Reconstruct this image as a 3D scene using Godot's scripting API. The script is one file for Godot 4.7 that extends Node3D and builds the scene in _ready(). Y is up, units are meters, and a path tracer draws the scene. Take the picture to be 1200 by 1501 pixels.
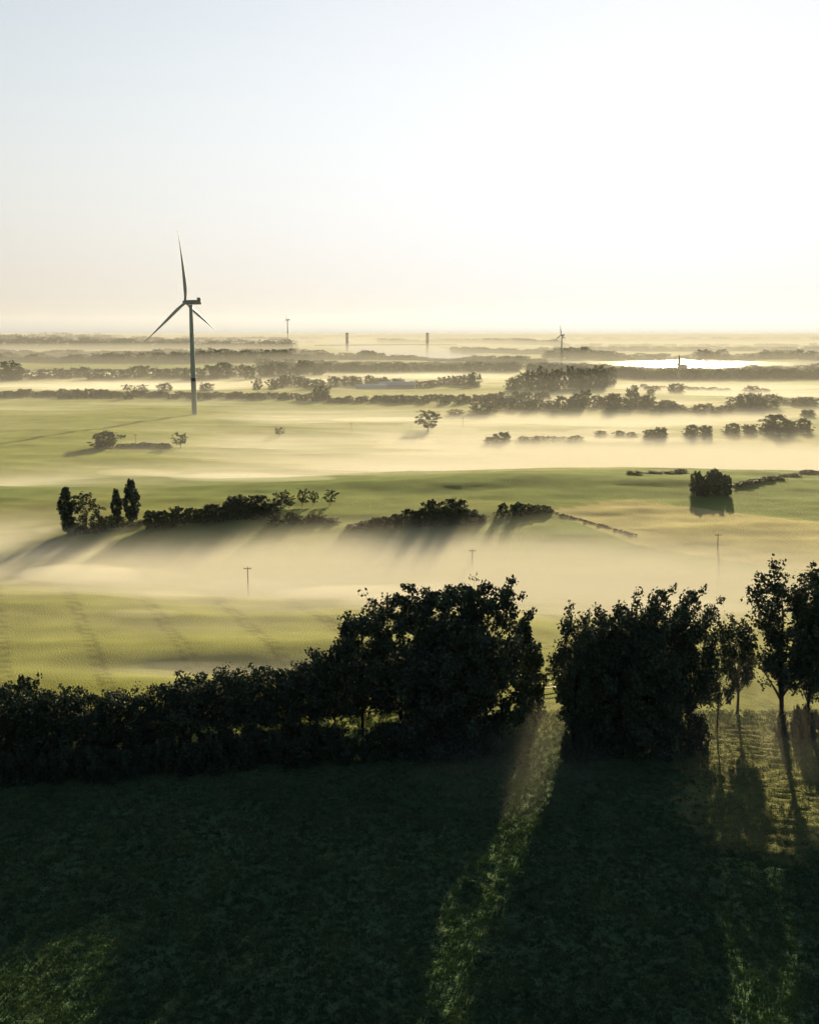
extends Node3D
# A misty river plain at sunrise, seen from a drone 72 m above the fields. Metres, y up, camera looking towards -z.

const EYE_HEIGHT := 72.0
const SUN_AZIMUTH := 14.9      # degrees to the right of -z
const SUN_HEIGHT := 13.3
const WATER_LEVEL := -1.0

var undulation := FastNoiseLite.new()
var streaks := FastNoiseLite.new()
var ripple := FastNoiseLite.new()
var patches := FastNoiseLite.new()
var used := {}
var mats := {}

# ------------------------------------------------------------------ light
func sun_direction() -> Vector3:
	var a := deg_to_rad(SUN_AZIMUTH)
	var e := deg_to_rad(SUN_HEIGHT)
	return Vector3(sin(a) * cos(e), sin(e), -cos(a) * cos(e))

func sky_radiance(d: Vector3) -> Color:
	# clear hazy sky: CIE gradation with height, broad scattering lobe round the sun
	var up := maxf(d.y, 0.012)
	var chi := acos(clampf(d.dot(sun_direction()), -1.0, 1.0))
	var grade := 1.0 - exp(-0.6 / up)
	var scatter := 1.0 + 3.3 * exp(-(chi / 1.15) ** 2)
	var l := grade * scatter * 0.0725 * (1.0 - 0.3 * exp(-up / 0.09))
	var low := exp(-up / 0.11)
	var high := 1.0 - exp(-up / 1.05)
	var near := exp(-(chi / 0.42) ** 2)
	var tint := Vector3(0.955, 1.0, 0.945).lerp(Vector3(0.12, 0.46, 1.0), high)
	tint = tint.lerp(Vector3(1.14, 0.92, 0.70), low * 0.8 * (0.25 + 0.75 * (0.5 + 0.5 * cos(chi))))
	tint = tint.lerp(Vector3(0.42, 0.70, 1.15), 0.8 * smoothstep(0.7, 2.2, chi))
	tint = tint.lerp(Vector3(0.985, 0.99, 1.035), near * 0.85)
	return Color(tint.x * l, tint.y * l, tint.z * l)

func make_light() -> void:
	var cam := Camera3D.new()
	cam.name = "camera"
	cam.fov = 53.04
	cam.near = 0.5
	cam.far = 40000.0
	cam.position = Vector3(0, EYE_HEIGHT, 0)
	cam.rotation_degrees = Vector3(-9.9, 0, 0)
	add_child(cam)
	cam.current = true

	var w := 512
	var h := 256
	var im := Image.create(w, h, false, Image.FORMAT_RGBF)
	for j in h:
		var e := (0.5 - (j + 0.5) / h) * PI
		for i in w:
			var a := (i + 0.5) / w * TAU
			im.set_pixel(i, j, sky_radiance(Vector3(sin(a) * cos(e), sin(e), -cos(a) * cos(e))))
	var pano := PanoramaSkyMaterial.new()
	pano.panorama = ImageTexture.create_from_image(im)
	var sky := Sky.new()
	sky.sky_material = pano
	var env := Environment.new()
	env.background_mode = Environment.BG_SKY
	env.sky = sky
	env.tonemap_mode = Environment.TONE_MAPPER_LINEAR
	env.tonemap_exposure = 3.7
	env.sdfgi_enabled = true
	env.ssao_enabled = true
	env.ssil_enabled = true
	env.volumetric_fog_enabled = true      # even haze of the morning air, forward scattering
	env.volumetric_fog_density = 0.000006
	env.volumetric_fog_albedo = Color(0.9, 0.95, 1.0)
	env.volumetric_fog_anisotropy = 0.35
	env.volumetric_fog_length = 4000.0
	var we := WorldEnvironment.new()
	we.name = "world_environment"
	we.environment = env
	add_child(we)

	var sun := DirectionalLight3D.new()
	sun.name = "sun"
	sun.light_energy = 1.6
	sun.light_color = Color(1.0, 0.91, 0.69)
	sun.light_angular_distance = 0.8
	sun.shadow_enabled = true
	add_child(sun)
	sun.look_at_from_position(sun_direction() * 100.0, Vector3.ZERO)

# ------------------------------------------------------------------ helpers
func numbered(called: String) -> String:
	var n: int = used.get(called, 0)
	used[called] = n + 1
	return called if n == 0 else "%s_%03d" % [called, n]

func tag(o: Node, label: String, category: String, group := "", kind := "") -> Node:
	if label: o.set_meta("label", label)
	if category: o.set_meta("category", category)
	if group: o.set_meta("group", group)
	if kind: o.set_meta("kind", kind)
	return o

func thing(called: String, at: Vector3, label: String, category: String, group := "") -> Node3D:
	var o := Node3D.new()
	o.name = numbered(called)
	add_child(o)
	o.position = at
	tag(o, label, category, group)
	return o

func part(called: String, mesh: Mesh, material: Material, parent: Node) -> MeshInstance3D:
	var o := MeshInstance3D.new()
	o.name = called if parent != self else numbered(called)
	o.mesh = mesh
	o.material_override = material
	parent.add_child(o, true)
	return o

func paint(called: String, albedo: Vector3, rough := 0.9) -> StandardMaterial3D:
	if mats.has(called): return mats[called]
	var m := StandardMaterial3D.new()
	m.resource_name = called
	m.albedo_color = Color(albedo.x, albedo.y, albedo.z).linear_to_srgb()
	m.roughness = rough
	m.metallic_specular = 0.3
	mats[called] = m
	return m

# ------------------------------------------------------------------ terrain
const HOLLOWS := [
	[-110, -322, 66, 40, 5.5],
	[-40, -326, 57, 45, 6.0],
	[26, -322, 59, 46, 6.0],
	[95, -311, 57, 49, 5.5],
	[-152, -375, 30, 35, 3.5],
	[-40, -215, 35, 7, 2.4],
	[53, -259, 49, 26, 2.8],
	[-62, -259, 60, 28, 2.4],
	[-204, -506, 58, 24, 4.0],
	[-109, -542, 81, 27, 4.5],
	[-20, -589, 88, 32, 5.0],
	[101, -602, 123, 47, 6.0],
	[226, -616, 92, 56, 6.0],
	[0, -732, 84, 89, 3.2],
	[94, -708, 106, 103, 3.4],
	[200, -665, 122, 82, 3.6],
	[147, -885, 108, 57, 5.0],
	[304, -915, 105, 69, 4.0],
	[-88, -878, 101, 71, 3.0],
	[-114, -686, 70, 61, 2.0],
	[-428, -1438, 215, 112, 4.5],
	[-103, -1559, 233, 110, 3.0],
	[218, -1097, 164, 65, 4.0],
	[426, -1288, 122, 105, 5.0],
	[-593, -1873, 279, 126, 4.5],
	[48, -1812, 209, 118, 4.0],
	[385, -1457, 217, 96, 4.0],
	[64, -479, 123, 43, -4.5],
	[-254, -732, 84, 175, -1.5],
	[-105, -445, 48, 37, -1.2],
]
const FIELDS := [
	[[0.15, 0.175, 0.03], [[-592.8, -1119.0], [-211.4, -1063.5], [-127.7, -709.6], [-124.5, -530.9], [-271.2, -505.2]]],
	[[0.085, 0.125, 0.022], [[-54.5, -477.5], [35.6, -530.9], [251.6, -536.3], [178.4, -376.8], [130.7, -403.3], [96.0, -431.9], [55.9, -414.6], [-12.1, -450.6]]],
	[[0.28, 0.25, 0.11], [[54.9, -406.5], [92.4, -428.3], [130.7, -403.3], [175.3, -370.0], [147.1, -308.5], [79.9, -357.1]]],
	[[0.17, 0.18, 0.055], [[-173.9, -282.6], [-19.9, -290.8], [19.3, -282.6], [169.3, -274.9], [109.3, -173.0], [-109.3, -173.0]]],
	[[0.055, 0.09, 0.045], [[-110.2, -174.6], [110.2, -174.6], [49.3, -71.3], [-49.3, -71.3]]],
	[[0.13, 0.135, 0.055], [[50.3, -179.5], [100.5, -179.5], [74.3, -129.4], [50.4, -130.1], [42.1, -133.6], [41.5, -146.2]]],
]
const DITCHES := [
	[8.2, -126.2, 15.0, -118.6, 0.9, 0.55],
	[15.0, -118.6, 28.4, -108.0, 0.9, 0.55],
	[10.3, -127.6, 17.3, -119.8, 0.8, 0.4],
	[-3.0, -101.5, 2.8, -96.1, 0.9, 0.5],
	[41.8, -145.1, 42.4, -133.0, 1.1, 0.7],
	[42.4, -133.0, 50.1, -129.4, 1.2, 0.6],
	[50.1, -129.4, 60.8, -128.3, 1.2, 0.6],
]
const WISPS := [
	[-100, -304, 61, 24, 5],
	[-36, -308, 66, 28, 5],
	[21, -314, 67, 27, 5],
	[79, -306, 69, 31, 5],
	[-84, -272, 54, 16, 3.5],
	[4, -272, 54, 17, 3.5],
	[-130, -355, 42, 22, 3.5],
	[-103, -514, 102, 30, 4],
	[7, -557, 126, 29, 4],
	[151, -594, 142, 40, 4],
	[-18, -656, 113, 48, 3.5],
	[131, -656, 148, 56, 3.5],
	[218, -820, 153, 56, 4],
	[22, -820, 131, 50, 3.5],
	[-51, -212, 34, 5, 2.6],
]
const RIVER := [
	[-603, -7535],
	[-307, -7795],
	[148, -5647],
	[194, -4340],
	[254, -3221],
	[375, -2852],
	[542, -2747],
	[674, -2927],
	[780, -2965],
	[832, -2747],
	[1120, -2619],
	[1004, -2345],
	[741, -2250],
	[582, -2102],
	[466, -2143],
	[442, -2395],
	[329, -2502],
	[222, -2816],
	[96, -2927],
	[-87, -3316],
	[-285, -4340],
]
var river_poly := PackedVector2Array()
var field_polys := []

func setup_noise() -> void:
	undulation.seed = 11; undulation.frequency = 1.0; undulation.fractal_octaves = 2
	streaks.seed = 23; streaks.frequency = 1.0; streaks.fractal_octaves = 4; streaks.fractal_gain = 0.55
	ripple.seed = 5; ripple.frequency = 1.0; ripple.fractal_octaves = 2
	patches.seed = 77; patches.frequency = 1.0; patches.fractal_octaves = 4
	for p in RIVER: river_poly.append(Vector2(p[0], p[1]))
	for f in FIELDS:
		var poly := PackedVector2Array()
		var r := Rect2(f[1][0][0], f[1][0][1], 0, 0)
		for p in f[1]:
			poly.append(Vector2(p[0], p[1]))
			r = r.expand(Vector2(p[0], p[1]))
		field_polys.append([Vector3(f[0][0], f[0][1], f[0][2]), poly, r])

func ground_height(x: float, z: float) -> float:
	var d := -z
	var y := 1.2
	if d > 180.0:
		var k := minf(1.0, (d - 180.0) / 80.0)
		y += undulation.get_noise_2d(x / 260.0, z / 170.0) * 1.8 * k
		y += streaks.get_noise_2d(x / 150.0 + 0.25 * z / 60.0, z / 38.0) * 1.4 * k
		y += streaks.get_noise_2d(x / 55.0 + 40.0, z / 13.0) * 0.4 * k
		if d < 2600.0:
			for h in HOLLOWS:
				var a: float = (x - h[0]) / h[2]
				if a > 2.6 or a < -2.6: continue
				var b: float = (z - h[1]) / h[3]
				if b > 2.6 or b < -2.6: continue
				y -= h[4] * exp(-a * a - b * b)
	elif d < 95.0: y += 0.0
	else:
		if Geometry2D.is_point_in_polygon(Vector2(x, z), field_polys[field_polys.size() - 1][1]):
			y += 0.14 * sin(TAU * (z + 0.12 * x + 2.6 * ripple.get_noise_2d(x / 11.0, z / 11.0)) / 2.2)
		for q in DITCHES:                                          # ruts and ditches: from, to, width, depth
			var p := Vector2(x, z)
			var near := Geometry2D.get_closest_point_to_segment(p, Vector2(q[0], q[1]), Vector2(q[2], q[3]))
			var r: float = p.distance_to(near) / q[4]
			if r < 2.5: y -= q[5] * exp(-r * r)
		y += ripple.get_noise_2d(x / 9.0, z / 9.0) * 0.18 + ripple.get_noise_2d(x / 34.0, z / 34.0) * 0.3
	if d > 2000.0 and Geometry2D.is_point_in_polygon(Vector2(x, z), river_poly):
		y = WATER_LEVEL - 2.0
	elif d > 2000.0:
		y = maxf(y, WATER_LEVEL + 0.8)
	return y

func ground_color(x: float, z: float) -> Vector3:
	var n := patches.get_noise_2d(x / 160.0, z / 160.0)
	var c := Vector3(0.17, 0.18, 0.045).lerp(Vector3(0.10, 0.14, 0.03), clampf(n * 1.6 + 0.5, 0, 1))
	var p := Vector2(x, z)
	if z > -200.0: p += Vector2(ripple.get_noise_2d(x / 5.0 + 60.0, z / 5.0), ripple.get_noise_2d(x / 5.0, z / 5.0 + 60.0)) * 5.0
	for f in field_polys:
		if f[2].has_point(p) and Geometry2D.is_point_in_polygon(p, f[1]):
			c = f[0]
	if z < -185.0 and z > -300.0:                              # wheel tracks of the sprayer
		var across := fposmod((x - 0.42 * z) / 21.0, 1.0)
		if across < 0.055 or (across > 0.10 and across < 0.155): c *= 0.62
	var g := patches.get_noise_2d(x / 24.0 + 100.0, z / 24.0)
	return c * (1.0 + 0.35 * g)

func make_ground() -> void:
	var zs := PackedFloat64Array()
	var z := 160.0
	while z > -80.0:
		zs.append(z); z -= 12.0
	z = -80.0
	while z > -185.0:
		zs.append(z); z -= 0.55
	while z > -2600.0:
		zs.append(z); z *= 1.0085
	while z > -21000.0:
		zs.append(z); z *= 1.035
	var xs := PackedFloat64Array()
	var half := PackedFloat64Array()
	var x := 0.8
	while x < 90.0:
		half.append(x); x += 1.6
	while x < 14000.0:
		half.append(x); x *= 1.022
	for i in range(half.size() - 1, -1, -1): xs.append(-half[i])
	xs.append_array(half)
	var nx := xs.size()
	var nz := zs.size()
	var v := PackedVector3Array(); v.resize(nx * nz)
	var c := PackedColorArray(); c.resize(nx * nz)
	for j in nz:
		for i in nx:
			var k := j * nx + i
			v[k] = Vector3(xs[i], ground_height(xs[i], zs[j]), zs[j])
			var g := ground_color(xs[i], zs[j])
			c[k] = Color(g.x, g.y, g.z)
	var n := PackedVector3Array(); n.resize(nx * nz)
	for j in nz:
		for i in nx:
			var dx := v[j * nx + mini(i + 1, nx - 1)] - v[j * nx + maxi(i - 1, 0)]
			var dz := v[mini(j + 1, nz - 1) * nx + i] - v[maxi(j - 1, 0) * nx + i]
			n[j * nx + i] = dx.cross(dz).normalized()
	var idx := PackedInt32Array(); idx.resize((nx - 1) * (nz - 1) * 6)
	var q := 0
	for j in nz - 1:
		for i in nx - 1:
			var a := j * nx + i
			idx[q] = a; idx[q + 1] = a + nx; idx[q + 2] = a + 1
			idx[q + 3] = a + 1; idx[q + 4] = a + nx; idx[q + 5] = a + nx + 1
			q += 6
	var arr := []
	arr.resize(Mesh.ARRAY_MAX)
	arr[Mesh.ARRAY_VERTEX] = v
	arr[Mesh.ARRAY_NORMAL] = n
	arr[Mesh.ARRAY_COLOR] = c
	arr[Mesh.ARRAY_INDEX] = idx
	var m := ArrayMesh.new()
	m.add_surface_from_arrays(Mesh.PRIMITIVE_TRIANGLES, arr)
	var mat := StandardMaterial3D.new()
	mat.resource_name = "meadow"
	mat.vertex_color_use_as_albedo = true
	mat.roughness = 1.0
	mat.metallic_specular = 0.1
	var fn := FastNoiseLite.new()
	fn.seed = 3; fn.frequency = 0.03; fn.fractal_octaves = 5; fn.fractal_gain = 0.65
	var nt := NoiseTexture2D.new()
	nt.width = 512; nt.height = 512; nt.seamless = true; nt.noise = fn
	mat.heightmap_enabled = true
	mat.heightmap_texture = nt
	mat.heightmap_scale = 40.0
	mat.uv1_triplanar = true
	mat.uv1_world_triplanar = true
	mat.uv1_scale = Vector3(0.09, 0.09, 0.09)
	var o := part("ground", m, mat, self)
	tag(o, "", "", "", "structure")

func make_river() -> void:
	var st := SurfaceTool.new()
	st.begin(Mesh.PRIMITIVE_TRIANGLES)
	var grown := Geometry2D.offset_polygon(river_poly, 60.0)
	var poly: PackedVector2Array = grown[0]
	var tri := Geometry2D.triangulate_polygon(poly)
	for i in range(0, tri.size(), 3):
		var a := poly[tri[i]]
		var b := poly[tri[i + 1]]
		var e := poly[tri[i + 2]]
		if (b - a).cross(e - a) < 0.0:
			var s := b
			b = e
			e = s
		for p in [a, b, e]:
			st.set_normal(Vector3.UP)
			st.add_vertex(Vector3(p.x, WATER_LEVEL, p.y))
	var m := paint("river_water", Vector3(0.02, 0.03, 0.03), 0.14)
	m.metallic_specular = 0.5
	tag(part("river", st.commit(), m, self), "", "", "", "structure")

func fog(called: String, label: String, at: Vector3, size: Vector3, density: float, ellipsoid := false, turn := 0.0, group := "", albedo := Color(1.0, 0.985, 0.95)) -> void:
	var f := FogVolume.new()
	f.name = numbered(called)
	f.shape = RenderingServer.FOG_VOLUME_SHAPE_ELLIPSOID if ellipsoid else RenderingServer.FOG_VOLUME_SHAPE_BOX
	f.size = size
	f.position = at
	f.rotation.y = turn
	var m := FogMaterial.new()
	m.density = density
	m.albedo = albedo
	f.material = m
	add_child(f)
	tag(f, label, "mist", group, "stuff")

func make_mist() -> void:
	# the mist thins out upwards: six flat layers, each lying deepest where the ground sinks
	for l in [[-2.6, 0.022], [-1.4, 0.016], [-0.2, 0.011], [1.0, 0.006], [2.4, 0.003], [4.6, 0.0012]]:
		fog("ground_mist", "white ground mist lying in the hollows of the fields", Vector3(0, l[0] - 10.0, -1105), Vector3(3600, 20.0, 1810), l[1], false, 0.0, "ground mist layers")
	fog("valley_haze", "thin warm haze over the river plain", Vector3(0, 5.0, -5000), Vector3(16000, 50.0, 9200), 0.00044, false, 0.0, "", Color(0.83, 0.83, 0.83))
	fog("valley_haze", "pale haze veiling the far river and the horizon", Vector3(0, 25.0, -9000), Vector3(22000, 90.0, 13000), 0.00018, false, 0.0, "", Color(0.74, 0.74, 0.75))
	var rng := RandomNumberGenerator.new()
	rng.seed = 61
	for w in WISPS:                                            # drifting wisps above the banks: x, z, length, depth, thickness
		for k in 3:
			var x: float = w[0] + rng.randf_range(-0.4, 0.4) * w[2]
			var z: float = w[1] + rng.randf_range(-1.0, 1.0) * w[3]
			var t: float = w[4] * rng.randf_range(0.5, 1.1)
			fog("mist_wisp", "long thin wisp of white mist drifting over the fields", Vector3(x, ground_height(x, z) + t * 0.3 + rng.randf_range(0.0, 1.5), z), Vector3(w[2] * rng.randf_range(0.3, 0.9), t, w[3] * rng.randf_range(0.3, 0.8)), 0.022 * rng.randf_range(0.5, 1.3), true, rng.randf_range(-0.16, 0.1), "drifting mist wisps")
	fog("field_mist", "thin sunlit mist in the gap between the dark tree clumps", Vector3(17, 2.0, -164), Vector3(34, 12, 50), 0.0024, true, -0.26)
	fog("field_mist", "thin sunlit mist under the open poplars at the right edge", Vector3(60, 2.0, -172), Vector3(50, 26, 40), 0.0028, true)

func _ready() -> void:
	setup_noise()
	make_light()
	make_ground()
	make_river()
	make_mist()
	make_trees()
	make_woods()
	make_built()
	make_grass()


# ------------------------------------------------------------------ trees
var protos := {}

func add_tube(st: SurfaceTool, pts: Array, radii: Array, sides: int) -> void:
	var rings := []
	for i in pts.size():
		var a: Vector3 = pts[maxi(i - 1, 0)]
		var b: Vector3 = pts[mini(i + 1, pts.size() - 1)]
		var t := (b - a).normalized()
		var u := t.cross(Vector3(0.31, 0.2, 0.93)).normalized()
		var w := t.cross(u)
		var ring := []
		for k in sides:
			var g := TAU * k / sides
			ring.append([pts[i] + (u * cos(g) + w * sin(g)) * radii[i], u * cos(g) + w * sin(g)])
		rings.append(ring)
	for i in pts.size() - 1:
		for k in sides:
			var k2 := (k + 1) % sides
			for c in [rings[i][k], rings[i][k2], rings[i + 1][k], rings[i][k2], rings[i + 1][k2], rings[i + 1][k]]:
				st.set_normal(c[1])
				st.add_vertex(c[0])

class Leaves:
	var v := PackedVector3Array()
	var c := PackedColorArray()
	var i := PackedInt32Array()
	func leaf(p: Vector3, s: float, rng: RandomNumberGenerator, tone: Vector3) -> void:
		var a := Vector3(rng.randfn(), rng.randfn(), rng.randfn()).normalized()
		var b := a.cross(Vector3(rng.randfn(), rng.randfn(), rng.randfn())).normalized()
		var n := a.cross(b)
		var k := v.size()
		var q := rng.randf_range(0.7, 1.3)
		v.append(p - a * s * 0.62); v.append(p + b * s * 0.42 + n * s * 0.12); v.append(p + a * s * 0.62); v.append(p - b * s * 0.42 + n * s * 0.12)
		for _j in 4: c.append(Color(tone.x * q, tone.y * q, tone.z * q))
		i.append(k); i.append(k + 1); i.append(k + 2); i.append(k); i.append(k + 2); i.append(k + 3)
	func commit() -> ArrayMesh:
		var arr := []
		arr.resize(Mesh.ARRAY_MAX)
		arr[Mesh.ARRAY_VERTEX] = v
		arr[Mesh.ARRAY_COLOR] = c
		arr[Mesh.ARRAY_INDEX] = i
		var m := ArrayMesh.new()
		m.add_surface_from_arrays(Mesh.PRIMITIVE_TRIANGLES, arr)
		return m

func envelope(shape: String, t: float) -> float:
	match shape:
		"round": return pow(maxf(0.0, 1.0 - pow(absf(t - 0.45) / 0.575, 2.8)), 0.5)
		"upright": return (0.4 + 0.6 * smoothstep(0.0, 0.5, t)) * sqrt(maxf(0.0, 1.0 - pow(t, 5.0)) + 0.04)
		"column": return pow(sin(PI * clampf(0.1 + pow(t, 1.15) * 0.9, 0, 1)), 0.7)
		"dome": return sqrt(maxf(0.0, 1.0 - pow(t * 0.97, 2.4)))
	return 1.0

# o: h height, r crown radius, base crown base (share of h), shape, limbs, twigs per limb, leaves per tuft, leaf size, tuft radius, tone
func build_tree(o: Dictionary, seed_: int) -> Array:
	var rng := RandomNumberGenerator.new()
	rng.seed = seed_
	var st := SurfaceTool.new()
	st.begin(Mesh.PRIMITIVE_TRIANGLES)
	var sb := SurfaceTool.new()
	sb.begin(Mesh.PRIMITIVE_TRIANGLES)
	var lv := Leaves.new()
	var h: float = o.h
	var r: float = o.r
	var base: float = o.base * h
	var tr: float = o.get("trunk", h * 0.016)
	var lean := Vector3(rng.randf_range(-0.04, 0.04), 0, rng.randf_range(-0.04, 0.04)) * h
	var steep: float = o.get("steep", 0.4)
	var trunk_pts := []
	var trunk_r := []
	for k in 6:
		var t := k / 5.0
		trunk_pts.append(Vector3(lean.x * t * t, h * 0.88 * t - 0.4, lean.z * t * t) + Vector3(rng.randf_range(-1, 1), 0, rng.randf_range(-1, 1)) * 0.012 * h * t)
		trunk_r.append(tr * (1.25 if k == 0 else 1.0 - 0.82 * t))
	if o.get("wood", true): add_tube(st, trunk_pts, trunk_r, 7)
	var turn := rng.randf() * TAU
	for k in o.limbs:
		var t: float = (k + rng.randf()) / o.limbs          # height of the limb's end within the crown
		if o.get("spread_low", false): t = pow(t, 0.8)
		turn += 2.4 + rng.randf_range(-0.5, 0.5)
		var reach: float = r * envelope(o.shape, t) * (rng.randf_range(0.82, 1.05) if o.get("even", false) else rng.randf_range(0.55, 1.16))
		var end := Vector3(cos(turn) * reach, base + t * (h - base) * 0.96, sin(turn) * reach) + lean * t
		var y0 := maxf(h * 0.04 if o.shape == "dome" else base * 0.75, end.y - reach * steep - h * 0.12 * rng.randf_range(0.6, 1.4))
		if o.shape == "upright": y0 = maxf(base * 0.6, end.y * rng.randf_range(0.3, 0.55))
		y0 = minf(y0, h * 0.8)
		var s0 := Vector3(lean.x * y0 / h, y0, lean.z * y0 / h)
		var mid := s0.lerp(end, 0.5) + Vector3(rng.randf_range(-1, 1), rng.randf_range(-0.4, 1.0), rng.randf_range(-1, 1)) * reach * 0.14
		if o.shape == "upright": mid += Vector3(end.x, 0, end.z) * 0.16
		var lr := tr * 0.42 * (1.0 - 0.6 * t)
		if o.get("wood", true): add_tube(sb, [s0, mid, end], [lr, lr * 0.6, lr * 0.2], 5)
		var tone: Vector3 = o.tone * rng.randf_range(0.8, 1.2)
		for q in o.twigs:
			var f := pow(rng.randf_range(0.06, 1.0), 0.42)
			var at := s0.lerp(mid, f * 2.0) if f < 0.5 else mid.lerp(end, f * 2.0 - 1.0)
			var side: Vector3 = Vector3(rng.randfn(), rng.randfn() * 0.7 + 0.15, rng.randfn()).normalized() * (o.tuft * rng.randf_range(0.3, 1.7)) * o.get("loose", 1.0)
			if o.shape == "upright": side = Vector3(side.x, absf(side.y) * 1.1, side.z)
			elif o.shape == "column": side = Vector3(side.x * 0.7, absf(side.y) * 1.5, side.z * 0.7)
			var sprig: bool = o.get("fine", false) and rng.randf() < 0.2     # a thin shoot standing out of the crown
			if sprig: side *= 1.9
			var tip: Vector3 = at + side
			if tip.y > h: tip.y = h - rng.randf() * o.tuft
			if o.shape == "column":
				var most: float = r * envelope("column", clampf((tip.y - base) / (h - base), 0.0, 1.0)) * (0.75 if tip.y > h * 0.75 else 1.0)
				var off := Vector2(tip.x, tip.z).limit_length(maxf(most, 0.1))
				tip.x = off.x
				tip.z = off.y
			if o.shape == "dome" and tip.y < 0.3: tip.y = 0.3 + rng.randf()
			if o.get("wood", true) and o.get("fine", false): add_tube(sb, [at, tip], [lr * 0.3, 0.02], 3)
			var sq := 1.15 if o.shape == "upright" else 1.5 if o.shape == "column" else 0.8
			var tw := tone * rng.randf_range(0.85, 1.15)
			for _l in (int(o.leaves * 0.4) if sprig else o.leaves):
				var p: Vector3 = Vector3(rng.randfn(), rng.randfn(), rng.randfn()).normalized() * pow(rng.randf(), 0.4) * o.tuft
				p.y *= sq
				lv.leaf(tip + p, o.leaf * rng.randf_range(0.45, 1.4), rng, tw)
	if o.get("skirt", 0) > 0:                                # low leafy shoots round the foot
		for k in o.skirt:
			var g := rng.randf() * TAU
			var rr := sqrt(rng.randf()) * r * 0.9
			var c0 := Vector3(cos(g) * rr, rng.randf() * base * 1.1 + 0.3, sin(g) * rr)
			for _l in o.leaves:
				lv.leaf(c0 + Vector3(rng.randfn(), rng.randfn(), rng.randfn()) * o.tuft * 0.5, o.leaf * rng.randf_range(0.6, 1.3), rng, o.tone)
	return [st.commit(), lv.commit(), h, r * 2.0, sb.commit()]

func make_protos() -> void:
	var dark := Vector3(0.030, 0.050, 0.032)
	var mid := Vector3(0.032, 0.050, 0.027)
	var kinds := {
		"broad": [{"h": 26.0, "r": 9.0, "base": 0.28, "shape": "round", "limbs": 42, "twigs": 11, "leaves": 36, "leaf": 0.5, "tuft": 1.1, "tone": dark, "fine": true, "trunk": 0.5}, 4],
		"dense": [{"h": 20.0, "r": 8.0, "base": 0.1, "shape": "round", "limbs": 50, "twigs": 12, "leaves": 34, "leaf": 0.52, "tuft": 1.3, "tone": dark, "skirt": 40, "trunk": 0.4}, 3],
		"upright": [{"h": 28.0, "r": 6.0, "base": 0.25, "shape": "upright", "limbs": 32, "twigs": 14, "leaves": 34, "leaf": 0.48, "tuft": 1.05, "tone": dark, "fine": true, "trunk": 0.42}, 4],
		"sparse": [{"h": 28.0, "r": 5.5, "base": 0.34, "shape": "upright", "limbs": 19, "twigs": 14, "leaves": 32, "leaf": 0.46, "tuft": 0.95, "tone": dark, "fine": true, "trunk": 0.4}, 3],
		"hedge": [{"h": 15.0, "r": 5.4, "base": 0.40, "shape": "round", "limbs": 34, "twigs": 9, "leaves": 30, "leaf": 0.42, "tuft": 0.95, "tone": dark, "fine": true, "trunk": 0.24, "skirt": 6}, 5],
		"shrub": [{"h": 5.0, "r": 3.4, "base": 0.04, "shape": "dome", "limbs": 18, "twigs": 8, "leaves": 22, "leaf": 0.36, "tuft": 0.7, "tone": dark, "trunk": 0.1}, 3],
		"column": [{"h": 17.0, "r": 2.0, "base": 0.08, "shape": "column", "limbs": 40, "twigs": 8, "leaves": 26, "leaf": 0.45, "tuft": 0.5, "tone": dark, "trunk": 0.3, "steep": 2.2}, 3],
		"airy": [{"h": 13.0, "r": 5.5, "base": 0.3, "shape": "round", "limbs": 16, "twigs": 7, "leaves": 22, "leaf": 0.5, "tuft": 0.85, "tone": mid, "fine": true, "trunk": 0.25}, 3],
		"copse": [{"h": 11.0, "r": 5.0, "base": 0.12, "shape": "round", "limbs": 22, "twigs": 7, "leaves": 18, "leaf": 0.7, "tuft": 1.0, "tone": mid, "skirt": 12, "trunk": 0.2}, 3],
		"far": [{"h": 16.0, "r": 8.0, "base": 0.1, "shape": "round", "limbs": 26, "twigs": 4, "leaves": 18, "leaf": 1.05, "tuft": 1.9, "even": true, "tone": mid, "skirt": 10, "trunk": 0.3}, 4],
		"far_bush": [{"h": 6.0, "r": 4.5, "base": 0.02, "shape": "dome", "limbs": 18, "twigs": 4, "leaves": 14, "leaf": 0.75, "tuft": 1.1, "even": true, "tone": mid, "trunk": 0.15}, 3],
	}
	var s := 100
	for k in kinds:
		protos[k] = []
		for n in kinds[k][1]:
			s += 7
			protos[k].append(build_tree(kinds[k][0], s))
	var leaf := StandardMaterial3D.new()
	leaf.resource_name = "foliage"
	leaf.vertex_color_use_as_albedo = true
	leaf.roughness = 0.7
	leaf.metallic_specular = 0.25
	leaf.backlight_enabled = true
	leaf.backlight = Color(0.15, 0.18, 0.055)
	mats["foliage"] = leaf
	paint("bark", Vector3(0.06, 0.05, 0.04))

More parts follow.
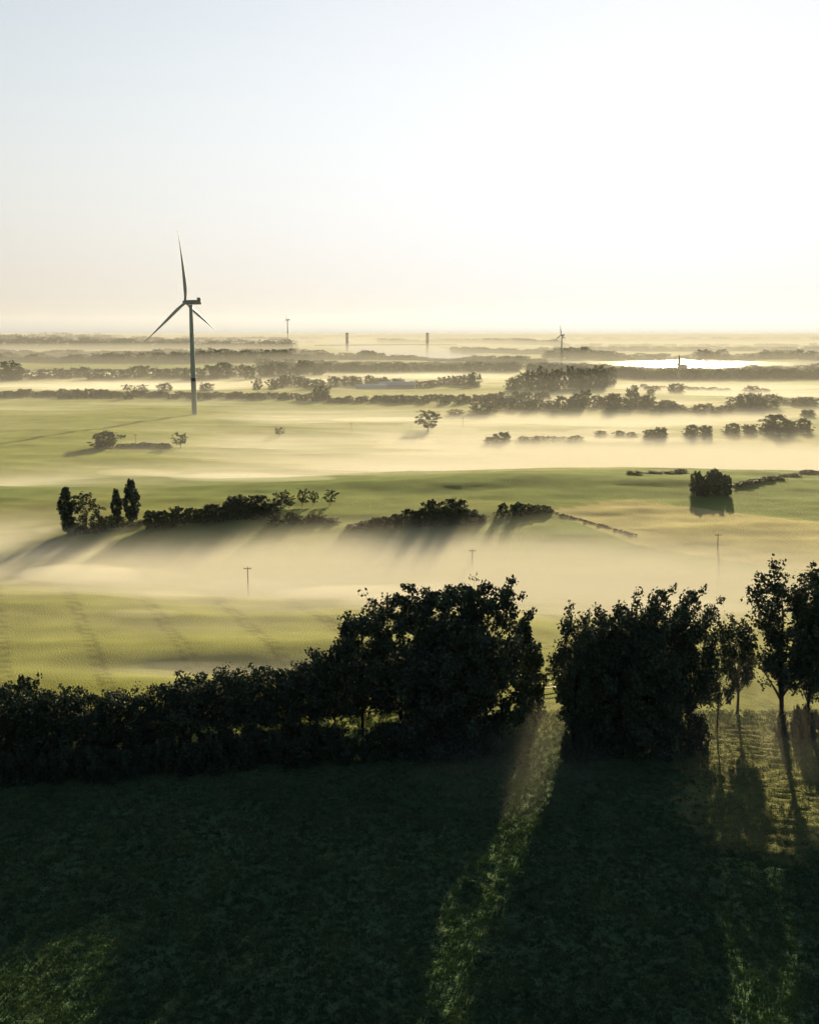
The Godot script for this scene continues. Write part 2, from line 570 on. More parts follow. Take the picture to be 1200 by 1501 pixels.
const TREES := [
	["hedgerow_tree", "hedge", "hedgerow tree cut off by the left edge", "tree", "dark hedgerow trees along the near field", [[-71.2, -157.5, 15.4, 9.5]]],
	["hedgerow_tree", "hedge", "dark hedgerow tree at the left frame edge", "tree", "dark hedgerow trees along the near field", [[-66.7, -158.8, 15.2, 8.7]]],
	["hedgerow_tree", "hedge", "third low tree of the dark hedgerow from the left edge", "tree", "dark hedgerow trees along the near field", [[-61.9, -159.5, 14.5, 9.2]]],
	["hedgerow_tree", "hedge", "low round tree below the dewy field in the left hedgerow", "tree", "dark hedgerow trees along the near field", [[-56.9, -160.8, 14.5, 9.9]]],
	["hedgerow_tree", "hedge", "hedgerow tree with flat crown between two rounder neighbours at left", "tree", "dark hedgerow trees along the near field", [[-52, -162.2, 13.2, 8.7]]],
	["hedgerow_tree", "hedge", "dark hedgerow tree at the lowest dip of the left treetops", "tree", "dark hedgerow trees along the near field", [[-47.2, -163.5, 13, 9.6]]],
	["hedgerow_tree", "hedge", "hedgerow tree just left of the first tall hump of the treetops", "tree", "dark hedgerow trees along the near field", [[-41.9, -164.5, 13.6, 9]]],
	["hedgerow_tree", "hedge", "tall round hump of the left hedgerow", "tree", "dark hedgerow trees along the near field", [[-37, -165.2, 15.2, 11.8]]],
	["hedgerow_tree", "hedge", "hedgerow tree right of the tall round hump", "tree", "dark hedgerow trees along the near field", [[-31.9, -166.4, 15.3, 10.5]]],
	["hedgerow_tree", "hedge", "airy hedgerow tree in the middle of the left row, light showing between stems", "tree", "dark hedgerow trees along the near field", [[-26.8, -167.3, 15.8, 11]]],
	["hedgerow_tree", "hedge", "see-through hedgerow tree with pale gaps under its crown", "tree", "dark hedgerow trees along the near field", [[-22, -168.8, 14.8, 10.4]]],
	["hedgerow_tree", "hedge", "last but one hedgerow tree before the big tree clump", "tree", "dark hedgerow trees along the near field", [[-17.3, -169.9, 15.9, 10.7]]],
	["hedgerow_tree", "hedge", "hedgerow tree leaning against the big tree clump", "tree", "dark hedgerow trees along the near field", [[-13, -170.8, 18.5, 10.8]]],
	["field_tree", "copse", "paler round tree rising behind the left end of the hedgerow", "tree", "", [[-70.6, -178.8, 10.5, 6.7]]],
	["undergrowth_shrub", "shrub", "dark shrub at the foot of the left hedgerow, first from the left", "shrub", "shrubs under the left hedgerow", [[-64.4, -153.4, 6.8, 5]]],
	["undergrowth_shrub", "shrub", "dark shrub at the foot of the left hedgerow, second from the left", "shrub", "shrubs under the left hedgerow", [[-61.6, -155.6, 7.1, 4.3]]],
	["undergrowth_shrub", "shrub", "dark shrub at the foot of the left hedgerow, third from the left", "shrub", "shrubs under the left hedgerow", [[-58.9, -154.9, 5.6, 4.8]]],
	["undergrowth_shrub", "shrub", "dark shrub at the foot of the left hedgerow, fourth from the left", "shrub", "shrubs under the left hedgerow", [[-55.8, -155, 6.8, 4.9]]],
	["undergrowth_shrub", "shrub", "dark shrub at the foot of the left hedgerow, fifth from the left", "shrub", "shrubs under the left hedgerow", [[-53.6, -157.6, 6, 5.1]]],
	["undergrowth_shrub", "shrub", "dark shrub at the foot of the left hedgerow, sixth from the left", "shrub", "shrubs under the left hedgerow", [[-50.8, -155.6, 6.9, 5.3]]],
	["undergrowth_shrub", "shrub", "dark shrub at the foot of the left hedgerow, seventh from the left", "shrub", "shrubs under the left hedgerow", [[-47.6, -155.9, 6, 5.5]]],
	["undergrowth_shrub", "shrub", "dark shrub at the foot of the left hedgerow, eighth from the left", "shrub", "shrubs under the left hedgerow", [[-45.3, -156.3, 5.8, 4.1]]],
	["undergrowth_shrub", "shrub", "dark shrub at the foot of the left hedgerow, ninth from the left", "shrub", "shrubs under the left hedgerow", [[-42.6, -158.3, 5.7, 4.5]]],
	["undergrowth_shrub", "shrub", "dark shrub at the foot of the left hedgerow, tenth from the left", "shrub", "shrubs under the left hedgerow", [[-40, -159.2, 6.6, 5.1]]],
	["undergrowth_shrub", "shrub", "dark shrub at the foot of the left hedgerow, eleventh from the left", "shrub", "shrubs under the left hedgerow", [[-35.8, -158, 6.1, 6]]],
	["undergrowth_shrub", "shrub", "dark shrub at the foot of the left hedgerow, twelfth from the left", "shrub", "shrubs under the left hedgerow", [[-32.7, -158.9, 6.8, 5.8]]],
	["undergrowth_shrub", "shrub", "dark shrub at the foot of the left hedgerow, thirteenth from the left", "shrub", "shrubs under the left hedgerow", [[-30.3, -161.5, 6.1, 5.2]]],
	["undergrowth_shrub", "shrub", "dark shrub at the foot of the left hedgerow, fourteenth from the left", "shrub", "shrubs under the left hedgerow", [[-27.2, -159.8, 7, 4.1]]],
	["undergrowth_shrub", "shrub", "dark shrub at the foot of the left hedgerow, fifteenth from the left", "shrub", "shrubs under the left hedgerow", [[-25.2, -162.6, 6.5, 5.6]]],
	["undergrowth_shrub", "shrub", "dark shrub at the foot of the left hedgerow, sixteenth from the left", "shrub", "shrubs under the left hedgerow", [[-21.9, -161.7, 7, 5.5]]],
	["undergrowth_shrub", "shrub", "dark shrub at the foot of the left hedgerow, seventeenth from the left", "shrub", "shrubs under the left hedgerow", [[-18.5, -161.4, 5.5, 6.1]]],
	["undergrowth_shrub", "shrub", "dark shrub at the foot of the left hedgerow, eighteenth from the left", "shrub", "shrubs under the left hedgerow", [[-16.7, -162.9, 6.8, 4.4]]],
	["undergrowth_shrub", "shrub", "dark shrub at the foot of the left hedgerow, nineteenth from the left", "shrub", "shrubs under the left hedgerow", [[-14, -164.8, 6.1, 5.9]]],
	["undergrowth_shrub", "shrub", "dark shrub at the foot of the left hedgerow, twentieth from the left", "shrub", "shrubs under the left hedgerow", [[-10.6, -162.7, 5.5, 5]]],
	["undergrowth_shrub", "shrub", "dark shrub at the foot of the left hedgerow, last from the left", "shrub", "shrubs under the left hedgerow", [[-7.4, -164, 6.1, 5.4]]],
	["undergrowth_shrub", "shrub", "dark shrub between the stems of the left hedgerow, first from the left", "shrub", "shrubs between the hedgerow stems", [[-65.2, -157.7, 6.7, 4.5]]],
	["undergrowth_shrub", "shrub", "dark shrub between the stems of the left hedgerow, second from the left", "shrub", "shrubs between the hedgerow stems", [[-63, -157.7, 6.1, 4]]],
	["undergrowth_shrub", "shrub", "dark shrub between the stems of the left hedgerow, third from the left", "shrub", "shrubs between the hedgerow stems", [[-61.1, -159.8, 6.7, 5.4]]],
	["undergrowth_shrub", "shrub", "dark shrub between the stems of the left hedgerow, fourth from the left", "shrub", "shrubs between the hedgerow stems", [[-58.6, -158.9, 6.5, 4.8]]],
	["undergrowth_shrub", "shrub", "dark shrub between the stems of the left hedgerow, fifth from the left", "shrub", "shrubs between the hedgerow stems", [[-57.2, -161, 6.3, 5.6]]],
	["undergrowth_shrub", "shrub", "dark shrub between the stems of the left hedgerow, sixth from the left", "shrub", "shrubs between the hedgerow stems", [[-52.9, -160.5, 6.9, 4.7]]],
	["undergrowth_shrub", "shrub", "dark shrub between the stems of the left hedgerow, seventh from the left", "shrub", "shrubs between the hedgerow stems", [[-50.7, -161.5, 6.7, 4.7]]],
	["undergrowth_shrub", "shrub", "dark shrub between the stems of the left hedgerow, eighth from the left", "shrub", "shrubs between the hedgerow stems", [[-48.6, -163.2, 6, 5.8]]],
	["undergrowth_shrub", "shrub", "dark shrub between the stems of the left hedgerow, ninth from the left", "shrub", "shrubs between the hedgerow stems", [[-46, -160.8, 6.8, 4.4]]],
	["undergrowth_shrub", "shrub", "dark shrub between the stems of the left hedgerow, tenth from the left", "shrub", "shrubs between the hedgerow stems", [[-44, -163.8, 6.1, 4.9]]],
	["undergrowth_shrub", "shrub", "dark shrub between the stems of the left hedgerow, eleventh from the left", "shrub", "shrubs between the hedgerow stems", [[-40.4, -161.7, 6.5, 4.8]]],
	["undergrowth_shrub", "shrub", "dark shrub between the stems of the left hedgerow, twelfth from the left", "shrub", "shrubs between the hedgerow stems", [[-37.9, -163.7, 5.8, 4.4]]],
	["undergrowth_shrub", "shrub", "dark shrub between the stems of the left hedgerow, thirteenth from the left", "shrub", "shrubs between the hedgerow stems", [[-34.1, -163.1, 6.7, 4.5]]],
	["undergrowth_shrub", "shrub", "dark shrub between the stems of the left hedgerow, fourteenth from the left", "shrub", "shrubs between the hedgerow stems", [[-31.8, -164, 5.8, 4.9]]],
	["undergrowth_shrub", "shrub", "dark shrub between the stems of the left hedgerow, fifteenth from the left", "shrub", "shrubs between the hedgerow stems", [[-30.3, -164, 6.5, 4.9]]],
	["undergrowth_shrub", "shrub", "dark shrub between the stems of the left hedgerow, sixteenth from the left", "shrub", "shrubs between the hedgerow stems", [[-27, -165.8, 6.3, 4.5]]],
	["undergrowth_shrub", "shrub", "dark shrub between the stems of the left hedgerow, seventeenth from the left", "shrub", "shrubs between the hedgerow stems", [[-24.7, -164.8, 5.5, 5.1]]],
	["undergrowth_shrub", "shrub", "dark shrub between the stems of the left hedgerow, eighteenth from the left", "shrub", "shrubs between the hedgerow stems", [[-22, -167.7, 5.5, 6.2]]],
	["undergrowth_shrub", "shrub", "dark shrub between the stems of the left hedgerow, nineteenth from the left", "shrub", "shrubs between the hedgerow stems", [[-19.6, -168.4, 5.9, 4.7]]],
	["undergrowth_shrub", "shrub", "dark shrub between the stems of the left hedgerow, twentieth from the left", "shrub", "shrubs between the hedgerow stems", [[-16.7, -168.9, 5.8, 4.3]]],
	["undergrowth_shrub", "shrub", "dark shrub between the stems of the left hedgerow, last from the left", "shrub", "shrubs between the hedgerow stems", [[-13, -167.2, 5.7, 6.3]]],
	["tall_tree", "broad", "leftmost ragged tree of the big clump with outreaching left branches", "tree", "tall trees of the left clump", [[-8.2, -171.7, 25, 15.3]]],
	["tall_tree", "broad", "tall broad tree second from left in the big clump", "tree", "tall trees of the left clump", [[-1.5, -172.3, 27.9, 17.7]]],
	["tall_tree", "broad", "highest broad crown at the middle of the big clump", "tree", "tall trees of the left clump", [[6, -172.1, 30.1, 19.4]]],
	["tall_tree", "broad", "high broad crown at the right of the big clump", "tree", "tall trees of the left clump", [[13.3, -171.7, 30.4, 16.5]]],
	["dense_tree", "dense", "dense black tree mass in front of the big clump, middle", "tree", "dense trees before the clumps", [[4.3, -168.4, 20.9, 16.1]]],
	["dense_tree", "dense", "dense black tree at the right flank of the big clump", "tree", "dense trees before the clumps", [[9.4, -167.6, 24.3, 14.9]]],
	["slim_tree", "column", "slim pale-lit tree behind the right flank of the big clump", "tree", "", [[22.3, -190.1, 18.5, 5.5]]],
	["small_tree", "copse", "small tree at the left side of the gap by the gate", "tree", "", [[23.1, -184.7, 13.3, 5.8]]],
	["poplar_tree", "upright", "leafy poplar at the left flank of the right clump beside the gap", "tree", "tall trees of the right clump", [[27.9, -165.1, 27.4, 9.5]]],
	["poplar_tree", "upright", "second poplar of the right clump from the gap", "tree", "tall trees of the right clump", [[33.5, -172.7, 25.8, 10.4]]],
	["poplar_tree", "upright", "poplar in the middle of the right clump", "tree", "tall trees of the right clump", [[38.7, -172.2, 27.9, 10.8]]],
	["poplar_tree", "upright", "tallest pointed poplar of the right clump", "tree", "tall trees of the right clump", [[44, -172, 28.7, 10.6]]],
	["poplar_tree", "upright", "airy poplar at the right end of the right clump", "tree", "tall trees of the right clump", [[49.6, -173.1, 28.3, 10.1]]],
	["dense_tree", "dense", "dense black tree before the right clump beside the gap", "tree", "dense trees before the clumps", [[33.6, -169.6, 21.1, 11.6]]],
	["dense_tree", "dense", "dense black tree before the middle of the right clump", "tree", "dense trees before the clumps", [[39.5, -167.6, 22.3, 14.9]]],
	["slim_tree", "sparse", "pale slim tree in the light beam right of the right clump", "tree", "", [[61.8, -184.3, 21.2, 7.6]]],
	["small_tree", "airy", "small tree between the right clump and the pale slim tree", "tree", "", [[55.5, -176, 18.2, 7.2]]],
	["poplar_tree", "sparse", "open forked poplar with a branch reaching left near right edge", "tree", "tall open poplars at the right edge", [[66.3, -174.5, 33.4, 13.9]]],
	["poplar_tree", "sparse", "open poplar right of the forked poplar, lower crown", "tree", "tall open poplars at the right edge", [[70.3, -172.6, 32.4, 9.9]]],
	["poplar_tree", "sparse", "tall open poplar cut by the right edge", "tree", "tall open poplars at the right edge", [[75.1, -174.4, 34.2, 13.9]]],
	["undergrowth_shrub", "shrub", "shrub at the foot of the poplar beside the gap, first from the left", "shrub", "shrubs beside the gap", [[26.3, -162.2, 6.5, 2.3]]],
	["undergrowth_shrub", "shrub", "shrub at the foot of the poplar beside the gap, last from the left", "shrub", "shrubs beside the gap", [[28.9, -163.8, 5.8, 2.7]]],
	["undergrowth_shrub", "shrub", "dark shrub in the undergrowth below the right clump, first from the left", "shrub", "shrubs under the right clump", [[29, -165, 6.6, 6.2]]],
	["undergrowth_shrub", "shrub", "dark shrub in the undergrowth below the right clump, second from the left", "shrub", "shrubs under the right clump", [[32.7, -165.9, 7, 4.7]]],
	["undergrowth_shrub", "shrub", "dark shrub in the undergrowth below the right clump, third from the left", "shrub", "shrubs under the right clump", [[36.3, -165.1, 6, 4.3]]],
	["undergrowth_shrub", "shrub", "dark shrub in the undergrowth below the right clump, fourth from the left", "shrub", "shrubs under the right clump", [[39.6, -168.1, 6.2, 5]]],
	["undergrowth_shrub", "shrub", "dark shrub in the undergrowth below the right clump, fifth from the left", "shrub", "shrubs under the right clump", [[43.4, -166.6, 7, 4.3]]],
	["undergrowth_shrub", "shrub", "dark shrub in the undergrowth below the right clump, sixth from the left", "shrub", "shrubs under the right clump", [[45.1, -168.1, 7.6, 6.8]]],
	["undergrowth_shrub", "shrub", "dark shrub in the undergrowth below the right clump, last from the left", "shrub", "shrubs under the right clump", [[49.1, -166.9, 7.7, 5.1]]],
	["undergrowth_shrub", "shrub", "dark shrub under the open poplars at the right edge, first from the left", "shrub", "shrubs under the right edge poplars", [[66.5, -174, 5.6, 2.3]]],
	["undergrowth_shrub", "shrub", "dark shrub under the open poplars at the right edge, second from the left", "shrub", "shrubs under the right edge poplars", [[68.6, -173.1, 6.9, 2.5]]],
	["undergrowth_shrub", "shrub", "dark shrub under the open poplars at the right edge, third from the left", "shrub", "shrubs under the right edge poplars", [[70.1, -173, 7.3, 2.9]]],
	["undergrowth_shrub", "shrub", "dark shrub under the open poplars at the right edge, last from the left", "shrub", "shrubs under the right edge poplars", [[71.6, -171.9, 6.4, 2.5]]],
	["undergrowth_shrub", "shrub", "dark shrub at the foot of the big clump, first from the left", "shrub", "shrubs under the big clump", [[-4.3, -165.4, 6.9, 5.8]]],
	["undergrowth_shrub", "shrub", "dark shrub at the foot of the big clump, second from the left", "shrub", "shrubs under the big clump", [[-2.3, -164.6, 7.1, 5.7]]],
	["undergrowth_shrub", "shrub", "dark shrub at the foot of the big clump, third from the left", "shrub", "shrubs under the big clump", [[1.5, -163.7, 6.5, 6.9]]],
	["undergrowth_shrub", "shrub", "dark shrub at the foot of the big clump, fourth from the left", "shrub", "shrubs under the big clump", [[5.1, -165.7, 7.5, 6.7]]],
	["undergrowth_shrub", "shrub", "dark shrub at the foot of the big clump, fifth from the left", "shrub", "shrubs under the big clump", [[9.8, -164.8, 6.3, 6.5]]],
	["undergrowth_shrub", "shrub", "dark shrub at the foot of the big clump, last from the left", "shrub", "shrubs under the big clump", [[12.3, -165.8, 7.5, 5]]],
	["columnar_poplar", "column", "leftmost columnar poplar of the three in the mist", "tree", "columnar poplars in the mist", [[-126.3, -373.6, 16.4, 6.1]]],
	["columnar_poplar", "column", "thinnest columnar poplar between the other two", "tree", "columnar poplars in the mist", [[-112.4, -388.4, 13.4, 4]]],
	["columnar_poplar", "column", "tallest columnar poplar of the three in the mist", "tree", "columnar poplars in the mist", [[-104.9, -382.2, 17.9, 6]]],
	["field_tree", "airy", "see-through round tree beside the leftmost columnar poplar", "tree", "", [[-119.8, -375, 14.6, 11.8]]],
	["farm_bush", "far_bush", "bush between the columnar poplars, first from the left", "bush", "bushes between the columnar poplars", [[-124.4, -374.3, 2.5, 5.6]]],
	["farm_bush", "far_bush", "bush between the columnar poplars, second from the left", "bush", "bushes between the columnar poplars", [[-120.7, -371.5, 3.5, 5.5]]],
	["farm_bush", "far_bush", "bush between the columnar poplars, third from the left", "bush", "bushes between the columnar poplars", [[-116.4, -371.4, 3.7, 5.4]]],
	["farm_bush", "far_bush", "bush between the columnar poplars, fourth from the left", "bush", "bushes between the columnar poplars", [[-114.3, -373.9, 5, 4]]],
	["farm_bush", "far_bush", "bush between the columnar poplars, fifth from the left", "bush", "bushes between the columnar poplars", [[-112.2, -377.1, 4.5, 5]]],
	["farm_bush", "far_bush", "bush between the columnar poplars, sixth from the left", "bush", "bushes between the columnar poplars", [[-108.6, -377.8, 4.4, 5.1]]],
	["farm_bush", "far_bush", "bush between the columnar poplars, seventh from the left", "bush", "bushes between the columnar poplars", [[-104.7, -378.2, 3.4, 4.5]]],
	["farm_bush", "far_bush", "bush between the columnar poplars, last from the left", "bush", "bushes between the columnar poplars", [[-101.2, -380.7, 2.6, 4.7]]],
	["hedge_bush", "copse", "bush of the misty hedge right of the columnar poplars, first from the left", "bush", "bushes of the long misty hedge", [[-95.9, -376.6, 7.1, 7.3]]],
	["hedge_bush", "copse", "bush of the misty hedge right of the columnar poplars, second from the left", "bush", "bushes of the long misty hedge", [[-92, -377.8, 6.8, 5.7]]],
	["hedge_bush", "copse", "bush of the misty hedge right of the columnar poplars, third from the left", "bush", "bushes of the long misty hedge", [[-89.6, -377.3, 6.3, 6.6]]],
	["hedge_bush", "copse", "bush of the misty hedge right of the columnar poplars, fourth from the left", "bush", "bushes of the long misty hedge", [[-86.8, -381.6, 7.7, 7.1]]],
	["hedge_bush", "copse", "bush of the misty hedge right of the columnar poplars, fifth from the left", "bush", "bushes of the long misty hedge", [[-82, -382.1, 7.1, 6.2]]],
	["hedge_bush", "copse", "bush of the misty hedge right of the columnar poplars, sixth from the left", "bush", "bushes of the long misty hedge", [[-78.4, -382.2, 6.8, 6.1]]],
	["hedge_bush", "copse", "bush of the misty hedge right of the columnar poplars, seventh from the left", "bush", "bushes of the long misty hedge", [[-76.1, -385.4, 8, 5.9]]],
	["hedge_bush", "copse", "bush of the misty hedge right of the columnar poplars, eighth from the left", "bush", "bushes of the long misty hedge", [[-72.9, -385.1, 7.9, 8.4]]],
	["hedge_bush", "copse", "bush of the misty hedge right of the columnar poplars, ninth from the left", "bush", "bushes of the long misty hedge", [[-68.6, -390.5, 8, 8]]],
	["hedge_bush", "copse", "bush of the misty hedge right of the columnar poplars, tenth from the left", "bush", "bushes of the long misty hedge", [[-64.6, -391.6, 7.9, 6.7]]],
	["hedge_bush", "copse", "bush of the misty hedge right of the columnar poplars, eleventh from the left", "bush", "bushes of the long misty hedge", [[-61.6, -392.6, 7.4, 6.2]]],
	["hedge_bush", "copse", "bush of the misty hedge right of the columnar poplars, twelfth from the left", "bush", "bushes of the long misty hedge", [[-56.5, -396.4, 6.2, 6.3]]],
	["hedge_bush", "copse", "bush of the misty hedge right of the columnar poplars, last from the left", "bush", "bushes of the long misty hedge", [[-53.7, -399.1, 6, 8.3]]],
	["hedge_tree", "copse", "round tree at the middle top of the long misty hedge", "tree", "", [[-67.1, -394.4, 10, 10.3]]],
	["hedge_tree", "copse", "round tree at the right end of the long misty hedge", "tree", "", [[-59.5, -395.3, 9.9, 8.1]]],
	["orchard_tree", "airy", "leftmost orchard tree beyond the long hedge", "tree", "small orchard trees beyond the long hedge", [[-51.7, -407.4, 9.9, 7.3]]],
	["orchard_tree", "airy", "broad second orchard tree beyond the long hedge", "tree", "small orchard trees beyond the long hedge", [[-49, -412.5, 7.5, 6.2]]],
	["orchard_tree", "airy", "tall middle orchard tree beyond the long hedge", "tree", "small orchard trees beyond the long hedge", [[-44.2, -417.3, 9.3, 5.1]]],
	["orchard_tree", "airy", "fourth orchard tree beyond the long hedge", "tree", "small orchard trees beyond the long hedge", [[-39.8, -419, 8.2, 5.2]]],
	["orchard_tree", "airy", "rightmost orchard tree beyond the long hedge", "tree", "small orchard trees beyond the long hedge", [[-32.8, -419.9, 8.3, 5.8]]],
	["hedge_bush", "far_bush", "low bush in the mist below the orchard trees, first from the left", "bush", "low bushes below the orchard", [[-51, -383.8, 4, 6.6]]],
	["hedge_bush", "far_bush", "low bush in the mist below the orchard trees, second from the left", "bush", "low bushes below the orchard", [[-45.5, -388.6, 3.8, 6.3]]],
	["hedge_bush", "far_bush", "low bush in the mist below the orchard trees, third from the left", "bush", "low bushes below the orchard", [[-43, -386.8, 3, 6.4]]],
	["hedge_bush", "far_bush", "low bush in the mist below the orchard trees, fourth from the left", "bush", "low bushes below the orchard", [[-37.7, -390.1, 2.6, 8.4]]],
	["hedge_bush", "far_bush", "low bush in the mist below the orchard trees, fifth from the left", "bush", "low bushes below the orchard", [[-34.3, -391.1, 2.3, 7.5]]],
	["hedge_bush", "far_bush", "low bush in the mist below the orchard trees, last from the left", "bush", "low bushes below the orchard", [[-31, -390, 1.6, 8.3]]],
	["hedge_bush", "copse", "bush of the hedge in the middle of the mist, first from the left", "bush", "bushes of the middle hedge", [[-21, -380.9, 1.1, 7.3]]],
	["hedge_bush", "copse", "bush of the hedge in the middle of the mist, second from the left", "bush", "bushes of the middle hedge", [[-16.4, -382.8, 1.9, 8.1]]],
	["hedge_bush", "copse", "bush of the hedge in the middle of the mist, third from the left", "bush", "bushes of the middle hedge", [[-13, -384.8, 2.9, 6.4]]],
	["hedge_bush", "copse", "bush of the hedge in the middle of the mist, fourth from the left", "bush", "bushes of the middle hedge", [[-9.5, -384, 3.3, 7.2]]],
	["hedge_bush", "copse", "bush of the hedge in the middle of the mist, fifth from the left", "bush", "bushes of the middle hedge", [[-4.7, -383.5, 4.5, 5.7]]],
	["hedge_bush", "copse", "bush of the hedge in the middle of the mist, sixth from the left", "bush", "bushes of the middle hedge", [[-0.2, -387.5, 5.7, 7.1]]],
	["hedge_bush", "copse", "bush of the hedge in the middle of the mist, seventh from the left", "bush", "bushes of the middle hedge", [[2.8, -387, 5.1, 5.9]]],
	["hedge_bush", "copse", "bush of the hedge in the middle of the mist, eighth from the left", "bush", "bushes of the middle hedge", [[6.1, -385.7, 4.8, 7.5]]],
	["hedge_bush", "copse", "bush of the hedge in the middle of the mist, ninth from the left", "bush", "bushes of the middle hedge", [[10.2, -389.2, 5.8, 5.5]]],
	["hedge_bush", "copse", "bush of the hedge in the middle of the mist, tenth from the left", "bush", "bushes of the middle hedge", [[12.9, -387.9, 5.6, 6.4]]],
	["hedge_bush", "copse", "bush of the hedge in the middle of the mist, eleventh from the left", "bush", "bushes of the middle hedge", [[16.4, -388.7, 4.9, 7.9]]],
	["hedge_bush", "copse", "bush of the hedge in the middle of the mist, twelfth from the left", "bush", "bushes of the middle hedge", [[19.2, -393.1, 5.2, 7.8]]],
	["hedge_bush", "copse", "bush of the hedge in the middle of the mist, thirteenth from the left", "bush", "bushes of the middle hedge", [[23.8, -392.8, 4.6, 7.7]]],
	["hedge_bush", "copse", "bush of the hedge in the middle of the mist, last from the left", "bush", "bushes of the middle hedge", [[27.6, -391.7, 3, 6.6]]],
	["hedge_tree", "copse", "left of two round trees in the middle hedge", "tree", "", [[8.2, -389.4, 8.7, 9.1]]],
	["hedge_tree", "copse", "right of two round trees in the middle hedge", "tree", "", [[16.9, -391.6, 9.1, 10.7]]],
	["hedge_bush", "far_bush", "bush at the near corner of the pale crop field, first from the left", "bush", "bushes by the pale crop field", [[36.7, -399.9, 5.7, 5.2]]],
	["hedge_bush", "far_bush", "bush at the near corner of the pale crop field, second from the left", "bush", "bushes by the pale crop field", [[42.4, -400.6, 5.8, 7.1]]],
	["hedge_bush", "far_bush", "bush at the near corner of the pale crop field, third from the left", "bush", "bushes by the pale crop field", [[45.8, -403.3, 4.8, 7.2]]],
	["hedge_bush", "far_bush", "bush at the near corner of the pale crop field, fourth from the left", "bush", "bushes by the pale crop field", [[49.7, -403.8, 4.4, 6.2]]],
	["hedge_bush", "far_bush", "bush at the near corner of the pale crop field, last from the left", "bush", "bushes by the pale crop field", [[54.5, -405.7, 4, 6]]],
	["low_hedge_bush", "far_bush", "low bush of the diagonal hedge beside the pale crop field", "bush", "low bushes of the diagonal hedge", [[52.4, -408.5, 2.5, 1.5], [53.5, -406.2, 2.5, 2.2], [54.9, -404, 2.5, 1.5], [55.9, -402.9, 2.5, 2.2], [57.2, -404.6, 1.5, 2.1], [58.7, -402.6, 1.5, 1.7], [59.7, -400.2, 1.4, 2], [60.8, -399.8, 1.7, 1.6], [62, -398.1, 1.4, 1.8], [63.3, -396.6, 1.4, 1.7], [64.1, -395.8, 0.9, 1.7], [65, -394.6, 1, 1.6], [66.4, -392.9, 1.1, 1.6], [67.2, -391.8, 0.9, 1.5], [67.9, -389.4, 1.1, 1.7], [69.2, -388.5, 0.8, 1.7], [69.8, -387.1, 0.7, 1.7], [70.7, -386.1, 0.6, 1.4], [72, -383.8, 0.7, 2.1], [73.4, -383.8, 0.4, 1.9], [74.3, -381.9, 0.4, 1.8], [74.7, -381.3, 0.4, 1.4], [75.3, -379.4, 0.1, 2.1], [76.6, -376.9, 0.1, 1.4], [77, -375.8, 0.1, 1.6], [78.4, -374.6, 0.1, 1.8], [79.8, -372.8, -0, 2], [80.6, -371.3, -0.3, 1.5], [81.6, -370.2, -0.3, 1.9], [83, -369.2, -0.6, 1.4]]],
	["grove_tree", "copse", "tree of the small square grove on the green rise, first from the left", "tree", "trees of the square grove", [[125.7, -445.8, 12.6, 5.2]]],
	["grove_tree", "copse", "tree of the small square grove on the green rise, second from the left", "tree", "trees of the square grove", [[125.9, -441, 11.8, 5.6]]],
	["grove_tree", "copse", "tree of the small square grove on the green rise, third from the left", "tree", "trees of the square grove", [[128.4, -440.8, 11.2, 4.4]]],
	["grove_tree", "copse", "tree of the small square grove on the green rise, fourth from the left", "tree", "trees of the square grove", [[132.2, -446.5, 12.7, 4]]],
	["grove_tree", "copse", "tree of the small square grove on the green rise, fifth from the left", "tree", "trees of the square grove", [[135.4, -451.2, 12.9, 4.3]]],
	["grove_tree", "copse", "tree of the small square grove on the green rise, sixth from the left", "tree", "trees of the square grove", [[134.9, -444, 12.4, 3.8]]],
	["grove_tree", "copse", "tree of the small square grove on the green rise, seventh from the left", "tree", "trees of the square grove", [[137.9, -448.2, 10.8, 4.7]]],
	["grove_tree", "copse", "tree of the small square grove on the green rise, last from the left", "tree", "trees of the square grove", [[138.4, -442, 11.2, 4.1]]],
	["low_hedge_bush", "far_bush", "low bush on the crest left of the square grove, first from the left", "bush", "low bushes on the crest", [[104.8, -483.4, 7.6, 4.3]]],
	["low_hedge_bush", "far_bush", "low bush on the crest left of the square grove, second from the left", "bush", "low bushes on the crest", [[108.3, -483.4, 7.6, 5.4]]],
	["low_hedge_bush", "far_bush", "low bush on the crest left of the square grove, third from the left", "bush", "low bushes on the crest", [[113.1, -489.4, 6.3, 6.2]]],
	["low_hedge_bush", "far_bush", "low bush on the crest left of the square grove, fourth from the left", "bush", "low bushes on the crest", [[116.4, -489.8, 6.8, 4.6]]],
	["low_hedge_bush", "far_bush", "low bush on the crest left of the square grove, fifth from the left", "bush", "low bushes on the crest", [[119.5, -489.8, 6.5, 5.7]]],
	["low_hedge_bush", "far_bush", "low bush on the crest left of the square grove, sixth from the left", "bush", "low bushes on the crest", [[123.5, -493.7, 6.2, 5.6]]],
	["low_hedge_bush", "far_bush", "low bush on the crest left of the square grove, seventh from the left", "bush", "low bushes on the crest", [[125.5, -491.7, 6.4, 6]]],
	["low_hedge_bush", "far_bush", "low bush on the crest left of the square grove, eighth from the left", "bush", "low bushes on the crest", [[130.4, -495.3, 6.6, 5.2]]],
	["low_hedge_bush", "far_bush", "low bush on the crest left of the square grove, last from the left", "bush", "low bushes on the crest", [[133.2, -499.6, 6.4, 6.8]]],
	["hedge_bush", "far_bush", "bush of the curved hedge right of the square grove, first from the left", "bush", "bushes of the curved hedge", [[148.5, -460, 5.2, 6.9]]],
	["hedge_bush", "far_bush", "bush of the curved hedge right of the square grove, second from the left", "bush", "bushes of the curved hedge", [[152.6, -462.6, 5.6, 7]]],
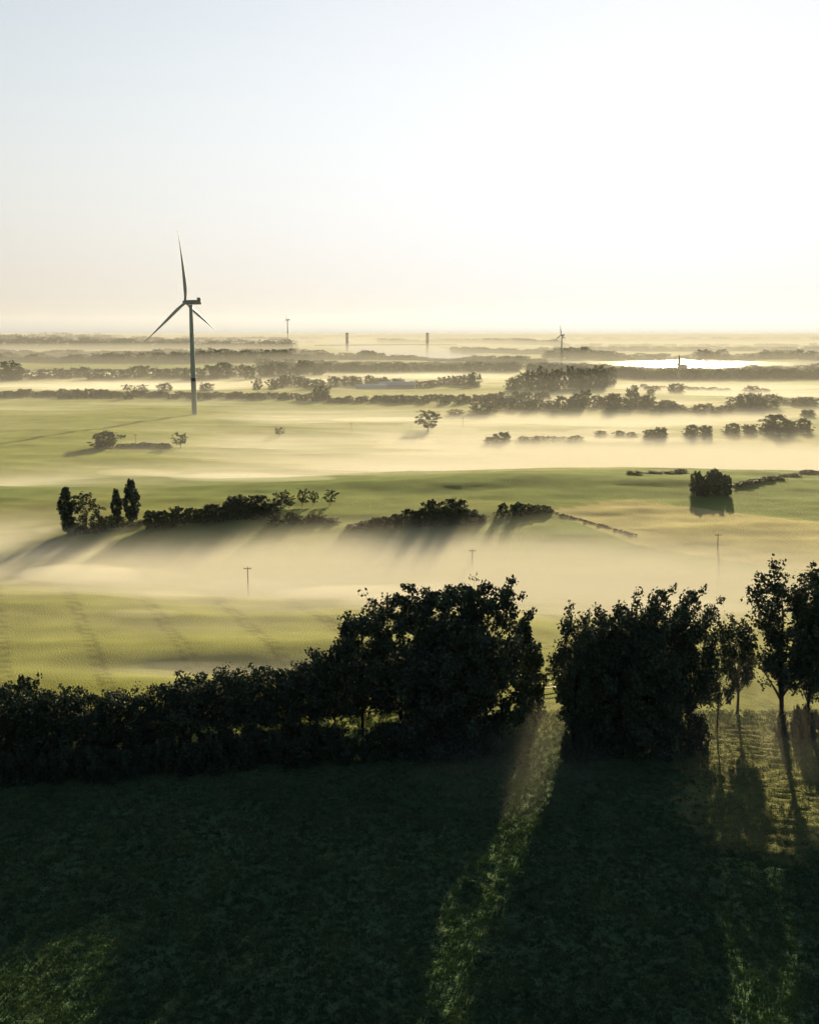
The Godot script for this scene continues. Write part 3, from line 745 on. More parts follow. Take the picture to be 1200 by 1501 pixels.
	["hedge_bush", "far_bush", "bush of the curved hedge right of the square grove, third from the left", "bush", "bushes of the curved hedge", [[157, -467.3, 5.5, 7]]],
	["hedge_bush", "far_bush", "bush of the curved hedge right of the square grove, fourth from the left", "bush", "bushes of the curved hedge", [[159.3, -470.3, 5.5, 6.5]]],
	["hedge_bush", "far_bush", "bush of the curved hedge right of the square grove, fifth from the left", "bush", "bushes of the curved hedge", [[162.2, -471.7, 5.7, 6.6]]],
	["hedge_bush", "far_bush", "bush of the curved hedge right of the square grove, sixth from the left", "bush", "bushes of the curved hedge", [[167.3, -476.2, 5.7, 6.7]]],
	["hedge_bush", "far_bush", "bush of the curved hedge right of the square grove, seventh from the left", "bush", "bushes of the curved hedge", [[170.6, -479.5, 5.8, 4.9]]],
	["hedge_bush", "far_bush", "bush of the curved hedge right of the square grove, eighth from the left", "bush", "bushes of the curved hedge", [[174.1, -480.5, 5.5, 7.3]]],
	["hedge_bush", "far_bush", "bush of the curved hedge right of the square grove, ninth from the left", "bush", "bushes of the curved hedge", [[185.1, -503.8, 3.3, 6.3]]],
	["hedge_bush", "far_bush", "bush of the curved hedge right of the square grove, tenth from the left", "bush", "bushes of the curved hedge", [[190, -506.5, 3.2, 5.8]]],
	["hedge_bush", "far_bush", "bush of the curved hedge right of the square grove, eleventh from the left", "bush", "bushes of the curved hedge", [[192.3, -507, 3.2, 5.7]]],
	["hedge_bush", "far_bush", "bush of the curved hedge right of the square grove, twelfth from the left", "bush", "bushes of the curved hedge", [[200, -517, 3.2, 6.6]]],
	["hedge_bush", "far_bush", "bush of the curved hedge right of the square grove, thirteenth from the left", "bush", "bushes of the curved hedge", [[203.7, -518.9, 3.3, 6.5]]],
	["hedge_bush", "far_bush", "bush of the curved hedge right of the square grove, last from the left", "bush", "bushes of the curved hedge", [[207.2, -520.8, 2.8, 5.7]]],
	["round_tree", "copse", "dark round tree in the green field left of the turbine foot", "tree", "", [[-188.8, -635.5, 12, 18.3]]],
	["field_tree", "airy", "small upright tree right of the dark round tree", "tree", "", [[-145, -648.3, 10.3, 9.8]]],
	["low_hedge_bush", "far_bush", "low bush between the round tree and the upright tree, first from the left", "bush", "low bushes between two field trees", [[-179.5, -642.9, 3.4, 10.3]]],
	["low_hedge_bush", "far_bush", "low bush between the round tree and the upright tree, second from the left", "bush", "low bushes between two field trees", [[-173.5, -646.9, 3.3, 9.8]]],
	["low_hedge_bush", "far_bush", "low bush between the round tree and the upright tree, third from the left", "bush", "low bushes between two field trees", [[-168.9, -647.6, 3.5, 11]]],
	["low_hedge_bush", "far_bush", "low bush between the round tree and the upright tree, fourth from the left", "bush", "low bushes between two field trees", [[-163.2, -648.2, 3.3, 11.3]]],
	["low_hedge_bush", "far_bush", "low bush between the round tree and the upright tree, last from the left", "bush", "low bushes between two field trees", [[-154.7, -646.8, 3.5, 9.2]]],
	["field_tree", "airy", "faint small tree alone in the mist below the turbine", "tree", "", [[-93.4, -734.3, 5.6, 7.5]]],
	["lone_tree", "airy", "lone dark tree standing in the bright mist", "tree", "", [[13.9, -773.1, 15.4, 19.1]]],
	["field_tree", "copse", "larger tree of the pair right of the lone dark tree", "tree", "trees in the bright mist at right", [[64.2, -707.3, 4.7, 12.6]]],
	["field_tree", "copse", "smaller tree of the pair right of the lone dark tree", "tree", "trees in the bright mist at right", [[55.1, -699.7, 2.2, 9.6]]],
	["hedge_bush", "far_bush", "bush of the faint hedge in the bright mist, first from the left", "bush", "bushes of the faint hedge", [[79.6, -710.5, 0.9, 14]]],
	["hedge_bush", "far_bush", "bush of the faint hedge in the bright mist, second from the left", "bush", "bushes of the faint hedge", [[85.5, -708.3, 0, 12.4]]],
	["hedge_bush", "far_bush", "bush of the faint hedge in the bright mist, third from the left", "bush", "bushes of the faint hedge", [[90.3, -712.3, 1.1, 12.9]]],
	["hedge_bush", "far_bush", "bush of the faint hedge in the bright mist, fourth from the left", "bush", "bushes of the faint hedge", [[99.6, -715.5, 0.7, 11.7]]],
	["hedge_bush", "far_bush", "bush of the faint hedge in the bright mist, fifth from the left", "bush", "bushes of the faint hedge", [[106.6, -715.5, 0.4, 11]]],
	["hedge_bush", "far_bush", "bush of the faint hedge in the bright mist, last from the left", "bush", "bushes of the faint hedge", [[115, -712, 1.2, 14.1]]],
	["mist_tree", "copse", "leftmost of the small trees in the right mist band", "tree", "trees in the bright mist at right", [[139.3, -746.4, 2, 9.2]]],
	["mist_tree", "copse", "second small tree of the right mist band", "tree", "trees in the bright mist at right", [[152.5, -742.7, 2.4, 9.2]]],
	["mist_tree", "copse", "third small tree of the right mist band", "tree", "trees in the bright mist at right", [[160.1, -736.8, 1.9, 9.1]]],
	["mist_tree", "copse", "fourth tree of the right mist band", "tree", "trees in the bright mist at right", [[169.5, -722.4, 5.2, 10.9]]],
	["mist_tree", "copse", "tallest early tree of the right mist band", "tree", "trees in the bright mist at right", [[177.7, -724.4, 6.5, 10.9]]],
	["mist_tree", "copse", "pale tree in the right mist band", "tree", "trees in the bright mist at right", [[201.3, -733.1, 7.6, 12]]],
	["mist_tree", "copse", "pale narrow tree in the right mist band", "tree", "trees in the bright mist at right", [[211.5, -733.1, 7.2, 10]]],
	["mist_tree", "copse", "spreading tree in the right mist band", "tree", "trees in the bright mist at right", [[235.7, -749.6, 7.2, 14.4]]],
	["mist_tree", "copse", "tree left of the large dome in the right mist", "tree", "trees in the bright mist at right", [[248.7, -749.8, 6.2, 12.3]]],
	["mist_tree", "copse", "large domed tree in the right mist band", "tree", "trees in the bright mist at right", [[266.5, -752.2, 13.5, 22.7]]],
	["mist_tree", "copse", "round tree right of the large dome", "tree", "trees in the bright mist at right", [[278.2, -751.4, 7.5, 12.3]]],
	["mist_tree", "copse", "tall round tree near the right edge in the mist", "tree", "trees in the bright mist at right", [[290.2, -755.3, 10.2, 13.4]]],
	["mist_tree", "copse", "small round tree above the right mist band", "tree", "trees in the bright mist at right", [[346.6, -894.9, 6.5, 14.7]]],
	["distant_hedge_bush", "far_bush", "bush of the long far hedge behind the turbine", "bush", "bushes of the far hedge behind the turbine", [[-460.8, -1141.4, 11.5, 14.3], [-453.4, -1135.3, 8.4, 15.4], [-444.7, -1139.3, 8.7, 15.3], [-451.9, -1169.2, 7.3, 16.9], [-431.5, -1139.2, 9.2, 13.2], [-436.4, -1164.7, 9.5, 17.8], [-429.7, -1161.4, 9.5, 14.8], [-412, -1143.8, 7.3, 11.3], [-412.3, -1158, 7.3, 14.5], [-407.6, -1163.6, 8.3, 17.7], [-395.8, -1155.9, 7.3, 15.7], [-387.3, -1152.6, 10.2, 12.5], [-372.9, -1120.1, 8, 17], [-371, -1141.7, 9.9, 17.5], [-362.3, -1132.3, 11.2, 13.4], [-350.6, -1133.7, 11.2, 17.5], [-339.6, -1128, 10.5, 14.2], [-335.2, -1133.5, 10.7, 15.9], [-323.1, -1123.7, 9.2, 13.8], [-319.9, -1139.8, 7.9, 17.1], [-301.7, -1108.7, 10, 12], [-305, -1147.9, 9.6, 13.9], [-296.7, -1149.1, 9.7, 16.4], [-284.8, -1137.6, 7.3, 11.8], [-280.2, -1147.6, 8.2, 13.4], [-272.2, -1142.4, 8.2, 15.1], [-255.7, -1119, 6.7, 12.8], [-254.1, -1147.8, 8.2, 16], [-244.5, -1144, 6.9, 14.2], [-231.6, -1118, 7.5, 14.3], [-233.7, -1153.5, 6.6, 16.8], [-218.2, -1117.8, 8.6, 17.1], [-214, -1142.2, 7.4, 14], [-208.2, -1147.5, 6.1, 14.5], [-194.6, -1123.1, 7.9, 14.7], [-190.9, -1131.7, 8.4, 12], [-187.1, -1131.2, 8.3, 14.5], [-172.6, -1115.2, 7.7, 16.2], [-165.8, -1111.7, 8.3, 16.4], [-157.5, -1106.8, 8.1, 12.1], [-154.9, -1143.2, 7.4, 13.5], [-146.6, -1130.7, 7.1, 13.6], [-134, -1101, 9.1, 13.5], [-130, -1098, 7.4, 13.5], [-125.6, -1129.8, 6.9, 14.1], [-111.9, -1078.3, 8.5, 13.1], [-108, -1117.5, 7.7, 11.6], [-95.5, -1071.2, 11.5, 14], [-89.2, -1078.5, 11.5, 13.9]]],
	["distant_tree", "airy", "leftmost faint tree behind the far hedge", "tree", "faint single trees of the far plain", [[-335.5, -1231.1, 11.9, 15.2]]],
	["distant_tree", "airy", "second faint tree behind the far hedge", "tree", "faint single trees of the far plain", [[-327.2, -1262, 10.4, 15.6]]],
	["distant_tree", "far", "third faint tree behind the far hedge", "tree", "faint single trees of the far plain", [[-300, -1263.6, 12, 17.3]]],
	["distant_tree", "far", "spreading tree right of the turbine tower", "tree", "faint single trees of the far plain", [[-249.7, -1267.3, 11.8, 17.4]]],
	["distant_tree", "airy", "left of two open trees beyond the far hedge", "tree", "faint single trees of the far plain", [[-179.1, -1219.3, 19.7, 15]]],
	["distant_tree", "airy", "right of two open trees beyond the far hedge", "tree", "faint single trees of the far plain", [[-163.2, -1227.4, 19.3, 15.1]]],
	["distant_tree", "far", "round tree at the right end of the far hedge", "tree", "faint single trees of the far plain", [[-92.6, -1092.4, 16.5, 19.5]]],
	["distant_tree", "airy", "faint tree alone on the far left plain", "tree", "faint single trees of the far plain", [[-989.7, -3052.5, 24.6, 37.6]]],
	["distant_hedge_bush", "far_bush", "bush of the second far hedge in the middle", "bush", "bushes of the second far hedge", [[-80.4, -1056, 5.9, 11.6], [-74.2, -1057.5, 6.9, 14.1], [-66, -1049.5, 6.5, 14.6], [-62.3, -1054.9, 8.5, 11.5], [-51.5, -1048.7, 8.1, 11], [-46.3, -1060.8, 8.2, 10.7], [-36.6, -1049.5, 8, 10.7], [-32.4, -1063.5, 8.5, 12], [-24.8, -1061.7, 9, 13.1], [-17.3, -1048.4, 9.1, 14.2], [-9.3, -1044.5, 9.6, 13.4], [-3.3, -1049.9, 8.9, 14.9], [5.7, -1053, 9, 15.6], [15.6, -1040.2, 10, 12.3], [24.1, -1076.9, 8.7, 12.6], [31.6, -1083.8, 8.3, 15.8], [36.6, -1032, 10, 13], [44.6, -1082.1, 7.8, 15.2], [52.5, -1037.2, 10.5, 13.3], [59.4, -1044.3, 9, 10.4], [70.5, -1089.3, 7.7, 14.2], [75.1, -1068.9, 8.7, 11.2], [80.4, -1053.7, 10.6, 12.7], [89.3, -1092.4, 8.6, 11.1], [97, -1096.6, 9.5, 11.4], [103, -1068.4, 8.2, 12.9], [114.3, -1109.9, 9.5, 11.7], [120.7, -1108.8, 8.9, 16.9], [126.8, -1110.1, 8.5, 12.3], [137.7, -1103.8, 7.9, 11.5], [149.7, -1146.2, 7.3, 17.5]]],
	["distant_tree", "far", "brown round wood edge tree above the lone tree", "tree", "", [[67.7, -944.8, 11.6, 27.2]]],
	["distant_tree", "far", "small tree left of the brown round tree", "tree", "", [[41.7, -922.9, 4.5, 13.9]]],
	["distant_tree", "far", "round tree of the far left tree row", "tree", "trees of the far left tree row", [[-648.4, -1627, 15.5, 19.4], [-601.7, -1546.7, 17.1, 20.6], [-590.7, -1549.7, 16.4, 21], [-613.3, -1649.5, 15.8, 23.2], [-578.7, -1605.9, 12.6, 24.6], [-581.4, -1652.6, 15, 24.3], [-561.5, -1657.8, 16, 24.3], [-542, -1634.9, 14, 23.3], [-536.2, -1668.4, 17.1, 25.9], [-526.7, -1682.2, 18.3, 21.2], [-490.8, -1601.3, 12.8, 23.1], [-483.4, -1611.1, 17, 17], [-471.4, -1619.8, 15.6, 24.3], [-456.4, -1632.3, 14.8, 20], [-447.5, -1637.9, 15.6, 19.2], [-432.2, -1642, 20.4, 22.2], [-427.2, -1668.7, 19.9, 20.6], [-402.2, -1642.9, 17.7, 22.8], [-387.3, -1638.2, 15.7, 19.9], [-377.5, -1636.5, 15.6, 25.8], [-364.7, -1650.4, 16.9, 26.7], [-341.2, -1599.3, 17.8, 21.2], [-324.8, -1601.5, 19.1, 16.7], [-310.4, -1620.5, 22.8, 25.3], [-311.4, -1672.1, 19.8, 20.2], [-295.2, -1642.9, 25.8, 26.2], [-294.1, -1705.1, 20.5, 25.1], [-271.9, -1692.8, 21.6, 18.3], [-249.1, -1622.8, 22.3, 17.4], [-239.2, -1706.7, 18.5, 23.2], [-228.6, -1698.9, 21, 20.6], [-212.5, -1725.4, 22.9, 21.5], [-190.4, -1696.4, 16.9, 19.6], [-183.4, -1776.8, 24.7, 24.7], [-179.4, -1849.2, 22.5, 24.5], [-156.8, -1777.5, 16, 22.9]]],
	["distant_tree", "far", "largest spreading tree at the far left edge", "tree", "", [[-626.1, -1627.1, 28.8, 37.9]]],
	["distant_tree", "far", "tree of the dark far hedgerow left of centre, first from the left", "tree", "trees of the far hedgerow left of centre", [[-168.4, -1335.2, 14.4, 19.8]]],
	["distant_tree", "far", "tree of the dark far hedgerow left of centre, second from the left", "tree", "trees of the far hedgerow left of centre", [[-168.7, -1408.7, 16, 19.9]]],
	["distant_tree", "far", "tree of the dark far hedgerow left of centre, third from the left", "tree", "trees of the far hedgerow left of centre", [[-154.8, -1420.2, 13.3, 19]]],
	["distant_tree", "far", "tree of the dark far hedgerow left of centre, fourth from the left", "tree", "trees of the far hedgerow left of centre", [[-143.3, -1381.1, 14.6, 17.8]]],
	["distant_tree", "far", "tree of the dark far hedgerow left of centre, fifth from the left", "tree", "trees of the far hedgerow left of centre", [[-126, -1321.8, 14.1, 20.9]]],
	["distant_tree", "far", "tree of the dark far hedgerow left of centre, sixth from the left", "tree", "trees of the far hedgerow left of centre", [[-113.8, -1317.1, 13.9, 19.9]]],
	["distant_tree", "far", "tree of the dark far hedgerow left of centre, seventh from the left", "tree", "trees of the far hedgerow left of centre", [[-101.2, -1373.8, 15.7, 16.8]]],
	["distant_tree", "far", "tree of the dark far hedgerow left of centre, eighth from the left", "tree", "trees of the far hedgerow left of centre", [[-94.3, -1396.6, 11.7, 16.5]]],
	["distant_tree", "far", "tree of the dark far hedgerow left of centre, ninth from the left", "tree", "trees of the far hedgerow left of centre", [[-80.8, -1414.6, 13.7, 22.6]]],
	["distant_tree", "far", "tree of the dark far hedgerow left of centre, tenth from the left", "tree", "trees of the far hedgerow left of centre", [[-70.2, -1386.3, 14.5, 17.7]]],
	["distant_tree", "far", "tree of the dark far hedgerow left of centre, eleventh from the left", "tree", "trees of the far hedgerow left of centre", [[-55.3, -1434.2, 14.5, 17.2]]],
	["distant_tree", "far", "tree of the dark far hedgerow left of centre, twelfth from the left", "tree", "trees of the far hedgerow left of centre", [[-44.7, -1411.2, 11.2, 17.6]]],
	["distant_tree", "far", "tree of the dark far hedgerow left of centre, thirteenth from the left", "tree", "trees of the far hedgerow left of centre", [[-36.3, -1403.6, 12.6, 18.1]]],
	["distant_tree", "far", "tree of the dark far hedgerow left of centre, fourteenth from the left", "tree", "trees of the far hedgerow left of centre", [[-22.5, -1371.1, 11.8, 20.5]]],
	["distant_tree", "far", "tree of the dark far hedgerow left of centre, last from the left", "tree", "trees of the far hedgerow left of centre", [[-14.2, -1398.1, 11.9, 16]]],
	["distant_tree", "far", "tree of the far hedgerow in the centre, first from the left", "tree", "trees of the far hedgerow in the centre", [[0.3, -1355.9, 7.7, 16.1]]],
	["distant_tree", "far", "tree of the far hedgerow in the centre, second from the left", "tree", "trees of the far hedgerow in the centre", [[9.1, -1355.9, 10.3, 17.6]]],
	["distant_tree", "far", "tree of the far hedgerow in the centre, third from the left", "tree", "trees of the far hedgerow in the centre", [[22.3, -1344.6, 11.6, 20.6]]],
	["distant_tree", "far", "tree of the far hedgerow in the centre, fourth from the left", "tree", "trees of the far hedgerow in the centre", [[31.6, -1366.9, 10.7, 20.9]]],
	["distant_tree", "far", "tree of the far hedgerow in the centre, fifth from the left", "tree", "trees of the far hedgerow in the centre", [[45.2, -1398.6, 13.1, 15.8]]],
	["distant_tree", "far", "tree of the far hedgerow in the centre, sixth from the left", "tree", "trees of the far hedgerow in the centre", [[57.1, -1402.9, 15, 16.7]]],
	["distant_tree", "far", "tree of the far hedgerow in the centre, seventh from the left", "tree", "trees of the far hedgerow in the centre", [[66.3, -1383.5, 15.9, 18]]],
	["distant_tree", "far", "tree of the far hedgerow in the centre, eighth from the left", "tree", "trees of the far hedgerow in the centre", [[79.4, -1379.6, 16.8, 19.6]]],
	["distant_tree", "far", "tree of the far hedgerow in the centre, last from the left", "tree", "trees of the far hedgerow in the centre", [[85.1, -1354.8, 20.3, 18.4]]],
	["distant_tree", "far", "tree of the dark far copse right of centre, first from the left", "tree", "trees of the dark far copse", [[126.2, -1277.4, 17.3, 15.2]]],
	["distant_tree", "far", "tree of the dark far copse right of centre, second from the left", "tree", "trees of the dark far copse", [[133.5, -1287.8, 19.7, 15.9]]],
	["distant_tree", "far", "tree of the dark far copse right of centre, third from the left", "tree", "trees of the dark far copse", [[148.9, -1341.8, 22.1, 14.1]]],
	["distant_tree", "far", "tree of the dark far copse right of centre, fourth from the left", "tree", "trees of the dark far copse", [[150, -1294.8, 25.9, 13.3]]],
	["distant_tree", "far", "tree of the dark far copse right of centre, fifth from the left", "tree", "trees of the dark far copse", [[158.8, -1283.1, 23.8, 19.6]]],
	["distant_tree", "far", "tree of the dark far copse right of centre, sixth from the left", "tree", "trees of the dark far copse", [[177.1, -1384.2, 27, 17.1]]],
	["distant_tree", "far", "tree of the dark far copse right of centre, seventh from the left", "tree", "trees of the dark far copse", [[170.1, -1264.6, 24.2, 18.6]]],
	["distant_tree", "far", "tree of the dark far copse right of centre, eighth from the left", "tree", "trees of the dark far copse", [[179.3, -1291.4, 27, 13.3]]],
	["distant_tree", "far", "tree of the dark far copse right of centre, ninth from the left", "tree", "trees of the dark far copse", [[189, -1298.1, 27.7, 14.3]]],
	["distant_tree", "far", "tree of the dark far copse right of centre, tenth from the left", "tree", "trees of the dark far copse", [[205.8, -1329.3, 28.7, 14.7]]],
	["distant_tree", "far", "tree of the dark far copse right of centre, eleventh from the left", "tree", "trees of the dark far copse", [[213.3, -1325.8, 25.2, 18.2]]],
	["distant_tree", "far", "tree of the dark far copse right of centre, twelfth from the left", "tree", "trees of the dark far copse", [[221.7, -1335.3, 27.7, 14.8]]],
	["distant_tree", "far", "tree of the dark far copse right of centre, thirteenth from the left", "tree", "trees of the dark far copse", [[221.3, -1296.5, 27.3, 16.5]]],
	["distant_tree", "far", "tree of the dark far copse right of centre, fourteenth from the left", "tree", "trees of the dark far copse", [[237.2, -1331.3, 26.8, 19.5]]],
	["distant_tree", "far", "tree of the dark far copse right of centre, fifteenth from the left", "tree", "trees of the dark far copse", [[266.2, -1449.1, 26.3, 17.8]]],
	["distant_tree", "far", "tree of the dark far copse right of centre, sixteenth from the left", "tree", "trees of the dark far copse", [[250, -1332.4, 25.5, 15.6]]],
	["distant_tree", "far", "tree of the dark far copse right of centre, last from the left", "tree", "trees of the dark far copse", [[281.2, -1452.6, 23, 21.8]]],
	["distant_tree", "far", "tree of the misty rise above the white mist bank", "tree", "trees of the misty rise", [[80.5, -988.2, 8.6, 13.7], [86, -990, 11.4, 13.3], [95.5, -986.1, 8.6, 14.8], [102.6, -980.7, 9.8, 16.1], [111.6, -990.1, 8.3, 11.5], [114.6, -970.7, 10.4, 12.5], [120.9, -977.1, 9.9, 12], [130.2, -980.5, 8.1, 12.7], [135.6, -974.7, 9, 13.6], [143.8, -969.4, 14.2, 12.6], [155.9, -981.2, 11.6, 14.2], [161.3, -981.8, 15.2, 14.3], [172.7, -1011.6, 16.4, 11.9], [182.6, -1001.6, 12.7, 15.2], [191.3, -1008.9, 11.4, 12.2], [190.7, -972.2, 15.2, 14.4], [195.7, -980.1, 14.5, 16.6], [206.3, -976.6, 11.1, 16.9], [222.2, -1027, 17, 16.6], [223.8, -992.2, 13.3, 15.8], [230.9, -995.9, 11.5, 13.4], [232.7, -963.2, 9.5, 16.4], [245.4, -980.5, 9.3, 16], [247.6, -968.4, 7.5, 16.2], [253.2, -968.1, 5.7, 14.3], [260.4, -960.9, 3.5, 16], [269.3, -956.8, 7.1, 16.7], [281.7, -972.3, 6.1, 12.2], [281.9, -947.1, 5.3, 12.4], [297.1, -964.6, 4.3, 13.4]]],
	["distant_tree", "far", "tree of the misty right hedgerow, first from the left", "tree", "trees of the misty right hedgerow", [[297.2, -966.9, 6, 17.5]]],
	["distant_tree", "far", "tree of the misty right hedgerow, second from the left", "tree", "trees of the misty right hedgerow", [[313.9, -993.6, 10.8, 17.6]]],
	["distant_tree", "far", "tree of the misty right hedgerow, third from the left", "tree", "trees of the misty right hedgerow", [[322.7, -995, 14.2, 14.6]]],
	["distant_tree", "far", "tree of the misty right hedgerow, fourth from the left", "tree", "trees of the misty right hedgerow", [[332.3, -994.4, 14.4, 18.7]]],
	["distant_tree", "far", "tree of the misty right hedgerow, fifth from the left", "tree", "trees of the misty right hedgerow", [[339.4, -995.9, 11.5, 16]]],
	["distant_tree", "far", "tree of the misty right hedgerow, sixth from the left", "tree", "trees of the misty right hedgerow", [[352.2, -1004.5, 13.3, 16.2]]],
	["distant_tree", "far", "tree of the misty right hedgerow, seventh from the left", "tree", "trees of the misty right hedgerow", [[379.1, -1059.1, 7.9, 14.7]]],
	["distant_tree", "far", "tree of the misty right hedgerow, eighth from the left", "tree", "trees of the misty right hedgerow", [[385.8, -1044.4, 6.4, 15.4]]],
	["distant_tree", "far", "tree of the misty right hedgerow, ninth from the left", "tree", "trees of the misty right hedgerow", [[388.1, -1026.2, 9.5, 17.7]]],
	["distant_tree", "far", "tree of the misty right hedgerow, tenth from the left", "tree", "trees of the misty right hedgerow", [[404.3, -1052.6, 7.5, 16.2]]],
	["distant_tree", "far", "tree of the misty right hedgerow, last from the left", "tree", "trees of the misty right hedgerow", [[402.5, -1028.9, 8.7, 14.7]]],
	["distant_hedge_bush", "far_bush", "bush of the thin far hedge at right, first from the left", "bush", "bushes of the thin far hedge", [[291.4, -1337.4, 5.3, 11]]],
	["distant_hedge_bush", "far_bush", "bush of the thin far hedge at right, second from the left", "bush", "bushes of the thin far hedge", [[318.1, -1405.3, 3.3, 11.8]]],
	["distant_hedge_bush", "far_bush", "bush of the thin far hedge at right, third from the left", "bush", "bushes of the thin far hedge", [[309.6, -1339.1, 4.2, 15.1]]],
	["distant_hedge_bush", "far_bush", "bush of the thin far hedge at right, fourth from the left", "bush", "bushes of the thin far hedge", [[318.5, -1338.2, 4.4, 13]]],
	["distant_hedge_bush", "far_bush", "bush of the thin far hedge at right, fifth from the left", "bush", "bushes of the thin far hedge", [[342.3, -1396.7, 1.3, 12.4]]],
	["distant_hedge_bush", "far_bush", "bush of the thin far hedge at right, sixth from the left", "bush", "bushes of the thin far hedge", [[351.9, -1387.8, 2.7, 12]]],
	["distant_hedge_bush", "far_bush", "bush of the thin far hedge at right, seventh from the left", "bush", "bushes of the thin far hedge", [[351.6, -1346.5, 2.9, 11.9]]],
	["distant_hedge_bush", "far_bush", "bush of the thin far hedge at right, eighth from the left", "bush", "bushes of the thin far hedge", [[363.6, -1368.9, 2.5, 15.1]]],
	["distant_hedge_bush", "far_bush", "bush of the thin far hedge at right, ninth from the left", "bush", "bushes of the thin far hedge", [[366.5, -1346.3, 2.7, 13.3]]],
	["distant_hedge_bush", "far_bush", "bush of the thin far hedge at right, tenth from the left", "bush", "bushes of the thin far hedge", [[374, -1346.1, 2.4, 11.5]]],
	["distant_hedge_bush", "far_bush", "bush of the thin far hedge at right, eleventh from the left", "bush", "bushes of the thin far hedge", [[386.2, -1359.1, 1.8, 11.1]]],
	["distant_hedge_bush", "far_bush", "bush of the thin far hedge at right, twelfth from the left", "bush", "bushes of the thin far hedge", [[389, -1343, 1.7, 11]]],
	["distant_hedge_bush", "far_bush", "bush of the thin far hedge at right, thirteenth from the left", "bush", "bushes of the thin far hedge", [[398.7, -1356.8, 1.7, 15.4]]],
	["distant_hedge_bush", "far_bush", "bush of the thin far hedge at right, fourteenth from the left", "bush", "bushes of the thin far hedge", [[405.1, -1340.1, 1, 15.8]]],
	["distant_hedge_bush", "far_bush", "bush of the thin far hedge at right, last from the left", "bush", "bushes of the thin far hedge", [[414.3, -1348.4, 1.2, 11.2]]],
	["distant_tree", "far", "block shaped tree on the thin far hedge", "tree", "", [[330.5, -1280.9, 10.3, 19.3]]],
	["distant_tree", "far", "single round tree left of the block shaped tree", "tree", "", [[279.2, -1195, 8.2, 9.8]]],
	["distant_tree", "far", "left of two round trees at the far right", "tree", "", [[433.8, -1308.7, 5.6, 23.3]]],
	["distant_tree", "far", "right of two round trees at the far right", "tree", "", [[448.2, -1302.9, 3.3, 12.5]]],
]
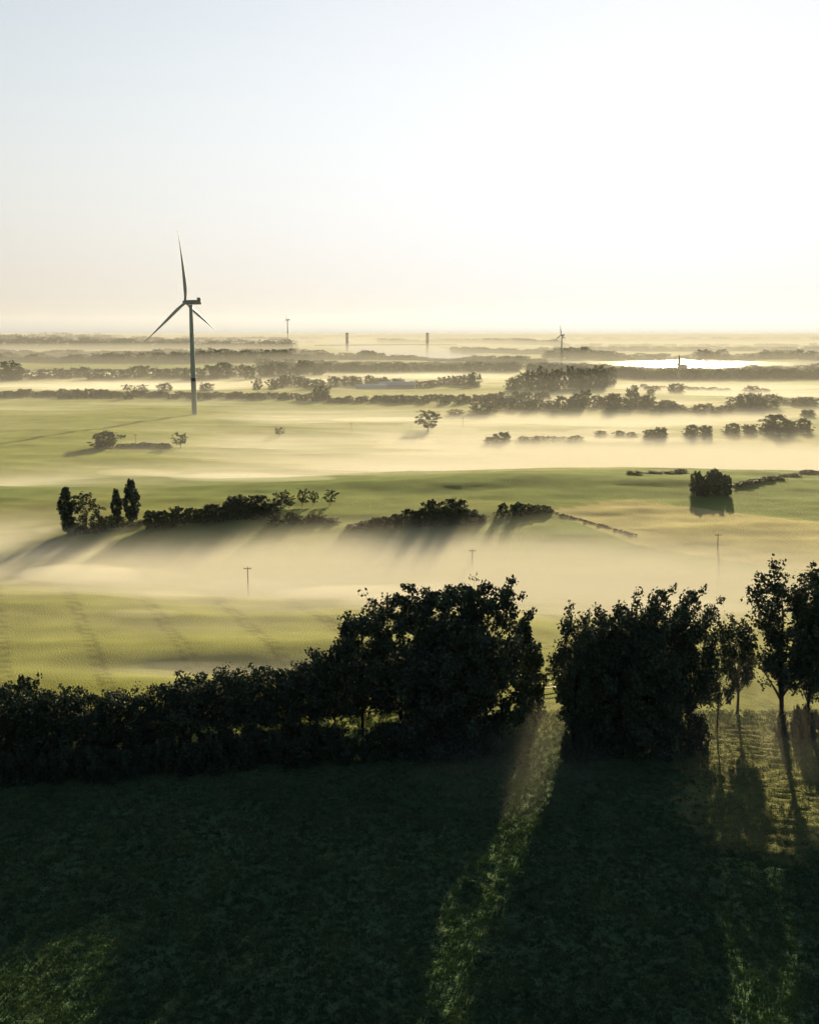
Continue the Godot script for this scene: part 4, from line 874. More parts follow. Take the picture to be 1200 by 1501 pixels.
const WOODS := [
	["pale woodland band on the far horizon", [[-7308.8, -16894.6, 34.8, 179.8], [-7190.7, -16939.6, 32.1, 279.8], [-7077.3, -16982.7, 39.5, 304], [-6958.8, -17027.8, 38.3, 181.9], [-6850.8, -17068.9, 24.9, 291.4], [-6769.7, -17099.8, 30.9, 180.8], [-6700.5, -17126.1, 34.6, 283.6], [-6641.4, -17148.5, 23.8, 167.6], [-6519.8, -17194.8, 38.1, 296.9], [-6408.3, -17237.2, 23, 240.5], [-6304.8, -17276.6, 36.6, 300.6], [-6243.2, -17300, 24.3, 261.5], [-6184.9, -17322.3, 23, 216.4], [-6125.9, -17344.7, 36.9, 169.1], [-6051.3, -17373.1, 27.6, 327.9], [-5951.1, -17411.2, 24.5, 301.2], [-5844.4, -17451.8, 33.9, 207.4], [-5778.1, -17477, 30.5, 199.8], [-5668.6, -17518.7, 34.8, 262.6], [-5573, -17555, 28.5, 192.5], [-5498.5, -17583.4, 27.2, 202.5], [-5392.8, -17623.6, 21.6, 232.4], [-5265, -17672.2, 28.3, 326.2], [-5169.1, -17708.7, 25.5, 282.8], [-5097.9, -17735.8, 29.9, 266.1], [-5006.2, -17770.7, 27, 322], [-4888.9, -17815.3, 24, 193.4], [-4778, -17857.5, 27.3, 328.6], [-4720.3, -17879.5, 35.9, 335.3], [-4634.1, -17912.3, 25.6, 270.6], [-4545.6, -17945.9, 30.5, 266.1], [-4411.2, -17997.1, 28.5, 305.8], [-4329.2, -18028.3, 25.1, 274.6], [-4212.5, -18072.7, 21.8, 185.2], [-4077.5, -18124, 26.6, 216.7], [-3981.7, -18160.5, 35.8, 212.2], [-3855.7, -18208.4, 24.4, 322.6], [-3783.1, -18236, 35.1, 238.8], [-3683.5, -18273.9, 24.2, 225.2], [-3561.5, -18305.9, 26.3, 223.9], [-3428.6, -18305.9, 35.4, 276.7], [-3347.6, -18305.9, 36, 256.9], [-3237.9, -18305.9, 25.9, 239], [-3092.8, -18305.9, 22.9, 200.5], [-3027.6, -18305.9, 19.8, 245.2], [-2953.7, -18305.9, 33.8, 295.4], [-2873.7, -18305.9, 30.3, 291.4], [-2778.5, -18305.9, 25.4, 338.5], [-2645.2, -18305.9, 25.9, 282.5], [-2553.6, -18305.9, 25.7, 286.5], [-2438.1, -18305.9, 28.4, 304.3], [-2355.7, -18305.9, 24.4, 343.8], [-2287.8, -18305.9, 32.8, 345], [-2215.9, -18305.9, 22.6, 274.7], [-2145.1, -18305.9, 26, 175.1], [-2006.9, -18305.9, 32, 334.3], [-1864.6, -18305.9, 35, 243.8], [-1786.6, -18305.9, 23.8, 190.3], [-1715.5, -18305.9, 35.5, 323], [-1629.3, -18305.9, 31.8, 251.3], [-1516.9, -18305.9, 30.2, 338.3], [-1422.7, -18305.9, 29, 323.6], [-1336.8, -18305.9, 34.6, 319.1], [-1244.7, -18305.9, 21.5, 316.6], [-1147.7, -18305.9, 31.8, 191.4], [-1007.5, -18305.9, 29.8, 233.2], [-927.4, -18305.9, 33.8, 325.6], [-851.4, -18305.9, 27.8, 282.3], [-741.6, -18305.9, 28.8, 242.8], [-660.3, -18305.9, 23, 329.6], [-546.8, -18305.9, 33.5, 332.3], [-464.5, -18305.9, 35.1, 282.5], [-327.9, -18305.9, 27.7, 192.8], [-178.6, -18305.9, 35.5, 233.5], [-28.4, -18305.9, 23.7, 305.1], [42.9, -18305.9, 22.6, 243.3], [108.7, -18305.9, 23.8, 335.4], [177.6, -18305.9, 30.1, 330.4], [271.1, -18305.9, 32.9, 309.1], [374, -18305.9, 20, 322.5], [512.9, -18305.9, 25.4, 207.6], [637.1, -18305.9, 27.9, 257.6], [750.8, -18305.9, 33.1, 208.1], [894.4, -18305.9, 32, 192.1], [1043.5, -18305.9, 29.3, 291.2], [1137.6, -18305.9, 36.2, 231.5], [1273.3, -18288.9, 33.9, 332], [1362.7, -18268.3, 22.2, 204.4], [1463.7, -18244.9, 36.8, 198.9], [1571.2, -18220.1, 32.4, 265.9], [1652.6, -18201.3, 33.5, 228.4], [1791, -18169.3, 38, 244.2], [1925.3, -18138.3, 28.7, 216.2], [2071, -18104.6, 37.8, 195.4], [2134.8, -18089.9, 31.4, 319.2], [2220.5, -18070.1, 34.5, 308.4], [2289, -18054.3, 39.7, 285.1], [2358.4, -18038.3, 29.9, 196], [2469.9, -18012.5, 23.6, 248.4], [2554.1, -17993, 28.1, 290.4], [2620.4, -17977.7, 35.7, 234.9], [2723.3, -17953.9, 35.1, 282.6], [2805.6, -17934.9, 22.8, 230.1], [2884.9, -17916.6, 39.1, 191.6], [2963.5, -17898.5, 23.3, 240.7], [3060.4, -17876.1, 21.8, 333.7], [3183.2, -17847.7, 36.2, 224.9], [3284.6, -17824.3, 35.9, 227.9], [3362.2, -17806.3, 36.3, 295.7], [3471, -17781.2, 32.3, 248.4], [3580.4, -17756, 27.6, 172.4], [3707.7, -17726.5, 32.1, 225.8], [3843.8, -17695.1, 26.3, 226.8], [3905.4, -17680.9, 32.8, 241.6], [3994.6, -17660.3, 39.7, 264.3], [4074.1, -17641.9, 26.3, 256], [4156.4, -17622.9, 25.1, 242.2], [4222.2, -17607.7, 36.2, 175.9], [4314.9, -17586.3, 23.5, 323.9], [4424.9, -17560.9, 38.9, 206.6], [4499.5, -17543.6, 34.5, 272.8], [4559.8, -17529.7, 32.2, 237.2], [4669.8, -17504.3, 25.3, 232.1], [4774.9, -17480, 36.8, 241.3], [4882.2, -17455.2, 41.5, 250.8], [4979, -17432.9, 38.8, 206.6], [5100.3, -17404.8, 35.5, 197], [5179.8, -17386.5, 32, 230.8], [5264.2, -17367, 36.2, 200.5], [5360.2, -17344.8, 30.5, 179.3], [5462.5, -17321.2, 36.6, 325.3], [5590.9, -17291.5, 40.5, 278.4], [5674, -17272.3, 41, 307.5], [5799.4, -17243.3, 26.8, 267.9], [5929.7, -17213.2, 31.8, 273.8], [6035.1, -17188.9, 25.4, 302.8], [6114.1, -17170.6, 39.3, 251.9], [6214.3, -17147.5, 36.3, 302.8], [6333.5, -17119.9, 29.3, 249.5], [6440.9, -17095.1, 39.8, 293.3], [6506, -17080.1, 24.7, 263.5], [6582, -17062.5, 40.1, 259.1], [6671.6, -17041.8, 29.3, 177.6], [6791.3, -17014.2, 35.1, 232.5], [6900.6, -16988.9, 31.3, 233], [6977, -16971.3, 34.4, 166.1], [7050.5, -16954.3, 26.7, 180.3], [7111.5, -16940.2, 26.2, 220.9], [7204.6, -16918.7, 32, 275.9], [7282.2, -16900.8, 28, 160.5], [-7663, -17714, 37.8, 273.3], [-7587.9, -17744.3, 27.7, 231.8], [-7491, -17783.2, 37.2, 309.3], [-7381.1, -17827.4, 39.7, 297.2], [-7258.7, -17876.6, 38.7, 202], [-7136.5, -17925.8, 22.3, 192.2], [-7024.9, -17970.6, 22.9, 215.5], [-6912.5, -18015.8, 36.7, 305.6], [-6819.6, -18053.2, 32.7, 192.7], [-6715.6, -18095, 27.5, 221.7], [-6656.4, -18118.8, 40.7, 216.6], [-6525.9, -18171.3, 26.3, 327], [-6413.3, -18216.6, 39.3, 239.6], [-6284.9, -18268.2, 23.6, 345.3], [-6165.7, -18316.1, 26.5, 306.6], [-6038.5, -18367.2, 32.2, 180.2], [-5957.1, -18400, 40.8, 222.3], [-5853.9, -18441.5, 35.1, 218.5], [-5788.6, -18467.8, 33.3, 265.7], [-5684.6, -18509.6, 21, 188.1], [-5606.3, -18541.1, 38.7, 339.7], [-5498.2, -18584.5, 26.6, 319.9], [-5439.1, -18608.3, 21.5, 235.3], [-5330.5, -18651.9, 31.5, 309.1], [-5247.4, -18685.4, 33.9, 221.7], [-5130.2, -18732.5, 30.1, 205.4], [-5042, -18768, 27.7, 244.5], [-4934.5, -18811.2, 22.1, 292.9], [-4809.5, -18861.4, 32.6, 334.7], [-4672.6, -18916.5, 27.9, 183.7], [-4604.7, -18943.8, 23.3, 335.8], [-4484.3, -18992.2, 28, 277.7], [-4413.3, -19020.8, 26.1, 361.1], [-4334.7, -19052.4, 25.8, 334.7], [-4219.1, -19098.9, 30.5, 224.4], [-4096.1, -19148.3, 19.4, 341.3], [-4000.1, -19186.9, 22.7, 329.9], [-3905.9, -19224.8, 22.4, 252.9], [-3826.1, -19256.9, 36.4, 315.2], [-3692.3, -19271.7, 35.5, 194.3], [-3595.2, -19271.7, 32.5, 316.8], [-3509.7, -19271.7, 25.5, 283.7], [-3409.7, -19271.7, 20.5, 262.9], [-3295, -19271.7, 24, 256.9], [-3209.9, -19271.7, 18.7, 320.4], [-3092, -19271.7, 27.3, 295.8], [-2997, -19271.7, 35.3, 282.6], [-2846.9, -19271.7, 34.9, 362.4], [-2744.8, -19271.7, 17.9, 323.7], [-2651.8, -19271.7, 32.8, 345.4], [-2494.5, -19271.7, 21.7, 289.8], [-2376.9, -19271.7, 22.1, 333.4], [-2232.8, -19271.7, 31.6, 334.2], [-2077.9, -19271.7, 26.2, 184.6], [-1992.5, -19271.7, 24.7, 260.7], [-1840.9, -19271.7, 25, 310.9], [-1758.9, -19271.7, 27.2, 312.9], [-1607.3, -19271.7, 20.1, 231.2], [-1493.5, -19271.7, 18.6, 199.4], [-1418.8, -19271.7, 34, 316.7], [-1321.1, -19271.7, 23.9, 334.3], [-1179.3, -19271.7, 36.8, 308.9], [-1038.5, -19271.7, 24.1, 341], [-896, -19271.7, 25.8, 341.3], [-778.2, -19271.7, 35.7, 235.1], [-625.2, -19271.7, 31.3, 269.2], [-477.6, -19271.7, 24.6, 327.6], [-366.6, -19271.7, 28.1, 197], [-280.3, -19271.7, 34.9, 281.2], [-164.2, -19271.7, 36.7, 299.1], [-86.8, -19271.7, 30.6, 187.8], [24.6, -19271.7, 35.3, 355], [125.8, -19271.7, 22, 263.8], [223.7, -19271.7, 21.8, 233.2], [338.8, -19271.7, 25.7, 364.8], [471, -19271.7, 37.4, 266.3], [625.8, -19271.7, 21.6, 250.4], [705.6, -19271.7, 33.2, 321.4], [790.3, -19271.7, 20.9, 231.5], [921.2, -19271.7, 24.9, 227.2], [1036.5, -19271.7, 26.2, 232.2], [1153.1, -19271.7, 26.3, 358.1], [1247.2, -19271.7, 35.3, 275.7], [1367.8, -19246.2, 29.2, 349.4], [1452.7, -19225.5, 28.8, 268.5], [1537.1, -19205, 29.9, 264.8], [1637, -19180.7, 23.6, 361.6], [1789.2, -19143.7, 34.9, 249.3], [1939, -19107.2, 37.8, 197.6], [2010.6, -19089.8, 20.1, 272.8], [2114.4, -19064.5, 37.6, 340.9], [2266.8, -19027.4, 25.7, 345.4], [2381.6, -18999.5, 33.5, 212.7], [2473.2, -18977.2, 36.9, 246.5], [2542.4, -18960.3, 39.2, 341.5], [2680.6, -18926.7, 23.4, 242.9], [2784.1, -18901.5, 29, 320.7], [2874.7, -18879.4, 29.7, 277.6], [3011.2, -18846.2, 33.2, 179.5], [3109.8, -18822.2, 22.2, 209.9], [3227.2, -18793.7, 37.9, 226.7], [3344, -18765.2, 38.6, 259], [3457.3, -18737.6, 32.8, 312.3], [3592.2, -18704.8, 35.2, 312.6], [3719, -18674, 28.6, 282.1], [3829.6, -18647.1, 25.6, 299.3], [3915, -18626.2, 27.6, 302.5], [4016.3, -18601.6, 22.4, 232.1], [4124.7, -18575.2, 29.4, 282.7], [4202.3, -18556.3, 27.4, 196.6], [4308.6, -18530.5, 32.1, 298.2], [4441.5, -18498.1, 20.8, 215.9], [4578.1, -18464.9, 31.8, 263.7], [4643.1, -18449.1, 23.6, 215.1], [4727.3, -18428.6, 35.5, 215.9], [4812.2, -18407.9, 36, 267.8], [4902.8, -18385.8, 25.9, 337.3], [5039.6, -18352.6, 34.3, 293.1], [5159.7, -18323.3, 26.8, 243.4], [5235.9, -18304.8, 26.1, 287.8], [5324.8, -18283.1, 28.1, 185.2], [5448.1, -18253.1, 23.2, 341.4], [5517.5, -18236.2, 27.7, 308.4], [5588.8, -18218.9, 29.6, 205.7], [5666.2, -18200, 42.4, 221.3], [5793.7, -18169, 30.2, 309.9], [5930.4, -18135.7, 39.9, 318], [6060.6, -18104, 29, 229.2], [6133.7, -18086.3, 33.7, 235.6], [6213.3, -18066.9, 28.5, 280.4], [6292.5, -18047.6, 39.8, 256.8], [6407, -18019.7, 28.9, 280.7], [6535.7, -17988.4, 26.9, 246.2], [6652.2, -17960.1, 29, 228.6], [6723.5, -17942.7, 35.5, 292.6], [6839.7, -17914.4, 37.3, 262.1], [6903.5, -17898.9, 30.7, 246.2], [7020.5, -17870.4, 24.9, 178.5], [7152.3, -17838.3, 40.5, 332.5], [7285.2, -17806, 39.5, 218.3], [7353.5, -17789.4, 23.9, 296.6], [7484.2, -17757.5, 26.3, 229.2], [7599.9, -17729.4, 36.7, 223.7]]],
	["hazy woodland on the left plain", [[-1917.3, -4561.5, 41.5, 51.8], [-1889.1, -4561.5, 45.5, 70.6], [-1862.8, -4561.5, 49.9, 61.2], [-1836.6, -4561.5, 40.2, 43.6], [-1816.6, -4561.5, 61.4, 55.6], [-1782.1, -4561.5, 44.1, 64.4], [-1745.8, -4561.5, 37.1, 50.9], [-1724.8, -4561.5, 45.7, 48.4], [-1695.8, -4561.5, 59.4, 54.7], [-1664, -4561.5, 54, 45.2], [-1631.7, -4561.5, 55.6, 74.8], [-1602.3, -4561.5, 34.6, 60.3], [-1575.6, -4561.5, 53.4, 41.6], [-1538.8, -4561.5, 54.4, 42.6], [-1502.5, -4561.5, 44.7, 62.2], [-1466.5, -4561.5, 38.8, 49.6], [-1444.3, -4561.5, 40.9, 66.1], [-1423.2, -4561.5, 52.4, 59.4], [-1405.8, -4561.5, 35.8, 65.2], [-1386.3, -4561.5, 41.9, 62.7], [-1368.2, -4561.5, 45.7, 70.5], [-1342.2, -4561.5, 36.7, 48.6], [-1304.5, -4561.5, 37.4, 61.3], [-1288.1, -4561.5, 45.4, 39.4], [-1262.5, -4561.5, 49.4, 49], [-1239.7, -4561.5, 49.5, 50.5], [-1212.7, -4561.5, 48.9, 61.4], [-1176, -4561.5, 33.1, 76.9], [-1157.5, -4561.5, 34.2, 48.8], [-1121.1, -4561.5, 37.3, 67.8], [-1088.2, -4561.5, 44.9, 43.3], [-1054.6, -4561.5, 28.1, 56.4], [-1037.8, -4561.5, 45.6, 70.9], [-1004.7, -4552.6, 37.2, 65.9], [-965.9, -4527.7, 45.3, 68.2], [-923.3, -4500.3, 26.2, 73.2], [-894.3, -4481.7, 32, 43.1], [-857, -4457.8, 30.8, 54.1], [-837.8, -4445.5, 41.3, 53.8], [-798.1, -4420, 34.9, 71.2], [-776, -4405.8, 39.6, 47], [-751.7, -4390.3, 27.7, 51.8], [-726.9, -4374.3, 30.2, 54.6], [-689.4, -4350.2, 29.8, 68.8], [-662.5, -4333, 36.4, 54.3], [-623.3, -4307.8, 24.4, 58.3], [-595.5, -4290, 43.4, 68.8], [-565.3, -4270.6, 36, 43], [-538.5, -4253.4, 29.4, 46.6], [-516.4, -4239.2, 33.7, 54.7], [-499.9, -4228.7, 43.5, 50.1], [-2301, -5476.7, 52.9, 48], [-2275.3, -5476.7, 59.7, 83.4], [-2250, -5476.7, 30.5, 60.9], [-2225.9, -5476.7, 65.9, 70.5], [-2193.1, -5476.7, 37.7, 78.9], [-2159.7, -5476.7, 64.3, 91.1], [-2133.8, -5476.7, 57.5, 55.5], [-2099.2, -5476.7, 41.9, 62.2], [-2073.1, -5476.7, 65.3, 75.3], [-2035.3, -5476.7, 61.1, 58.6], [-1996.4, -5476.7, 39.5, 53.7], [-1951.4, -5476.7, 39.1, 81.1], [-1923.7, -5476.7, 30, 68.1], [-1887.8, -5476.7, 29.3, 86.7], [-1863.8, -5476.7, 59.7, 57.2], [-1841.3, -5476.7, 32.6, 72.9], [-1809.6, -5476.7, 50.9, 70.7], [-1778.9, -5476.7, 38.1, 66.9], [-1737, -5476.7, 33.7, 88.3], [-1698.2, -5476.7, 56.6, 67.2], [-1657, -5476.7, 49, 74.3], [-1632.1, -5476.7, 32.4, 63], [-1603.3, -5476.7, 32.1, 51.5], [-1583.7, -5476.7, 44.6, 68.3], [-1561.4, -5476.7, 45, 83.6], [-1519.1, -5476.7, 27, 84.8], [-1497.8, -5476.7, 44.1, 68.4], [-1477.7, -5476.7, 30.6, 60.4], [-1438.1, -5476.7, 32.9, 59.9], [-1409.8, -5476.7, 39, 56.5], [-1390.1, -5476.7, 39.3, 58], [-1364.1, -5476.7, 28, 82.3], [-1334, -5476.7, 49.1, 83.3], [-1307.8, -5476.7, 46, 82.8], [-1264.9, -5476.7, 40.4, 73], [-1222.5, -5476.7, 32.1, 63.7], [-1194.5, -5455.8, 45.1, 89.1], [-1146.7, -5420, 41, 77], [-1118.1, -5398.6, 26, 64.1], [-1074.7, -5366.2, 31.6, 50.1], [-1035.6, -5336.9, 28.4, 48.2], [-1012.5, -5319.5, 38.5, 79], [-962.2, -5281.9, 33.8, 84.7], [-920.2, -5250.5, 38.3, 65.5], [-875, -5216.6, 32.8, 67.8], [-833.7, -5185.7, 41.5, 65.3], [-798.5, -5159.4, 30.5, 75.4], [-770.5, -5138.4, 33, 64.8], [-747.2, -5120.9, 24.8, 86.6], [-711.8, -5094.4, 34.6, 60.2], [-679.6, -5070.3, 35.6, 55.6], [-634.7, -5036.7, 35.7, 52.7], [-597.8, -5009.1, 44.9, 58.5], [-563.9, -4983.7, 23.9, 56], [-2876.6, -6849.8, 28, 59.8], [-2838.8, -6849.8, 49, 117.5], [-2803, -6849.8, 61.3, 76], [-2766.6, -6849.8, 65.6, 112.3], [-2725.7, -6849.8, 38.2, 75.5], [-2679.9, -6849.8, 29.9, 72.7], [-2624.6, -6849.8, 58.4, 101.5], [-2569.9, -6849.8, 49.9, 114.2], [-2532.8, -6849.8, 51, 113.7], [-2489.1, -6849.8, 68.1, 68], [-2447.5, -6849.8, 55, 62.5], [-2396.9, -6849.8, 55.3, 112.5], [-2360.7, -6849.8, 61.5, 84.1], [-2309.7, -6849.8, 29, 92.4], [-2277.3, -6849.8, 45.7, 74.6], [-2241.3, -6849.8, 68.7, 60.2], [-2186.9, -6849.8, 34.7, 73.5], [-2142.7, -6849.8, 66.2, 108.1], [-2098.6, -6849.8, 35.3, 84.5], [-2060.3, -6849.8, 30.4, 77.9], [-2033.5, -6849.8, 59.3, 113.3], [-2000.2, -6849.8, 60.3, 92.5], [-1971.7, -6849.8, 44.5, 104.8], [-1939.9, -6849.8, 43.8, 114.2], [-1887.5, -6849.8, 24.7, 61.3], [-1831.8, -6849.8, 35.5, 68], [-1775.6, -6849.8, 50.5, 117.3], [-1750.3, -6849.8, 51.3, 87.1], [-1706.4, -6849.8, 31.4, 107.4], [-1678.6, -6849.8, 25.7, 78.1], [-1623.4, -6849.8, 27.9, 99.9], [-1594.9, -6849.8, 17.3, 76.2], [-1563.8, -6849.8, 33.4, 105.3], [-1529.1, -6849.8, 30.8, 94.8], [-1489.2, -6814.8, 42.4, 82.7], [-1431.1, -6762.6, 23.9, 70.7], [-1376, -6713.1, 18.7, 98.7], [-1339.9, -6680.7, 44.8, 114.5], [-1284.2, -6630.6, 37.1, 99.6], [-1234.1, -6585.6, 25.5, 77.2], [-1181.4, -6538.2, 33.5, 78.1], [-1142, -6502.8, 22, 104.4], [-1104.2, -6468.9, 43.4, 69.9], [-1050.3, -6420.4, 34.3, 56], [-994.1, -6369.9, 31.8, 58.7], [-942.1, -6323.2, 29.4, 100.8], [-887.8, -6274.4, 19.3, 101.9], [-849.5, -6240, 19.8, 80.5], [-802.8, -6198, 38.6, 86.9], [-775.6, -6173.6, 18.2, 62.8], [-732.5, -6134.9, 18.8, 96.7], [-680.7, -6088.4, 31.9, 56.2], [-3836.3, -9139.1, 63.8, 147], [-3786.2, -9139.1, 55.1, 121.6], [-3730.3, -9139.1, 34, 125.2], [-3690.7, -9139.1, 49.1, 86.3], [-3621.5, -9139.1, 70.6, 107.6], [-3563.6, -9139.1, 60.1, 149.4], [-3497.1, -9139.1, 60.3, 112.7], [-3432.8, -9139.1, 49.2, 129], [-3385.9, -9139.1, 45.4, 125.6], [-3314.8, -9139.1, 58.3, 142], [-3273.1, -9139.1, 61.7, 97.2], [-3200.7, -9139.1, 73, 101.5], [-3148.1, -9139.1, 35.9, 131], [-3110.5, -9139.1, 54.9, 135.6], [-3071.9, -9139.1, 70.7, 143.8], [-3039.6, -9139.1, 73, 93.7], [-2971.2, -9139.1, 56.7, 112.7], [-2915.4, -9139.1, 24.3, 82.1], [-2874.7, -9139.1, 53, 129.5], [-2836.6, -9139.1, 50, 123.7], [-2801.5, -9139.1, 55, 83.7], [-2729.8, -9139.1, 71, 91.4], [-2670.9, -9139.1, 56.8, 124.2], [-2623.8, -9139.1, 13.8, 123.7], [-2576.2, -9139.1, 56.5, 116.8], [-2510.5, -9139.1, 26.2, 134.5], [-2455.8, -9139.1, 13.7, 110.4], [-2399.9, -9139.1, 11.6, 141.2], [-2347.1, -9139.1, 18.6, 139.7], [-2302, -9139.1, 37, 138.6], [-2253.5, -9139.1, 38, 121.2], [-2217.8, -9139.1, 41.2, 156.7], [-2174.7, -9139.1, 14.4, 79.3], [-2129.1, -9139.1, 26.8, 103.5], [-2056, -9139.1, 5.2, 102.3], [-2011, -9108.9, 6.6, 141.1], [-1939.1, -9028.1, 44.6, 78.7], [-1859.1, -8938.2, 17.1, 113.1], [-1799.9, -8871.7, 35, 105], [-1737.1, -8801.1, 20.4, 107.4], [-1679.4, -8736.3, 37.1, 125.2], [-1591.7, -8637.8, 38.8, 132.1], [-1520.6, -8557.9, 36.7, 83.9], [-1441.3, -8468.9, 40.2, 81.8], [-1400, -8422.5, 12.1, 100.2], [-1363.5, -8381.4, 34.6, 109.9], [-1304.6, -8315.3, 40.2, 132.6], [-1236.3, -8238.6, 34.8, 93.7], [-1189.6, -8186.1, 45.3, 113.7], [-1142.6, -8133.4, 18.8, 129], [-1094.1, -8078.9, 34.3, 95.2], [-1039.4, -8017.4, 44.1, 96.1], [-992.6, -7964.9, 41.4, 126], [-929.9, -7894.4, 26, 73.1]]],
